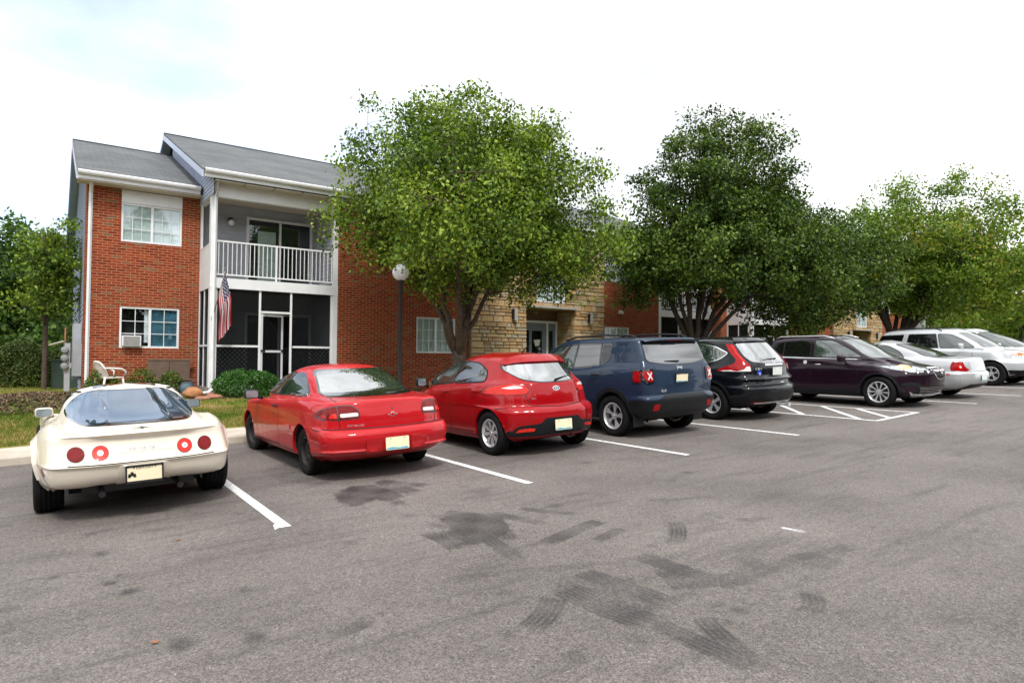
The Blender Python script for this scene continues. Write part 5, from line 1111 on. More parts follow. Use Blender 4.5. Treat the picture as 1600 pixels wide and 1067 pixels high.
def plate(car, cx, cz, y, tilt=0, frame=None, col='plate_cream', blue=True, kind='r', wd=.305, ht=.152, name='license_plate', flat=True):
    mb = MB(); hw, hh = wd/2, ht/2
    def P_(u, v, d): c_, s_ = cos(tilt), sin(tilt); return (cx+u, y-d*c_+v*s_, cz+v*c_+d*s_)
    pl_ = MB().prism(rp([(-hw, -hh), (hw, -hh), (hw, hh), (-hw, hh)], .014, 3), lambda u, v, q: P_(u, v, .004*q)).build(name, col, car.root)
    if blue: MB().prism([(-hw*.95, -hh*.93), (hw*.95, -hh*.93), (hw*.8, -hh*.62), (hw*.1, -hh*.72), (-hw*.5, -hh*.55), (-hw*.95, -hh*.7)], lambda u, v, q: P_(u, v, .0045+.0005*q)).build('plate_print', 'plate_blue', pl_)
    for q in (-1, 1): MB().lathe([(.001, -.002), (.006, -.002), (.006, 0)], 8, 'y', P_(q*.09, hh*.78, .0055)).build('plate_bolt', 'badge_dark', pl_)
    if frame:
        f = MB(); t = .016
        for a in ((-hw-.006, hw+.006, hh-t*.6, hh+.008), (-hw-.006, hw+.006, -hh-.008, -hh+t*.8), (-hw-.008, -hw+t*.45, -hh, hh), (hw-t*.45, hw+.008, -hh, hh)):
            f.hexa([P_(a[0], a[2], 0), P_(a[1], a[2], 0), P_(a[1], a[2], .009), P_(a[0], a[2], .009), P_(a[0], a[3], 0), P_(a[1], a[3], 0), P_(a[1], a[3], .009), P_(a[0], a[3], .009)])
        f.build('plate_frame', frame, pl_)
    return pl_
def mirror(car, kind, sx, y, z, x, w_=.19, h=.13, d=.10, mt=None, gm='mirror_glass'):
    bm = bmesh.new(); bmesh.ops.create_cube(bm, size=1); bmesh.ops.subdivide_edges(bm, edges=bm.edges[:], cuts=5, use_grid_fill=True)
    for v in bm.verts:
        p_ = v.co*2; r_ = (abs(p_.x)**5+abs(p_.y)**2.6+abs(p_.z)**4)**.22; q = p_/max(r_, 1e-6)*max(abs(p_.x), abs(p_.y), abs(p_.z))
        yy = q.y*d/2
        if p_.y < -.95: yy = -d*.42
        v.co = Vector((q.x*w_/2, yy, q.z*h/2))
    me = D.meshes.new('side_mirror'); bm.to_mesh(me); bm.free(); me.materials.append(MATS[mt or 'black_plastic']); me.shade_smooth()
    o = D.objects.new('side_mirror', me); COL.objects.link(o); o.parent = car.root; o.location = (sx*x, y, z)
    MB().prism(rp([(-w_*.41, -h*.38), (w_*.41, -h*.38), (w_*.41, h*.38), (-w_*.41, h*.38)], .03), lambda u, v, q: (u, -d*.42-.002-.003*q, v)).build('mirror_glass', gm, o)
    MB().tube([(-sx*w_*.35, .0, -h*.3), (-sx*(w_*.5+.06), .01, -h*.5)], .022, 8).build('mirror_arm', mt or 'black_plastic', o, smooth=True)
    return o
def handle(car, y, z, mt, w_=.15):
    for kd in ('l', 'R'):
        loc, nn = car.hit(kd, y, z); sg = -1 if kd == 'l' else 1
        MB().tube([(loc.x+sg*.0, y-w_/2, z), (loc.x+sg*.028, y-w_*.36, z+.004), (loc.x+sg*.032, y+w_*.3, z+.004), (loc.x, y+w_/2, z)], [.010, .013, .013, .010], 8).build('door_handle', mt, car.root, smooth=True)
def wiper(car, x0, z0, x1, z1, y=None):
    a, na = car.hit('r', x0, z0); b, nb_ = car.hit('r', x1, z1); c = (a+b)/2
    mb = MB(); mb.tube([a+na*.012, a+na*.03, c+na*.028, b+nb_*.018], [.014, .011, .008, .005], 6); mb.tube([a.lerp(b, .25)+na*.010, b+nb_*.010], .006, 5)
    return mb.build('rear_wiper', 'black_plastic', car.root, smooth=True)
# ================================================================ CARS
CG = 'cars parked along the kerb'
# ---------------------------------------------------------------- cream sports car
paint('paint_cream', (.72, .65, .55), rough=.35, dirt=.14, dcol=(.52, .43, .31))
ax = (1.08, 3.57)
R_ = [ring([.33, .31, .20, .20, .20, .2, .2], .40, 4.45, [.66, .74, .76, .76, .66], ax=ax), ring([.335, .315, .25, .25, .25, .25, .25], .20, 4.62, [.72, .80, .80, .80, .72], .22, .3, .06, .2, ax),
      ring([.37, .355, .335, .335, .335, .335, .335], .09, 4.68, [.78, .86, .83, .86, .76], .24, .35, .07, .3, ax), ring(.42, .045, 4.70, [.79, .875, .80, .87, .77], .24, .35, .08, .35, ax),
      ring(.525, .005, 4.70, [.80, .880, .77, .87, .75], .24, .35, .09, .4, ax), ring(.538, -.012, 4.69, [.802, .880, .768, .868, .745], .24, .35, .09, .4, ax), ring(.552, .006, 4.68, [.80, .878, .765, .865, .74], .24, .35, .09, .4, ax),
      ring([.63, .63, .64, .60, .64, .60, .56], .05, 4.62, [.79, .872, .77, .86, .72], .24, .35, .09, .42, ax), ring([.745, .745, .74, .66, .74, .66, .60], .10, 4.52, [.77, .862, .79, .85, .68], .24, .35, .09, .45, ax),
      ring([.785, .785, .80, .73, .80, .72, .64], .085, 4.40, [.75, .840, .79, .82, .62], .24, .35, .10, .45, ax), ring([.812, .806, .845, .775, .838, .75, .67], .055, 4.25, [.71, .795, .775, .77, .56], .22, .35, .11, .45, ax),
      ring([.822, .812, .872, .80, .852, .77, .70], .09, 4.1, [.66, .74, .755, .71, .50], .2, .33, .11, .45, ax), ring([.828, .822, .868, .822, .845, .79, .74], .20, 3.9, [.62, .68, .735, .63, .46], .2, .3, .12, .4, ax),
      ring([.850, .86, .86, .845, .84, .84, .84], .42, 3.22, [.62, .665, .70, .67, .58], .30, .25, .10, .25), ring([.90, .905, .90, .90, .90, .89, .90], .72, 2.98, [.585, .63, .665, .63, .54], .30, .22, .12, .25),
      ring([1.03, 1.03, 1.04, 1.04, 1.03, 1.02, 1.03], 1.25, 2.70, [.50, .555, .60, .565, .47], .26, .2, .14, .22), ring([1.145, 1.13, 1.14, 1.145, 1.14, 1.13, 1.15], 1.66, 2.42, [.43, .48, .515, .48, .40], .2, .15, .1, .15),
      ring([1.185, 1.165, 1.17, 1.175, 1.17, 1.16, 1.175], 1.80, 2.32, [.36, .40, .42, .39, .33], .14, .1, .06, .08), ring([1.21, 1.20, 1.205, 1.21, 1.205, 1.195, 1.20], 1.92, 2.26, [.18, .2, .21, .2, .16], .06, .05, .03, .04), ring([1.215]*7, 1.96, 2.22, [.0]*5, 0, 0, 0, 0)]
c = Car('sports_car', 'cream white low sports car with four round red tail lights, leftmost in the row', 'car', .80, 7.12, 0, R_, 'paint_cream', ax, .335, .035, CG)
rg = rp([(-.47, .875, .2), (.47, .875, .2), (.61, .93, .12), (.575, 1.0, .1), (.47, 1.10, .12), (.33, 1.142, .1), (-.33, 1.142, .1), (-.47, 1.10, .12), (-.575, 1.0, .1), (-.61, .93, .12)], .1)
c.glass('rear_window', 'r', rg, 'car_glass_blue', trim=.016, tm='black_gloss')
for kd in ('l', 'R'): c.glass('side_window', kd, rp([(1.90, .93), (2.72, .92), (2.45, 1.06), (2.25, 1.125), (1.98, 1.135, .05)], .03), 'car_glass', trim=.018)
c.conform('f', rp([(-.50, .92), (.50, .92), (.36, 1.13), (-.36, 1.13)], .05), .005).build('windshield', 'windshield', c.root, auto=60)
c.part('roof_panel', 't', rp([(-.33, 1.97), (-.02, 1.95), (-.02, 2.42), (-.31, 2.40)], .05), 'black_gloss', .004); c.part('roof_panel', 't', rp([(.02, 1.95), (.33, 1.97), (.31, 2.40), (.02, 2.42)], .05), 'black_gloss', .004)
for sx, cx in ((-1, .555), (-1, .365), (1, .345), (1, .535)):
    X = sx*cx; inner = cx < .45
    b = c.part('tail_light', 'r', ell(X, .648, .064, .064), 'lens_bright' if inner else 'lens_red_dark', .006, .02)
    c.conform('r', ell(X, .648, .069, .069), .0035, .012).build('light_bezel', 'badge_dark', b)
    if inner: c.conform('r', ell(X, .648, .026, .026), .009, .004).build('reversing_lens', 'lens_white', b); c.conform('r', ell(X, .648, .012, .012), .011, .004).build('bulb_screw', 'lens_clear', b)
    else: c.conform('r', ell(X, .648, .052, .052), .009, .004).build('inner_lens', 'lens_red_dark', b)
text_decal(c, 'r', 'corvette', -.03, .665, .055, 'lens_clear', 'badge', shear=.35, space=1.15)
c.line('r', [(-.62, .548), (-.3, .545), (.3, .545), (.62, .548)], .009); c.line('r', [(-.25, .63), (.25, .635)], .002, 'clay')
c.part('deck_emblem', 'r', [(-.085, .838), (-.015, .834), (0, .829), (.015, .834), (.085, .838), (.015, .838), (0, .844), (-.015, .838)], 'badge_dark', .003)
mb = c.conform('r', rp([(-.245, .315, .05), (.215, .315, .05), (.195, .53, .04), (-.22, .53, .04)], .04), .012, .03); mb.build('plate_recess', 'paint_cream', c.root, auto=50)
plate(c, -.015, .43, -.005, 0, 'black_gloss', blue=False); free_text('KENTUCKY', .024, 'badge_dark', 'plate_text', lambda u, v: (-.015+u, -.0105, .484+v), c.root, 1.2)
mb = MB(); 
for q in ((-.03, -.004, .03, .018), (-.012, .010, .012, .034)): mb.box(-.12+q[0], -.12+q[2], -.0125, -.0115, .42+q[1], .42+q[3])
for q in (-.022, .022): mb.lathe([(.001, 0), (.013, 0), (.013, .001)], 12, 'y', (-.12+q, -.0125, .414))
mb.build('plate_drawing', 'badge_dark', c.root)
for kd, sg in (('l', -1), ('R', 1)):
    c.part('side_marker', kd, rp([(.34, .455), (.39, .44), (.46, .50), (.41, .52)], .01), 'lens_red_dark', .005)
    c.line(kd, [(.72, .40), (.62, .55), (.30, .36)], .009); c.line(kd, [(2.95, .30), (2.95, .84)], .009); c.line(kd, [(1.75, .35), (1.78, .8), (1.92, .90)], .009); c.line(kd, [(1.75, .35), (2.95, .33)], .009)
    mb = MB(); prev = None
    for i in range(25):
        a = .10+(pi-.2)*i/24; y = 1.08-cos(a)*(c.arch+.012); z = .33+sin(a)*(c.arch+.012); h, nn = c.hit(kd, y, z); h2, n2 = c.hit(kd, 1.08-cos(a)*(c.arch+.085), .33+sin(a)*(c.arch+.085))
        w0 = .045*sin(a)**.5; cur = [tuple(h+Vector((sg*w0, 0, 0))), tuple(h2+nn*.001), tuple(h)]
        if prev: mb.add([prev[0], prev[1], cur[1], cur[0]], [(0, 1, 2, 3)]); mb.add([prev[2], prev[0], cur[0], cur[2]], [(0, 1, 2, 3)])
        prev = cur
    mb.build('wheel_flare', 'paint_cream', c.root, auto=60)
mirror(c, 'l', -1, 2.42, .90, .80, .185, .115, .16, 'paint_cream'); mirror(c, 'R', 1, 2.42, .90, .80, .185, .115, .16, 'black_gloss')
wheels(c, 'split', 1.53, .20, .255); c.finish(y0=.85, zb=.17, bellyw=.60)
mb = MB(); mb.tube([(-.35, .2, .24), (-.35, .9, .28)], .03, 10).tube([(.32, .2, .24), (.32, .9, .28)], .03, 10).box(-.5, .5, .55, .9, .20, .34); mb.build('exhaust', 'alloy_dark', c.root, smooth=False)

# ---------------------------------------------------------------- red coupe
paint('paint_red_old', (.42, .004, .009), rough=.38, dirt=.08, dcol=(.50, .08, .07))
ax = (1.0, 3.64)
R_ = [ring(.20, .42, 4.25, [.66, .76, .78, .76, .68], ax=ax), ring(.25, .22, 4.45, [.74, .81, .81, .81, .74], .22, .24, .06, .18, ax), ring([.31, .31, .27, .27, .27, .3, .3], .08, 4.52, [.80, .835, .835, .835, .78], .22, .24, .08, .18, ax),
      ring([.36, .36, .33, .31, .33, .36, .36], .015, 4.55, [.835, .845, .845, .845, .80], .22, .24, .10, .18, ax), ring([.38, .38, .36, .34, .36, .38, .38], .03, 4.55, [.83, .846, .846, .846, .80], .22, .24, .10, .18, ax),
      ring([.49, .49, .46, .42, .46, .48, .48], .0, 4.56, [.845, .852, .850, .850, .81], .22, .24, .11, .18, ax), ring([.545, .545, .52, .50, .54, .55, .55], .0, 4.55, [.845, .855, .853, .852, .80], .22, .24, .12, .18, ax),
      ring([.608, .608, .60, .58, .60, .60, .58], .060, 4.50, [.835, .855, .853, .852, .79], .22, .24, .12, .18, ax), ring([.622, .622, .64, .63, .64, .62, .60], .094, 4.46, [.815, .852, .850, .850, .77], .22, .24, .12, .18, ax),
      ring([.74, .74, .76, .74, .74, .68, .63], .10, 4.42, [.80, .848, .848, .846, .74], .22, .24, .12, .18, ax), ring([.85, .85, .86, .82, .81, .72, .66], .13, 4.33, [.78, .835, .838, .825, .69], .22, .24, .12, .18, ax),
      ring([.925, .915, .93, .872, .858, .76, .70], .155, 4.2, [.74, .80, .815, .785, .63], .2, .32, .12, .32, ax), ring([.952, .940, .955, .895, .875, .79, .73], .20, 4.05, [.69, .755, .785, .73, .57], .2, .3, .12, .3, ax),
      ring([.962, .955, .965, .915, .89, .87, .87], .45, 3.88, [.66, .72, .755, .70, .58], .22, .25, .10, .25, ax), ring([.985, .985, .975, .94, .93, .92, .93], .72, 3.68, [.635, .69, .725, .70, .60], .16, .18, .12, .2),
      ring([1.10, 1.10, 1.10, 1.08, 1.07, 1.06, 1.08], 1.00, 3.32, [.60, .65, .685, .66, .58], .13, .16, .10, .18), ring([1.21, 1.205, 1.21, 1.20, 1.19, 1.18, 1.20], 1.25, 2.90, [.565, .605, .635, .61, .54], .11, .14, .07, .14),
      ring([1.295, 1.275, 1.283, 1.285, 1.275, 1.265, 1.285], 1.47, 2.50, [.50, .54, .565, .54, .47], .10, .12, .05, .1), ring([1.335, 1.32, 1.325, 1.327, 1.32, 1.31, 1.325], 1.60, 2.36, [.40, .43, .45, .43, .37], .09, .1, .04, .08),
      ring([1.352, 1.348, 1.35, 1.352, 1.348, 1.342, 1.346], 1.72, 2.28, [.2, .21, .22, .21, .18], .04, .05, .02, .03), ring([1.355]*7, 1.8, 2.2, [0]*5, 0, 0, 0, 0)]
c = Car('coupe', 'faded red two-door coupe with black steel wheels, second car from the left', 'car', 3.47, 7.24, 0, R_, 'paint_red_old', ax, .298, .05, CG)
c.glass('rear_window', 'r', rp([(-.60, .985, .05), (.60, .985, .05), (.485, 1.27, .06), (-.485, 1.27, .06)], .05), 'rear_glass', trim=.02, tm='black_gloss')
for kd in ('l', 'R'):
    c.glass('quarter_window', kd, rp([(1.22, .975, .03), (1.40, 1.13, .06), (1.62, 1.235, .05), (1.80, 1.245, .01), (2.12, .955, .01)], .03), 'car_glass_green', trim=.016, tm='black_gloss')
    c.glass('door_window', kd, rp([(2.18, .955, .02), (1.90, 1.245, .02), (2.25, 1.235, .1), (2.70, 1.13, .2), (3.18, .95, .04)], .03), 'car_glass_green', trim=.020, tm='black_plastic')
    c.part('window_pillar', kd, rp([(2.10, .955), (2.20, .955), (1.92, 1.24), (1.79, 1.24)], .01), 'black_gloss', .004)
    c.part('door_moulding', kd, rp([(1.42, .535), (1.95, .52), (1.95, .60), (1.42, .60)], .012), 'paint_red_old', .010, .016); c.part('door_moulding', kd, rp([(1.98, .515), (3.08, .50), (3.08, .585), (1.98, .60)], .012), 'paint_red_old', .010, .016)
    c.line(kd, [(1.965, .28), (1.965, .93)], .009); c.line(kd, [(3.10, .28), (3.13, .6), (3.10, .88)], .009); c.line(kd, [(1.965, .285), (3.1, .275)], .009); c.line(kd, [(.60, .608), (.35, .600)], .009)
c.conform('f', rp([(-.55, .95), (.55, .95), (.46, 1.26), (-.46, 1.26)], .05), .005).build('windshield', 'windshield', c.root, auto=60)
for sg in (-1, 1):
    def m_(p): return p if sg < 0 else mir(p)
    outer = rp([(-.815, .76, .02), (-.77, .845, .06), (-.645, .885, .03), (-.645, .735, .01), (-.78, .735, .02)], .02)
    a = c.part('tail_light', 'r', m_(outer), 'lens_red_dark', .008, .02); c.conform('r', m_(expand(outer, .012)), .004, .015).build('light_surround', 'badge_dark', a)
    c.conform('r', m_(rp([(-.74, .745), (-.655, .745), (-.655, .80), (-.70, .80)], .012)), .011, .004).build('indicator_lens', 'lens_bright', a)
    inner = rp([(-.635, .885, .02), (-.48, .885, .05), (-.415, .82, .04), (-.42, .75, .02), (-.635, .735, .01)], .02)
    b = c.part('tail_light', 'r', m_(inner), 'lens_red_dark', .008, .02); c.conform('r', m_(expand(inner, .012)), .004, .015).build('light_surround', 'badge_dark', b)
    c.conform('r', m_(rp([(-.62, .752), (-.425, .765), (-.43, .805), (-.62, .795)], .018)), .011, .004).build('reversing_lens', 'lens_white', b)
c.line('r', [(-.64, .94), (-.645, .885)], .009); c.line('r', [(.64, .94), (.645, .885)], .009); c.line('r', [(-.64, .735), (-.63, .625)], .009); c.line('r', [(.64, .735), (.63, .625)], .009); c.line('r', [(-.80, .618), (0, .614), (.80, .618)], .010); c.line('t', [(-.64, .24), (-.60, .60), (-.55, .70)], .009); c.line('t', [(.64, .24), (.60, .60), (.55, .70)], .009)
e = c.part('emblem', 'r', [(-.062, .768), (-.022, .768), (-.022, .786), (.022, .786), (.030, .768), (.062, .768), (.055, .750), (.022, .750), (.022, .732), (-.022, .732), (-.030, .750), (-.062, .750)], 'lens_clear', .004)
c.conform('r', [(-.048, .764), (-.016, .764), (-.016, .780), (.018, .780), (.024, .764), (.048, .764), (.044, .754), (.016, .754), (.016, .738), (-.018, .738), (-.024, .754), (-.048, .754)], .006, .002).build('emblem_centre', 'paint_red_old', e)
c.part('lock', 'r', ell(0, .832, .012), 'badge_dark', .003)
text_decal(c, 'r', 'CAVALIER', -.46, .655, .034, 'lens_clear', space=1.3); text_decal(c, 'r', 'LS', .56, .665, .032, 'badge_dark', shear=.2)
for q in (-.285, .285): c.part('bumper_pad', 'r', rp([(q-.095, .335), (q+.095, .335), (q+.095, .505), (q-.095, .505)], .02), 'paint_red_old', .022, .03)
plate(c, .0, .42, -.012, .05, None); c.part('plate_hollow', 'r', rp([(-.185, .335), (.185, .335), (.185, .505), (-.185, .505)], .02), 'paint_red_old', .004)
handle(c, 2.12, .80, 'black_plastic', .16)
mirror(c, 'l', -1, 2.92, .93, .97, .21, .135, .11, 'black_plastic'); mirror(c, 'R', 1, 2.92, .93, .97, .21, .135, .11, 'black_plastic')
wheels(c, 'steel', 1.42, .185, .195, 'steel_rim', steer=.10); c.finish(y0=.45, bellyw=.62)
MB().box(-.79, -.60, 3.26, 3.275, .12, .34).build('mud_flap', 'black_plastic', c.root)

# ---------------------------------------------------------------- red hatchback
paint('paint_red', (.30, .001, .004), rough=.28, dirt=.01)
ax = (.67, 3.24)
R_ = [ring(.19, .36, 3.75, [.66, .76, .78, .76, .66], ax=ax), ring(.24, .14, 3.92, [.74, .81, .80, .81, .72], .26, .3, .08, .2, ax), ring([.30, .30, .27, .26, .28, .3, .3], .05, 4.0, [.80, .84, .825, .84, .77], .28, .3, .10, .25, ax),
      ring([.40, .40, .38, .34, .38, .40, .40], .02, 4.04, [.825, .855, .835, .855, .78], .28, .34, .12, .3, ax), ring([.52, .52, .50, .46, .50, .50, .50], .0, 4.05, [.835, .862, .840, .860, .78], .28, .34, .13, .32, ax),
      ring([.605, .605, .59, .56, .58, .58, .56], .0, 4.03, [.835, .862, .842, .860, .77], .28, .34, .13, .34, ax), ring([.685, .685, .66, .64, .65, .62, .60], .068, 3.98, [.825, .860, .845, .858, .75], .28, .34, .13, .34, ax), ring([.70, .70, .70, .68, .69, .65, .63], .105, 3.94, [.81, .858, .848, .856, .74], .28, .34, .13, .34, ax),
      ring([.82, .82, .82, .79, .78, .72, .68], .115, 3.82, [.79, .852, .845, .845, .70], .28, .34, .14, .34, ax), ring([.93, .93, .93, .87, .85, .79, .74], .14, 3.66, [.765, .838, .835, .815, .64], .28, .32, .14, .32, ax),
      ring([1.005, 1.005, 1.0, .925, .90, .84, .80], .165, 3.48, [.735, .805, .815, .775, .58], .27, .3, .14, .3, ax), ring([1.04, 1.04, 1.03, .96, .93, .90, .88], .20, 3.36, [.71, .775, .79, .74, .58], .26, .25, .14, .25, ax),
      ring([1.08, 1.08, 1.06, 1.0, .975, .96, .96], .25, 3.22, [.685, .75, .765, .74, .62], .24, .2, .14, .2), ring([1.17, 1.17, 1.16, 1.12, 1.10, 1.08, 1.10], .34, 2.94, [.645, .705, .72, .70, .59], .22, .18, .14, .18),
      ring([1.28, 1.27, 1.27, 1.25, 1.24, 1.22, 1.24], .44, 2.50, [.60, .65, .665, .645, .55], .18, .16, .13, .15), ring([1.345, 1.335, 1.35, 1.345, 1.335, 1.32, 1.34], .50, 2.12, [.55, .60, .612, .59, .50], .15, .14, .11, .12),
      ring([1.395, 1.385, 1.40, 1.405, 1.395, 1.38, 1.395], .60, 1.92, [.48, .52, .53, .50, .43], .12, .12, .08, .1), ring([1.435, 1.428, 1.438, 1.445, 1.437, 1.43, 1.435], .90, 1.80, [.24, .26, .27, .26, .22], .06, .06, .03, .05), ring([1.455]*7, 1.1, 1.7, [0]*5, 0, 0, 0, 0)]
c = Car('hatchback', 'shiny cherry-red five-door hatchback with a roof spoiler, third car from the left', 'car', 6.03, 7.18, 0, R_, 'paint_red', ax, .315, .04, CG)
c.glass('rear_window', 'r', rp([(-.47, 1.065, .1), (-.25, 1.025, .1), (.25, 1.025, .1), (.47, 1.065, .1), (.60, 1.20, .05), (.57, 1.275, .02), (-.57, 1.275, .02), (-.60, 1.20, .05)], .05), 'rear_glass', trim=.012, tm='black_gloss')
c.part('roof_spoiler', 'r', rp([(-.58, 1.262, .03), (-.35, 1.298, .15), (.35, 1.298, .15), (.58, 1.262, .03), (.55, 1.34, .05), (.3, 1.392, .15), (-.3, 1.392, .15), (-.55, 1.34, .05)], .04), 'paint_red', .030, .05)
for kd in ('l', 'R'):
    c.glass('rear_door_window', kd, rp([(.88, 1.04, .04), (.90, 1.17, .06), (1.12, 1.29, .12), (1.58, 1.325, .02), (1.70, 1.0, .02)], .03), 'car_glass', trim=.018, tm='black_plastic')
    c.glass('front_door_window', kd, rp([(1.78, 1.0, .02), (1.66, 1.325, .02), (2.0, 1.30, .1), (2.40, 1.17, .2), (2.78, .97, .03), (2.74, .935, .02)], .03), 'car_glass_green', trim=.018, tm='black_plastic')
    c.part('window_pillar', kd, rp([(1.68, 1.0), (1.80, 1.0), (1.68, 1.325), (1.56, 1.325)], .01), 'black_gloss', .004)
    c.line(kd, [(1.74, .27), (1.76, .6), (1.74, .96)], .009); c.line(kd, [(2.72, .27), (2.78, .55), (2.76, .90)], .009); c.line(kd, [(1.05, .42), (.95, .70), (.80, .80), (.78, 1.02)], .009); c.line(kd, [(1.10, .29), (2.72, .27)], .009); c.line(kd, [(.50, .66), (.25, .69)], .009)
    c.line(kd, [(1.1, .40), (2.7, .36)], .006, 'paint_red', .006)
handle(c, 1.0, .90, 'paint_red', .17); handle(c, 1.93, .86, 'paint_red', .17)
c.conform('f', rp([(-.55, .99), (.55, .99), (.47, 1.32), (-.47, 1.32)], .05), .005).build('windshield', 'windshield', c.root, auto=60)
for sg in (-1, 1):
    def m_(p): return p if sg < 0 else mir(p)
    kd = 'l' if sg < 0 else 'R'
    tl = rp([(-.835, .865, .03), (-.80, .955, .08), (-.71, 1.005, .06), (-.56, 1.00, .06), (-.46, .955, .06), (-.44, .91, .04), (-.49, .865, .03)], .03)
    a = c.part('tail_light', 'r', m_(tl), 'lens_bright', .007, .03); c.conform('r', m_(expand(tl, .006)), .003, .015).build('light_surround', 'badge_dark', a)
    c.conform('r', m_(rp([(-.74, .950), (-.66, .980), (-.56, .980), (-.50, .955), (-.52, .943), (-.68, .938)], .02)), .010, .004).build('reversing_lens', 'lens_white', a)
    c.part('side_lens', kd, rp([(.20, .90), (.26, .98), (.44, 1.00), (.52, .96), (.45, .88)], .03), 'lens_bright', .006, .02)
    c.part('rear_reflector', 'r', m_(rp([(-.70, .345), (-.47, .355), (-.45, .39), (-.52, .40), (-.66, .385)], .012)), 'lens_bright', .016, .02)
c.part('lower_bumper', 'r', rp([(-.76, .285, .02), (.76, .285, .02), (.80, .34, .03), (.66, .43, .04), (.36, .46, .04), (.30, .53, .03), (-.30, .53, .03), (-.36, .46, .04), (-.66, .43, .04), (-.80, .34, .03)], .03), 'black_plastic', .008, .03)
c.line('r', [(-.55, 1.0), (-.50, .87), (-.46, .70), (0, .675), (.46, .70), (.50, .87), (.55, 1.0)], .009)
plate(c, .0, .42, -.012, .04, None, 'plate_cream')
e = c.part('badge', 'r', ell(0, .93, .062, .032), 'chrome', .005); c.conform('r', ell(0, .93, .055, .025), .007, .003).build('badge_face', 'badge_dark', e); text_decal(c, 'r', 'KIA', 0, .93, .036, 'chrome', off=.0085, parent=e, space=1.1)
text_decal(c, 'r', 'ECO', -.40, .80, .032, 'lens_clear'); text_decal(c, 'r', 'LX', .42, .855, .03, 'lens_clear')
wiper(c, .02, 1.035, .38, 1.085)
mirror(c, 'l', -1, 2.62, .98, .90, .17, .15, .11, 'black_plastic'); mirror(c, 'R', 1, 2.62, .98, .90, .17, .15, .11, 'black_plastic')
MB().tube([(0, .95, 1.43), (0, .93, 1.46), (0, .72, 1.60)], [.016, .010, .003], 6).build('aerial', 'black_plastic', c.root)
wheels(c, 'eight', 1.50, .205, .185); c.finish(y0=.35, bellyw=.62)
MB().tube([(.28, .12, .24), (.28, .8, .28)], .028, 10).build('exhaust', 'alloy_dark', c.root)

# ---------------------------------------------------------------- blue boxy off-roader
paint('paint_blue', (.013, .027, .058), metal=.15, rough=.35, dirt=.03)
ax = (.86, 3.43)
R_ = [ring(.28, .45, 3.9, [.68, .78, .80, .78, .68], ax=ax), ring(.32, .20, 4.08, [.76, .82, .83, .82, .74], .2, .3, .04, .15, ax), ring(.42, .08, 4.18, [.82, .86, .85, .86, .80], .16, .3, .04, .15, ax), ring(.56, .04, 4.22, [.865, .885, .86, .885, .83], .15, .3, .04, .15, ax),
      ring([.64, .63, .60, .58, .6, .62, .62], .02, 4.23, [.872, .89, .862, .89, .835], .15, .3, .04, .16, ax), ring([.69, .68, .64, .62, .64, .66, .66], .05, 4.22, [.868, .89, .865, .89, .83], .15, .3, .04, .16, ax), ring([.71, .70, .68, .66, .68, .68, .68], .085, 4.20, [.862, .89, .868, .89, .82], .15, .3, .035, .17, ax),
      ring([.86, .86, .86, .84, .84, .82, .80], .095, 4.17, [.862, .892, .870, .892, .81], .10, .3, .025, .17, ax), ring([1.0, 1.0, 1.0, .96, .96, .93, .91], .11, 4.12, [.858, .885, .868, .880, .79], .10, .3, .025, .18, ax), ring([1.10, 1.10, 1.09, 1.03, 1.03, 1.0, .98], .125, 4.02, [.85, .872, .860, .860, .76], .10, .26, .025, .18, ax),
      ring([1.16, 1.16, 1.14, 1.075, 1.06, 1.03, 1.02], .14, 3.90, [.835, .855, .845, .83, .72], .095, .24, .025, .18, ax), ring([1.20, 1.20, 1.18, 1.10, 1.08, 1.06, 1.06], .16, 3.45, [.82, .84, .825, .79, .68], .09, .18, .025, .16, ax), ring([1.25, 1.25, 1.22, 1.15, 1.12, 1.11, 1.12], .185, 3.32, [.805, .82, .812, .79, .70], .09, .18, .025, .12),
      ring([1.36, 1.36, 1.36, 1.32, 1.30, 1.28, 1.30], .225, 3.12, [.785, .795, .785, .765, .69], .085, .15, .025, .10), ring([1.50, 1.50, 1.50, 1.49, 1.48, 1.46, 1.48], .285, 2.84, [.760, .765, .752, .735, .66], .08, .13, .025, .10), ring([1.585, 1.58, 1.585, 1.59, 1.58, 1.56, 1.58], .33, 2.56, [.748, .752, .742, .72, .64], .07, .11, .025, .08),
      ring([1.628, 1.622, 1.630, 1.635, 1.628, 1.61, 1.622], .38, 2.42, [.705, .71, .705, .685, .60], .07, .09, .02, .06), ring([1.640, 1.638, 1.643, 1.648, 1.643, 1.635, 1.642], .55, 2.3, [.36, .37, .37, .36, .32], .06, .07, .02, .04), ring([1.652]*7, .8, 2.1, [0]*5, 0, 0, 0, 0)]
c = Car('boxy_suv', 'dark blue boxy off-roader with square X-patterned tail lights and roof rails', 'car', 8.63, 7.11, 0, R_, 'paint_blue', ax, .345, .055, CG)
c.glass('rear_window', 'r', rp([(-.715, 1.25, .07), (-.35, 1.19, .2), (.35, 1.19, .2), (.715, 1.25, .07), (.685, 1.535, .04), (-.685, 1.535, .04)], .05), 'rear_glass_tinted', trim=.012, tm='black_gloss')
mb = MB(); n_ = 20
for i in range(n_+1):
    u = -.69+1.38*i/n_; e_ = .215+.08*u*u; zt = 1.605-.02*(abs(u)/.69)**4; mb.v += [(u*.96, .55, zt+.014), (u, e_+.03, zt), (u, e_, zt-.014), (u*.98, e_+.02, zt-.034), (u*.96, .40, zt-.03)]
for i in range(n_):
    for k in range(4): a = i*5+k; mb.f.append((a, a+1, a+6, a+5)); mb.m.append(0)
s2 = mb.build('roof_spoiler', 'paint_blue', c.root, auto=50); MB().box(-.17, .17, .218, .24, 1.578, 1.592).build('brake_light', 'lens_red_dark', s2)
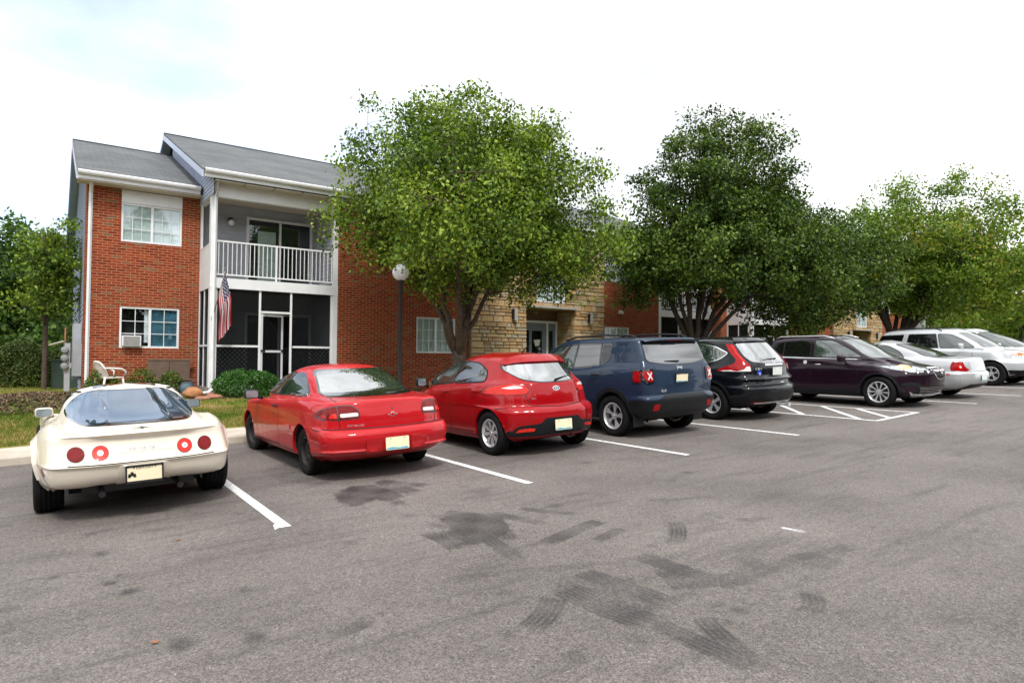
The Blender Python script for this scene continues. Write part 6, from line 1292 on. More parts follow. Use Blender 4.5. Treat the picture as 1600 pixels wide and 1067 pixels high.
for kd in ('l', 'R'):
    c.glass('rear_quarter_window', kd, rp([(.93, 1.53, .03), (1.14, 1.53, .01), (1.14, 1.20, .01), (.97, 1.30, .04)], .03), 'car_glass_black', trim=.02, tm='black_gloss')
    c.glass('rear_door_window', kd, rp([(1.20, 1.53, .02), (1.76, 1.53, .02), (1.86, 1.14, .02), (1.20, 1.19, .03)], .03), 'car_glass', trim=.026, tm='black_gloss')
    c.glass('front_door_window', kd, rp([(1.84, 1.52, .02), (2.40, 1.49, .1), (2.72, 1.32, .12), (2.93, 1.13, .03), (1.92, 1.13, .02)], .03), 'car_glass_green', trim=.026, tm='black_gloss')
    c.line(kd, [(1.88, .35), (1.88, 1.09)], .009); c.line(kd, [(1.10, .92), (1.12, 1.15)], .009); c.line(kd, [(2.82, .40), (2.86, 1.0)], .009)
    cl = []; aR = c.arch
    for ya, a0, a1 in ((.86, -.30, pi+.20), (3.43, -.20, pi+.30)):
        o1 = [(ya-cos(a0+(a1-a0)*i/22)*(aR+.075), .34+sin(a0+(a1-a0)*i/22)*(aR+.075)) for i in range(23)]; o2 = [(ya-cos(a0+(a1-a0)*i/22)*(aR+.003), .34+sin(a0+(a1-a0)*i/22)*(aR+.003)) for i in range(23)]
        c.part('arch_cladding', kd, o1+o2[::-1], 'black_plastic', .014, .03)
    c.part('sill_cladding', kd, rp([(1.34, .31), (2.95, .31), (2.95, .50), (1.34, .50)], .02), 'black_plastic', .012, .03)
handle(c, 1.25, 1.02, 'black_plastic', .19); handle(c, 2.12, 1.0, 'black_plastic', .19)
c.conform('f', rp([(-.60, 1.15), (.60, 1.15), (.54, 1.53), (-.54, 1.53)], .05), .005).build('windshield', 'windshield', c.root, auto=60)
for sg in (-1, 1):
    def m_(p): return p if sg < 0 else mir(p)
    q = rp([(-.848, 1.115, .03), (-.66, 1.125, .03), (-.645, .895, .05), (-.80, .89, .05), (-.848, .96, .03)], .03)
    a = c.part('tail_light', 'r', m_(q), 'black_gloss', .018, .04); q2 = rp([(-.835, 1.09), (-.68, 1.10), (-.672, .925), (-.79, .92), (-.832, .98)], .03)
    c.conform('r', m_(q2), .024, .012).build('red_lens', 'lens_red', a)
    X0, Z0 = -.74, 1.01
    xx = [(-.05, .06), (-.03, .062), (0, .022), (.03, .062), (.05, .06), (.018, 0), (.05, -.055), (.03, -.058), (0, -.02), (-.03, -.058), (-.05, -.055), (-.018, 0)]
    c.conform('r', m_([(X0+u, Z0+v) for u, v in xx]), .028, .004).build('x_lens', 'lens_white', a)
    c.part('rear_reflector', 'r', m_(rp([(-.72, .46), (-.60, .46), (-.58, .56), (-.70, .56)], .015)), 'lens_red', .018, .03)
    sl_ = rp([(.185, .90), (.185, 1.110), (.36, 1.115), (.38, .98), (.34, .90)], .03); kd = 'l' if sg < 0 else 'R'
    b = c.part('side_lens', kd, sl_, 'black_gloss', .010, .02); c.conform(kd, expand(sl_, -.022), .016, .006).build('red_lens', 'lens_red', b)
c.part('bumper_cladding', 'r', rp([(-.82, .33, .03), (.82, .33, .03), (.88, .50, .04), (.88, .62, .03), (.62, .62, .03), (.47, .69, .03), (-.47, .69, .03), (-.62, .62, .03), (-.88, .62, .03), (-.88, .50, .04)], .03), 'black_plastic', .014, .03)
for kd in ('l', 'R'): c.part('bumper_corner', kd, rp([(.12, .40, .02), (.48, .34, .02), (.42, .62, .02), (.12, .63, .02)], .02), 'black_plastic', .013, .03)
c.line('r', [(-.45, .53), (-.30, .50), (.30, .50), (.45, .53)], .014, 'chrome'); c.line('r', [(-.60, 1.19), (-.595, .9), (-.57, .72), (.57, .72), (.595, .9), (.60, 1.19)], .009)
c.part('plate_hollow', 'r', rp([(-.33, .86), (.33, .86), (.33, 1.06), (-.33, 1.06)], .05), 'paint_blue', .002); c.line('r', [(-.33, 1.06), (.33, 1.06)], .012, 'gap'); c.line('r', [(-.36, .845), (.36, .845)], .012, 'paint_blue', .01)
plate(c, 0, .955, .085, -.08, 'black_gloss'); text_decal(c, 'r', 'Jeep', 0, 1.135, .075, 'lens_clear', space=1.05); text_decal(c, 'r', '4x4', -.44, .765, .078, 'lens_clear', space=1.1)
wiper(c, 0, 1.225, -.32, 1.235)
for sx in (-1, 1): MB().tube([(sx*.62, .48, 1.62), (sx*.62, .60, 1.675), (sx*.62, 1.2, 1.70), (sx*.62, 2.0, 1.68), (sx*.61, 2.30, 1.62)], [.018, .016, .015, .016, .016], 8).build('roof_rail', 'black_plastic', c.root, smooth=True)
mirror(c, 'l', -1, 2.72, 1.13, .97, .20, .18, .12, 'black_plastic'); mirror(c, 'R', 1, 2.72, 1.13, .97, .20, .18, .12, 'black_plastic')
for sx in (-1, 1): MB().box(sx*.86, sx*.62, .38, .395, .18, .46).build('mud_flap', 'black_plastic', c.root)
wheels(c, 'fivepair', 1.55, .225, .215); c.finish(y0=.5, bellyw=.62, zb=.24)

# ---------------------------------------------------------------- black crossover
paint('paint_black', (.003, .004, .007), rough=.25, dirt=.01)
ax = (.97, 3.59)
R_ = [ring(.25, .45, 4.15, [.68, .78, .80, .78, .68], ax=ax), ring(.30, .18, 4.34, [.76, .83, .82, .83, .74], .26, .3, .08, .18, ax), ring(.40, .07, 4.44, [.82, .865, .85, .865, .79], .28, .3, .10, .2, ax), ring([.52, .52, .50, .46, .5, .5, .5], .02, 4.48, [.85, .89, .865, .89, .80], .28, .32, .11, .24, ax),
      ring([.60, .60, .58, .54, .56, .56, .56], .0, 4.50, [.855, .895, .868, .895, .80], .28, .34, .12, .26, ax), ring([.655, .655, .64, .60, .62, .60, .6], .03, 4.49, [.85, .897, .87, .897, .79], .28, .34, .12, .28, ax), ring([.675, .675, .68, .64, .66, .63, .62], .07, 4.46, [.84, .897, .873, .897, .78], .28, .34, .12, .3, ax),
      ring([.765, .765, .77, .76, .76, .74, .70], .10, 4.42, [.84, .895, .878, .892, .76], .28, .34, .12, .3, ax), ring([.80, .80, .82, .80, .8, .77, .73], .045, 4.38, [.838, .893, .877, .888, .75], .28, .34, .12, .3, ax), ring([.868, .868, .87, .84, .82, .79, .75], .11, 4.35, [.835, .892, .876, .884, .74], .28, .34, .12, .3, ax),
      ring([.98, .98, .98, .93, .90, .86, .82], .12, 4.2, [.82, .88, .868, .86, .70], .27, .32, .13, .3, ax), ring([1.06, 1.06, 1.05, .99, .96, .92, .88], .14, 4.0, [.80, .855, .85, .825, .64], .26, .3, .13, .3, ax), ring([1.12, 1.12, 1.11, 1.04, 1.01, .98, .96], .17, 3.68, [.775, .825, .825, .78, .60], .25, .26, .13, .28, ax),
      ring([1.18, 1.18, 1.17, 1.08, 1.06, 1.04, 1.03], .21, 3.40, [.75, .795, .80, .76, .62], .24, .2, .13, .24, ax), ring([1.28, 1.28, 1.27, 1.20, 1.17, 1.15, 1.17], .29, 3.02, [.71, .75, .755, .72, .60], .22, .18, .13, .2), ring([1.40, 1.40, 1.39, 1.36, 1.34, 1.32, 1.34], .40, 2.62, [.66, .70, .705, .675, .56], .19, .16, .13, .16),
      ring([1.50, 1.49, 1.50, 1.49, 1.47, 1.45, 1.47], .50, 2.28, [.61, .65, .66, .63, .52], .16, .15, .11, .13), ring([1.565, 1.555, 1.57, 1.575, 1.56, 1.54, 1.56], .58, 2.08, [.53, .57, .58, .55, .46], .13, .13, .08, .1), ring([1.60, 1.595, 1.61, 1.62, 1.61, 1.60, 1.605], .85, 1.95, [.27, .29, .30, .28, .24], .06, .07, .04, .05), ring([1.63]*7, 1.1, 1.85, [0]*5, 0, 0, 0, 0)]
c = Car('crossover', 'black crossover with tall red tail lights running up beside its rear window', 'car', 11.60, 7.26, 0, R_, 'paint_black', ax, .345, .05, CG)
c.glass('rear_window', 'r', rp([(-.55, 1.13, .1), (-.2, 1.085, .2), (.2, 1.085, .2), (.55, 1.13, .1), (.60, 1.25, .1), (.55, 1.485, .05), (-.55, 1.485, .05), (-.60, 1.25, .1)], .05), 'rear_glass', trim=.014, tm='black_gloss')
c.part('roof_spoiler', 'r', rp([(-.56, 1.495, .02), (0, 1.515, .2), (.56, 1.495, .02), (.50, 1.565, .04), (0, 1.595, .2), (-.50, 1.565, .04)], .04), 'paint_black', .035, .06)
for kd in ('l', 'R'):
    A = rp([(.70, 1.30, .02), (.98, 1.42, .06), (1.30, 1.48, .1), (1.72, 1.495, .01), (1.78, 1.12, .01), (1.05, 1.13, .15), (.82, 1.20, .08)], .03)
    B = rp([(1.84, 1.495, .01), (2.15, 1.48, .1), (2.62, 1.28, .2), (2.98, 1.09, .03), (1.86, 1.12, .01)], .03)
    c.glass('rear_side_window', kd, A, 'car_glass_green', trim=.018, tm='chrome'); c.glass('front_side_window', kd, B, 'car_glass_green', trim=.016, tm='chrome')
    c.line(kd, [(1.30, 1.12), (1.28, 1.47)], .03, 'black_gloss', .008); c.line(kd, [(1.82, .4), (1.82, 1.08)], .009); c.line(kd, [(1.40, .42), (1.26, .8), (1.20, 1.1)], .009)
    c.part('sill_cladding', kd, rp([(1.42, .28), (3.10, .28), (3.10, .40), (1.42, .40)], .02), 'black_plastic', .008, .02)
    for ya in ax:
        o1 = [(ya-cos(-.25+(pi+.5)*i/22)*(c.arch+.05), .34+sin(-.25+(pi+.5)*i/22)*(c.arch+.05)) for i in range(23)]; o2 = [(ya-cos(-.25+(pi+.5)*i/22)*(c.arch+.003), .34+sin(-.25+(pi+.5)*i/22)*(c.arch+.003)) for i in range(23)]
        c.part('arch_cladding', kd, o1+o2[::-1], 'black_plastic', .009, .02)
handle(c, 1.35, 1.0, 'chrome', .18)
c.conform('f', rp([(-.55, 1.10), (.55, 1.10), (.48, 1.47), (-.48, 1.47)], .05), .005).build('windshield', 'windshield', c.root, auto=60)
for sg in (-1, 1):
    def m_(p): return p if sg < 0 else mir(p)
    q = rp([(-.87, .955, .02), (-.60, .945, .02), (-.595, 1.06, .03), (-.64, 1.16, .06), (-.645, 1.28, .06), (-.585, 1.46, .02), (-.625, 1.485, .02), (-.70, 1.30, .08), (-.73, 1.15, .08), (-.84, 1.03, .05)], .03)
    a = c.part('tail_light', 'r', m_(q), 'lens_red', .010, .03); c.conform('r', m_(rp([(-.86, .952), (-.615, .95), (-.61, 1.04), (-.68, 1.04), (-.73, .985), (-.85, .975)], .015)), .013, .004).build('reversing_lens', 'lens_white', a)
    c.conform('r', m_(rp([(-.66, 1.12), (-.655, 1.28), (-.60, 1.45), (-.612, 1.46), (-.675, 1.28), (-.685, 1.14)], .01)), .013, .004).build('bright_stripe', 'lens_bright', a)
    c.part('rear_reflector', 'r', m_(rp([(-.66, .34), (-.40, .34), (-.40, .375), (-.66, .375)], .01)), 'lens_red_dark', .012, .02)
c.part('lower_bumper', 'r', rp([(-.80, .30, .03), (.80, .30, .03), (.85, .45, .04), (.62, .50, .04), (.40, .555, .04), (-.40, .555, .04), (-.62, .50, .04), (-.85, .45, .04)], .03), 'black_plastic', .010, .03)
c.part('skid_strip', 'r', rp([(-.60, .335), (.60, .335), (.58, .355), (-.58, .355)], .005), 'alloy', .016, .02)
c.part('hatch_trim', 'r', rp([(-.29, 1.05), (.29, 1.05), (.29, 1.078), (-.29, 1.078)], .01), 'chrome', .010, .02); c.line('r', [(-.59, .95), (-.55, .80), (-.50, .685), (.50, .685), (.55, .80), (.59, .95)], .009)
plate(c, 0, .94, .078, -.06, None, 'plate_white', blue=False); text_decal(c, 'r', 'CR-V', -.46, .99, .055, 'lens_clear', shear=.2, space=1.15); c.part('hatch_bar', 'r', rp([(.12, .712), (.24, .712), (.24, .724), (.12, .724)], .003), 'chrome', .005)
e = c.part('badge', 'r', rp([(-.040, 1.09), (.040, 1.09), (.032, 1.155), (-.032, 1.155)], .015), 'chrome', .012); text_decal(c, 'r', 'H', 0, 1.122, .05, 'badge_dark', off=.0155, parent=e)
text_decal(c, 'r', 'AWD', .56, .90, .035, 'lens_clear'); st_ = c.part('round_sticker', 'r', ell(-.46, .918, .044, .044), 'sticker_blue', .004); c.conform('r', [(-.470, .88), (-.452, .88), (-.450, .92), (-.468, .925)], .006, .002).build('sticker_print', 'flag_white', st_)
wiper(c, .10, 1.165, -.28, 1.155)
MB().tube([(.0, .1, .30), (.0, -.10, .30)], .025, 8).box(-.035, .035, -.16, -.10, .265, .335).build('tow_hitch', 'alloy', c.root)
MB().tube([(0, .95, 1.60), (0, .88, 1.66)], [.02, .008], 6).build('aerial', 'black_plastic', c.root)
mirror(c, 'l', -1, 2.75, 1.12, .98, .20, .17, .12, 'paint_black'); mirror(c, 'R', 1, 2.75, 1.12, .98, .20, .17, .12, 'paint_black')
wheels(c, 'five', 1.57, .215, .215, 'alloy'); c.finish(y0=.5, bellyw=.62, zb=.22)

# ---------------------------------------------------------------- purple crossover, nose out
paint('paint_purple', (.014, .004, .012), metal=.15, rough=.28, dirt=.015)
ax = (.80, 3.355)
def small_suv(ax, k=1.0):
    return [ring(.22, .40, 3.90, [.66, .78, .80, .78, .68], ax=ax), ring(.26, .15, 4.10, [.76, .83, .82, .83, .76], .26, .3, .08, .16, ax), ring(.36, .05, 4.20, [.82, .86, .85, .86, .80], .28, .32, .10, .2, ax), ring(.48, .02, 4.24, [.845, .88, .86, .88, .82], .28, .34, .11, .24, ax),
      ring(.60, .0, 4.26, [.85, .885, .865, .885, .82], .28, .36, .12, .26, ax), ring([.72, .72, .72, .70, .71, .70, .70], .06, 4.28, [.84, .885, .868, .885, .81], .28, .36, .12, .28, ax), ring([.82, .82, .82, .80, .80, .79, .78], .08, 4.25, [.83, .882, .868, .882, .79], .28, .36, .12, .3, ax),
      ring([.92, .92, .92, .89, .885, .86, .85], .10, 4.15, [.82, .872, .86, .862, .75], .27, .36, .13, .32, ax), ring([1.0, 1.0, 1.0, .96, .95, .91, .89], .12, 4.0, [.80, .855, .85, .835, .69], .26, .34, .13, .32, ax), ring([1.08, 1.08, 1.07, 1.02, 1.005, .96, .935], .15, 3.78, [.78, .835, .835, .795, .62], .25, .3, .13, .3, ax),
      ring([1.12, 1.12, 1.11, 1.05, 1.04, 1.01, .99], .18, 3.62, [.76, .81, .815, .77, .60], .24, .26, .13, .28, ax), ring([1.17, 1.17, 1.15, 1.09, 1.08, 1.06, 1.06], .22, 3.40, [.735, .785, .79, .76, .64], .23, .2, .13, .24), ring([1.27, 1.27, 1.26, 1.21, 1.19, 1.17, 1.18], .30, 3.12, [.70, .74, .745, .73, .62], .21, .18, .13, .2),
      ring([1.40, 1.40, 1.40, 1.37, 1.35, 1.33, 1.35], .41, 2.84, [.655, .69, .70, .685, .59], .18, .16, .12, .16), ring([1.50, 1.50, 1.51, 1.50, 1.48, 1.46, 1.48], .50, 2.58, [.61, .645, .655, .635, .55], .15, .15, .10, .13), ring([1.57, 1.565, 1.58, 1.58, 1.57, 1.55, 1.57], .58, 2.36, [.53, .57, .58, .56, .48], .13, .13, .08, .1),
      ring([1.61, 1.605, 1.615, 1.62, 1.61, 1.60, 1.61], .85, 2.22, [.27, .29, .30, .28, .24], .06, .07, .04, .05), ring([1.63]*7, 1.0, 2.1, [0]*5, 0, 0, 0, 0)]
c = Car('crossover', 'dark plum purple crossover parked nose out with a shield grille', 'car', 15.86, 10.42, pi, small_suv(ax), 'paint_purple', ax, .345, .045, CG)
for kd in ('l', 'R'):
    c.glass('rear_quarter_window', kd, rp([(.78, 1.42, .04), (1.02, 1.47, .01), (1.02, 1.15, .01), (.82, 1.22, .04)], .02), 'car_glass_black', trim=.018)
    c.glass('rear_door_window', kd, rp([(1.06, 1.475, .02), (1.72, 1.50, .02), (1.74, 1.11, .02), (1.06, 1.14, .02)], .02), 'car_glass_black', trim=.018)
    c.glass('front_door_window', kd, rp([(1.84, 1.50, .02), (2.22, 1.48, .1), (2.56, 1.31, .2), (2.90, 1.10, .03), (1.84, 1.11, .02)], .03), 'car_glass_green', trim=.018)
    c.line(kd, [(1.79, .30), (1.79, 1.06)], .009); c.line(kd, [(2.86, .30), (2.92, .7), (2.88, 1.0)], .009); c.line(kd, [(1.0, 1.10), (1.6, 1.085), (2.9, 1.052)], .012, 'chrome', .008); c.line(kd, [(1.05, .86), (2.0, .80), (3.0, .84)], .005, 'gap', .001)
    c.part('sill_cladding', kd, rp([(1.24, .25), (2.90, .25), (2.90, .36), (1.24, .36)], .02), 'black_plastic', .008, .02)
    for ya in ax:
        o1 = [(ya-cos(-.3+(pi+.6)*i/22)*(c.arch+.045), .34+sin(-.3+(pi+.6)*i/22)*(c.arch+.045)) for i in range(23)]; o2 = [(ya-cos(-.3+(pi+.6)*i/22)*(c.arch+.003), .34+sin(-.3+(pi+.6)*i/22)*(c.arch+.003)) for i in range(23)]
        c.part('arch_cladding', kd, o1+o2[::-1], 'black_plastic', .008, .02)
handle(c, 1.98, .93, 'chrome', .17); handle(c, 1.12, .95, 'chrome', .17)
c.conform('f', rp([(-.56, 1.075), (.56, 1.075), (.46, 1.50), (-.46, 1.50)], .06), .006).build('windshield', 'windshield', c.root, auto=60)
g_ = rp([(-.30, .86, .04), (.30, .86, .04), (.24, .68, .08), (.10, .60, .06), (-.10, .60, .06), (-.24, .68, .08)], .04)
a = c.part('grille', 'f', g_, 'chrome', .014, .03); c.conform('f', expand(g_, -.022), .018, .006).build('grille_mesh', 'black_plastic', a); b = c.conform('f', rp([(-.27, .80), (.27, .80), (.20, .765), (-.20, .765)], .01), .024, .008).build('grille_wing', 'chrome', a)
c.conform('f', ell(0, .775, .055, .055), .03, .01).build('grille_emblem', 'chrome', a); c.conform('f', ell(0, .775, .040, .040), .033, .004).build('emblem_face', 'lens_red_dark', a)
for sg in (-1, 1):
    def m_(p): return p if sg < 0 else mir(p)
    hl = rp([(-.76, .90, .02), (-.60, .90, .04), (-.36, .85, .03), (-.36, .76, .03), (-.60, .76, .05), (-.74, .82, .03)], .03)
    a = c.part('headlight', 'f', m_(hl), 'lens_clear', .008, .03); c.conform('f', m_(ell(-.52, .81, .036, .036)), .012, .006).build('headlight_lamp', 'lens_white', a)
    kd = 'l' if sg < 0 else 'R'; c.part('indicator_lens', kd, rp([(3.62, .93), (3.80, .90), (3.90, .83), (3.80, .82), (3.66, .875)], .02), 'lens_amber', .008, .02); c.part('side_headlight', kd, rp([(3.84, .895), (4.02, .86), (4.06, .79), (3.94, .80)], .02), 'lens_clear', .009, .02)
    c.part('fog_recess', 'f', m_(rp([(-.76, .50), (-.60, .47), (-.48, .45), (-.62, .56), (-.72, .56)], .02)), 'black_plastic', .005)
    c.part('fog_recess', kd, rp([(3.78, .50), (4.05, .46), (4.10, .50), (4.0, .55), (3.84, .54)], .02), 'black_plastic', .005)
c.part('lower_grille', 'f', rp([(-.55, .30), (.55, .30), (.50, .47), (-.50, .47)], .04), 'black_plastic', .006)
for k in range(4): c.line('f', [(-.48, .335+k*.035), (.48, .335+k*.035)], .008, 'chrome', .011)
c.part('skid_strip', 'f', rp([(-.62, .27), (-.40, .22), (.40, .22), (.62, .27), (.70, .36), (.56, .29), (-.56, .29), (-.70, .36)], .02), 'alloy', .018, .03)
c.line('t', [(-.62, 3.3), (-.60, 3.9), (-.50, 4.05)], .009); c.line('t', [(.62, 3.3), (.60, 3.9), (.50, 4.05)], .009)
tlp = rp([(-.80, .92), (-.55, .93), (-.55, 1.05), (-.76, 1.06)], .04)
for q in (tlp, mir(tlp)): c.part('tail_light', 'r', q, 'lens_red', .008)
c.glass('rear_window', 'r', rp([(-.58, 1.16), (.58, 1.16), (.52, 1.46), (-.52, 1.46)], .06), 'car_glass_black')
st_ = c.part('door_sticker', 'R', ell(1.66, .985, .045, .045), 'flag_white', .004)
for sx in (-1, 1): MB().tube([(sx*.57, .75, 1.565), (sx*.57, .85, 1.61), (sx*.57, 2.0, 1.61), (sx*.56, 2.25, 1.545)], .014, 8).build('roof_rail', 'alloy', c.root, smooth=True)
for sx, q in ((-1, 'l'), (1, 'R')): mirror(c, q, sx, 2.62, 1.08, .99, .22, .16, .13, 'paint_purple')
wheels(c, 'ten', 1.55, .235, .215); c.steer_i = 1; c.finish(y0=.4, bellyw=.62, zb=.20)

# ---------------------------------------------------------------- silver saloon
paint('paint_silver', (.50, .51, .53), metal=.45, rough=.30, dirt=.06)
ax = (1.05, 3.90)
R_ = [ring(.20, .45, 4.5, [.66, .76, .78, .76, .68], ax=ax), ring(.26, .18, 4.72, [.76, .83, .82, .83, .76], .26, .3, .08, .2, ax), ring(.36, .05, 4.82, [.82, .87, .85, .87, .80], .28, .32, .10, .24, ax), ring([.50, .50, .48, .45, .48, .5, .5], .0, 4.87, [.85, .885, .865, .885, .82], .28, .34, .12, .28, ax),
      ring([.62, .62, .60, .58, .60, .60, .60], .01, 4.86, [.85, .888, .87, .888, .80], .28, .34, .12, .3, ax), ring([.66, .66, .66, .64, .65, .64, .62], .06, 4.83, [.835, .888, .87, .886, .78], .28, .34, .12, .3, ax), ring([.80, .80, .80, .78, .77, .72, .68], .09, 4.75, [.82, .882, .868, .875, .74], .26, .34, .12, .32, ax),
      ring([.93, .92, .92, .88, .85, .78, .73], .12, 4.6, [.79, .86, .85, .84, .68], .24, .34, .12, .32, ax), ring([.985, .975, .975, .92, .89, .83, .78], .16, 4.4, [.74, .815, .82, .78, .60], .22, .3, .12, .3, ax), ring([1.0, .995, .99, .945, .92, .89, .87], .45, 4.0, [.70, .765, .785, .73, .58], .24, .25, .12, .3, ax),
      ring([1.03, 1.03, 1.01, .97, .95, .95, .95], .80, 3.68, [.67, .72, .75, .72, .60], .22, .2, .14, .24), ring([1.15, 1.15, 1.14, 1.12, 1.11, 1.10, 1.12], 1.10, 3.30, [.63, .67, .69, .665, .56], .18, .18, .13, .2), ring([1.29, 1.285, 1.29, 1.285, 1.27, 1.26, 1.28], 1.48, 2.86, [.57, .60, .62, .595, .50], .15, .15, .10, .15),
      ring([1.37, 1.36, 1.375, 1.38, 1.37, 1.35, 1.37], 1.72, 2.55, [.50, .53, .545, .52, .44], .12, .13, .08, .12), ring([1.42, 1.415, 1.42, 1.425, 1.42, 1.41, 1.42], 1.95, 2.40, [.25, .27, .28, .27, .22], .06, .07, .04, .05), ring([1.45]*7, 2.1, 2.3, [0]*5, 0, 0, 0, 0)]
c = Car('saloon_car', 'silver four-door saloon seen from behind between the purple crossover and the tall silver car', 'car', 18.62, 6.28, 0, R_, 'paint_silver', ax, .325, .045, CG)
c.glass('rear_window', 'r', rp([(-.60, 1.03), (.60, 1.03), (.50, 1.34), (-.50, 1.34)], .07), 'car_glass', trim=.015)
for kd in ('l', 'R'):
    c.glass('rear_door_window', kd, rp([(1.50, .99, .03), (1.60, 1.13, .08), (1.92, 1.30, .12), (2.28, 1.33, .02), (2.34, .97, .02)], .03), 'car_glass_green', trim=.018)
    c.glass('front_door_window', kd, rp([(2.42, .97, .02), (2.36, 1.33, .02), (2.75, 1.29, .1), (3.42, .98, .04)], .03), 'car_glass_green', trim=.018)
    c.line(kd, [(2.38, .3), (2.38, .95)], .009); c.part('side_marker', kd, rp([(.40, .595), (.62, .60), (.62, .625), (.42, .62)], .008), 'lens_bright', .006)
handle(c, 1.75, .86, 'paint_silver', .17)
c.conform('f', rp([(-.55, .99), (.55, .99), (.45, 1.34), (-.45, 1.34)], .05), .005).build('windshield', 'windshield', c.root, auto=60)
for sg in (-1, 1):
    def m_(p): return p if sg < 0 else mir(p)
    q = rp([(-.815, .69, .02), (-.81, .80, .04), (-.76, .90, .04), (-.60, .90, .03), (-.58, .78, .05), (-.48, .70, .03), (-.56, .67, .02)], .03)
    a = c.part('tail_light', 'r', m_(q), 'lens_red', .010, .03); c.conform('r', m_(ell(-.70, .78, .05, .05)), .014, .004).build('round_lens', 'lens_bright', a); c.conform('r', m_(ell(-.70, .78, .025, .025)), .017, .004).build('reversing_lens', 'lens_white', a)
    c.part('side_lens', 'l' if sg < 0 else 'R', rp([(.22, .70), (.24, .84), (.38, .92), (.42, .80), (.36, .70)], .03), 'lens_red', .008, .02)
c.line('r', [(-.60, .90), (-.56, .66), (.56, .66), (.60, .90)], .009); plate(c, 0, .50, -.015, 0, None, 'plate_white'); c.part('lower_bumper', 'r', rp([(-.66, .24), (.66, .24), (.50, .36), (-.50, .36)], .04), 'black_plastic', .008, .03)
e = c.part('badge', 'r', ell(0, .83, .05, .025), 'chrome', .006)
mirror(c, 'l', -1, 3.05, 1.0, .97, .2, .14, .12, 'paint_silver'); wheels(c, 'five', 1.55, .215, .215); c.finish(y0=.4, bellyw=.62)

# ---------------------------------------------------------------- tall silver car, nose out
paint('paint_silver_pale', (.56, .58, .61), metal=.4, rough=.32, dirt=.07)
ax = (1.05, 3.75)
R_ = [ring(.28, .45, 4.40, [.72, .84, .88, .84, .76], ax=ax), ring(.32, .16, 4.60, [.84, .91, .91, .91, .84], .26, .3, .08, .16, ax), ring(.44, .05, 4.72, [.90, .955, .94, .955, .89], .26, .32, .09, .2, ax), ring(.58, .0, 4.77, [.92, .975, .955, .975, .90], .26, .34, .10, .22, ax), ring([.70, .70, .70, .68, .70, .68, .68], .01, 4.76, [.92, .98, .96, .98, .90], .26, .34, .10, .22, ax),
      ring([.76, .76, .76, .74, .76, .72, .72], .07, 4.70, [.91, .975, .958, .975, .87], .26, .34, .10, .24, ax), ring([.90, .90, .90, .88, .90, .84, .84], .09, 4.66, [.90, .965, .955, .96, .84], .25, .34, .10, .26, ax), ring([1.02, 1.02, 1.02, 1.00, 1.0, .96, .95], .11, 4.55, [.89, .95, .945, .935, .80], .24, .32, .10, .28, ax),
      ring([1.10, 1.10, 1.10, 1.06, 1.06, 1.02, 1.02], .14, 4.30, [.87, .93, .93, .89, .74], .23, .3, .10, .28, ax), ring([1.15, 1.15, 1.15, 1.10, 1.10, 1.07, 1.07], .17, 3.92, [.85, .90, .905, .85, .68], .22, .24, .10, .26, ax), ring([1.21, 1.21, 1.20, 1.14, 1.14, 1.13, 1.14], .20, 3.74, [.83, .87, .875, .84, .72], .20, .2, .10, .22),
      ring([1.36, 1.36, 1.36, 1.32, 1.30, 1.28, 1.30], .28, 3.50, [.79, .82, .825, .80, .70], .18, .18, .10, .18), ring([1.54, 1.54, 1.54, 1.53, 1.50, 1.48, 1.50], .38, 3.16, [.75, .77, .77, .75, .66], .16, .16, .10, .15), ring([1.65, 1.64, 1.66, 1.66, 1.64, 1.62, 1.64], .46, 2.90, [.68, .71, .71, .69, .60], .14, .14, .09, .12),
      ring([1.71, 1.70, 1.72, 1.725, 1.71, 1.69, 1.71], .60, 2.74, [.55, .58, .58, .56, .48], .10, .12, .06, .08), ring([1.745, 1.74, 1.75, 1.755, 1.75, 1.74, 1.745], .9, 2.6, [.28, .29, .29, .28, .24], .06, .07, .03, .04), ring([1.76]*7, 1.1, 2.4, [0]*5, 0, 0, 0, 0)]
c = Car('large_suv', 'tall pale silver three-row off-roader parked nose out, with black roof rails', 'car', 24.1, 11.38, pi, R_, 'paint_silver_pale', ax, .365, .055, CG)
for kd in ('l', 'R'):
    c.glass('cargo_window', kd, rp([(.50, 1.56, .05), (1.25, 1.58, .02), (1.17, 1.20, .02), (.42, 1.20, .04)], .02), 'car_glass_black', trim=.012)
    c.glass('rear_door_window', kd, rp([(1.42, 1.585, .02), (2.20, 1.585, .01), (2.30, 1.15, .01), (1.35, 1.18, .02)], .02), 'car_glass_black', trim=.014); c.glass('front_door_window', kd, rp([(2.28, 1.58, .02), (2.62, 1.56, .1), (2.98, 1.37, .15), (3.26, 1.15, .03), (2.38, 1.15, .02)], .03), 'car_glass_green', trim=.018)
    c.line(kd, [(2.30, .4), (2.30, 1.1)], .009); c.line(kd, [(3.25, .4), (3.28, 1.05)], .009); c.part('indicator_lens', kd, rp([(4.22, .92), (4.30, .97), (4.44, .95), (4.44, .89), (4.28, .88)], .02), 'lens_orange', .008, .02)
    c.line(kd, [(1.6, .72), (3.1, .72)], .03, 'paint_silver_pale', .008)
c.conform('f', rp([(-.64, 1.15), (.64, 1.15), (.56, 1.62), (-.56, 1.62)], .05), .006).build('windshield', 'windshield', c.root, auto=60)
hl = rp([(-.86, .83, .03), (-.52, .83, .03), (-.52, .98, .03), (-.84, .98, .04)], .03)
for q in (hl, mir(hl)): c.part('headlight', 'f', q, 'lens_clear', .008, .03)
a = c.part('grille', 'f', rp([(-.46, .82), (.46, .82), (.46, .98), (-.46, .98)], .03), 'chrome', .010, .03); c.conform('f', rp([(-.43, .84), (.43, .84), (.43, .96), (-.43, .96)], .02), .014, .006).build('grille_mesh', 'black_plastic', a)
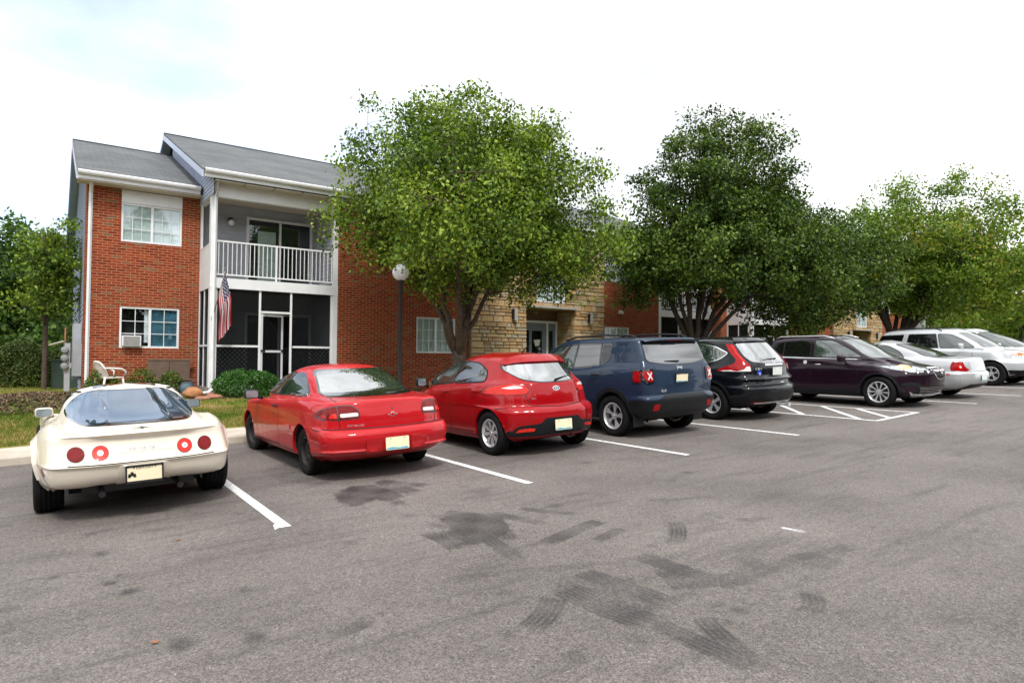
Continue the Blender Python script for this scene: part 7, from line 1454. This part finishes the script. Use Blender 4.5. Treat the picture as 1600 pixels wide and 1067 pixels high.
c.part('lower_bumper', 'f', rp([(-.80, .30), (.80, .30), (.80, .46), (-.80, .46)], .04), 'black_plastic', .008, .03)
for kd in ('l', 'R'): c.part('bumper_corner', kd, rp([(4.15, .34), (4.60, .36), (4.60, .46), (4.13, .47)], .02), 'black_plastic', .008, .03)
for q in (rp([(-.88, .95), (-.68, .95), (-.70, 1.25), (-.84, 1.25)], .03),): c.part('tail_light', 'r', q, 'lens_red', .008); c.part('tail_light', 'r', mir(q), 'lens_red', .008)
for sx in (-1, 1): MB().tube([(sx*.66, .70, 1.71), (sx*.66, .85, 1.79), (sx*.66, 2.1, 1.79), (sx*.65, 2.35, 1.69)], .018, 8).build('roof_rail', 'black_plastic', c.root, smooth=True)
mirror(c, 'l', -1, 3.02, 1.20, 1.10, .24, .17, .13, 'paint_silver_pale'); mirror(c, 'R', 1, 3.02, 1.20, 1.10, .24, .17, .13, 'paint_silver_pale')
wheels(c, 'split', 1.70, .215, .235); c.finish(y0=.4, bellyw=.72, zb=.26)

# ---------------------------------------------------------------- white people carrier beyond it
paint('paint_white', (.70, .72, .75), rough=.32, dirt=.05)
ax = (1.05, 4.05)
R_ = [ring(.22, .45, 4.75, [.72, .84, .88, .84, .76], ax=ax), ring(.34, .06, 5.0, [.88, .95, .93, .95, .86], .26, .32, .09, .3, ax), ring(.55, .0, 5.08, [.92, .97, .955, .97, .88], .26, .34, .10, .36, ax), ring([.72, .72, .72, .7, .7, .66, .66], .04, 5.05, [.92, .975, .96, .97, .84], .26, .34, .10, .4, ax),
      ring([.90, .90, .90, .88, .86, .78, .76], .07, 4.9, [.90, .965, .955, .95, .76], .25, .34, .10, .4, ax), ring([1.05, 1.05, 1.05, 1.0, .96, .88, .85], .10, 4.65, [.88, .945, .94, .89, .68], .24, .32, .10, .4, ax), ring([1.12, 1.12, 1.12, 1.05, 1.02, .97, .95], .14, 4.3, [.86, .91, .91, .83, .62], .22, .28, .10, .36, ax),
      ring([1.22, 1.22, 1.20, 1.12, 1.08, 1.06, 1.06], .20, 3.98, [.83, .87, .875, .82, .66], .20, .22, .10, .3), ring([1.40, 1.40, 1.40, 1.36, 1.33, 1.31, 1.33], .28, 3.45, [.79, .82, .825, .79, .64], .18, .18, .10, .22), ring([1.58, 1.58, 1.58, 1.57, 1.55, 1.53, 1.55], .40, 2.92, [.74, .76, .76, .73, .60], .16, .16, .10, .17),
      ring([1.68, 1.67, 1.69, 1.69, 1.67, 1.65, 1.67], .50, 2.6, [.66, .68, .68, .66, .55], .14, .14, .09, .12), ring([1.73, 1.72, 1.74, 1.745, 1.73, 1.72, 1.73], .9, 2.4, [.32, .34, .34, .33, .27], .06, .07, .03, .04), ring([1.75]*7, 1.1, 2.3, [0]*5, 0, 0, 0, 0)]
c = Car('people_carrier', 'white people carrier parked nose out beyond the tall silver car, rightmost vehicle', 'car', 26.95, 11.6, pi, R_, 'paint_white', ax, .34, .05, CG)
for kd in ('l', 'R'):
    c.glass('rear_side_window', kd, rp([(.55, 1.60), (1.5, 1.62), (1.5, 1.2), (.50, 1.2)], .05), 'car_glass_black', trim=.014); c.glass('sliding_door_window', kd, rp([(1.6, 1.62), (2.45, 1.61), (2.5, 1.16), (1.6, 1.18)], .05), 'car_glass_black', trim=.014); c.glass('front_door_window', kd, rp([(2.58, 1.60, .03), (2.8, 1.56, .1), (3.3, 1.35, .2), (3.78, 1.10, .03), (2.62, 1.15, .03)], .03), 'car_glass_green', trim=.018)
c.conform('f', rp([(-.62, 1.08), (.62, 1.08), (.52, 1.64), (-.52, 1.64)], .05), .006).build('windshield', 'windshield', c.root, auto=60)
hl = rp([(-.80, .74, .03), (-.46, .70, .03), (-.46, .80, .03), (-.72, .90, .04)], .03)
for q in (hl, mir(hl)): c.part('headlight', 'f', q, 'lens_clear', .008, .03)
mirror(c, 'l', -1, 3.3, 1.15, 1.08, .24, .17, .13, 'paint_white'); mirror(c, 'R', 1, 3.3, 1.15, 1.08, .24, .17, .13, 'paint_white')
wheels(c, 'five', 1.70, .205, .215); c.finish(y0=.4, bellyw=.72, zb=.22)
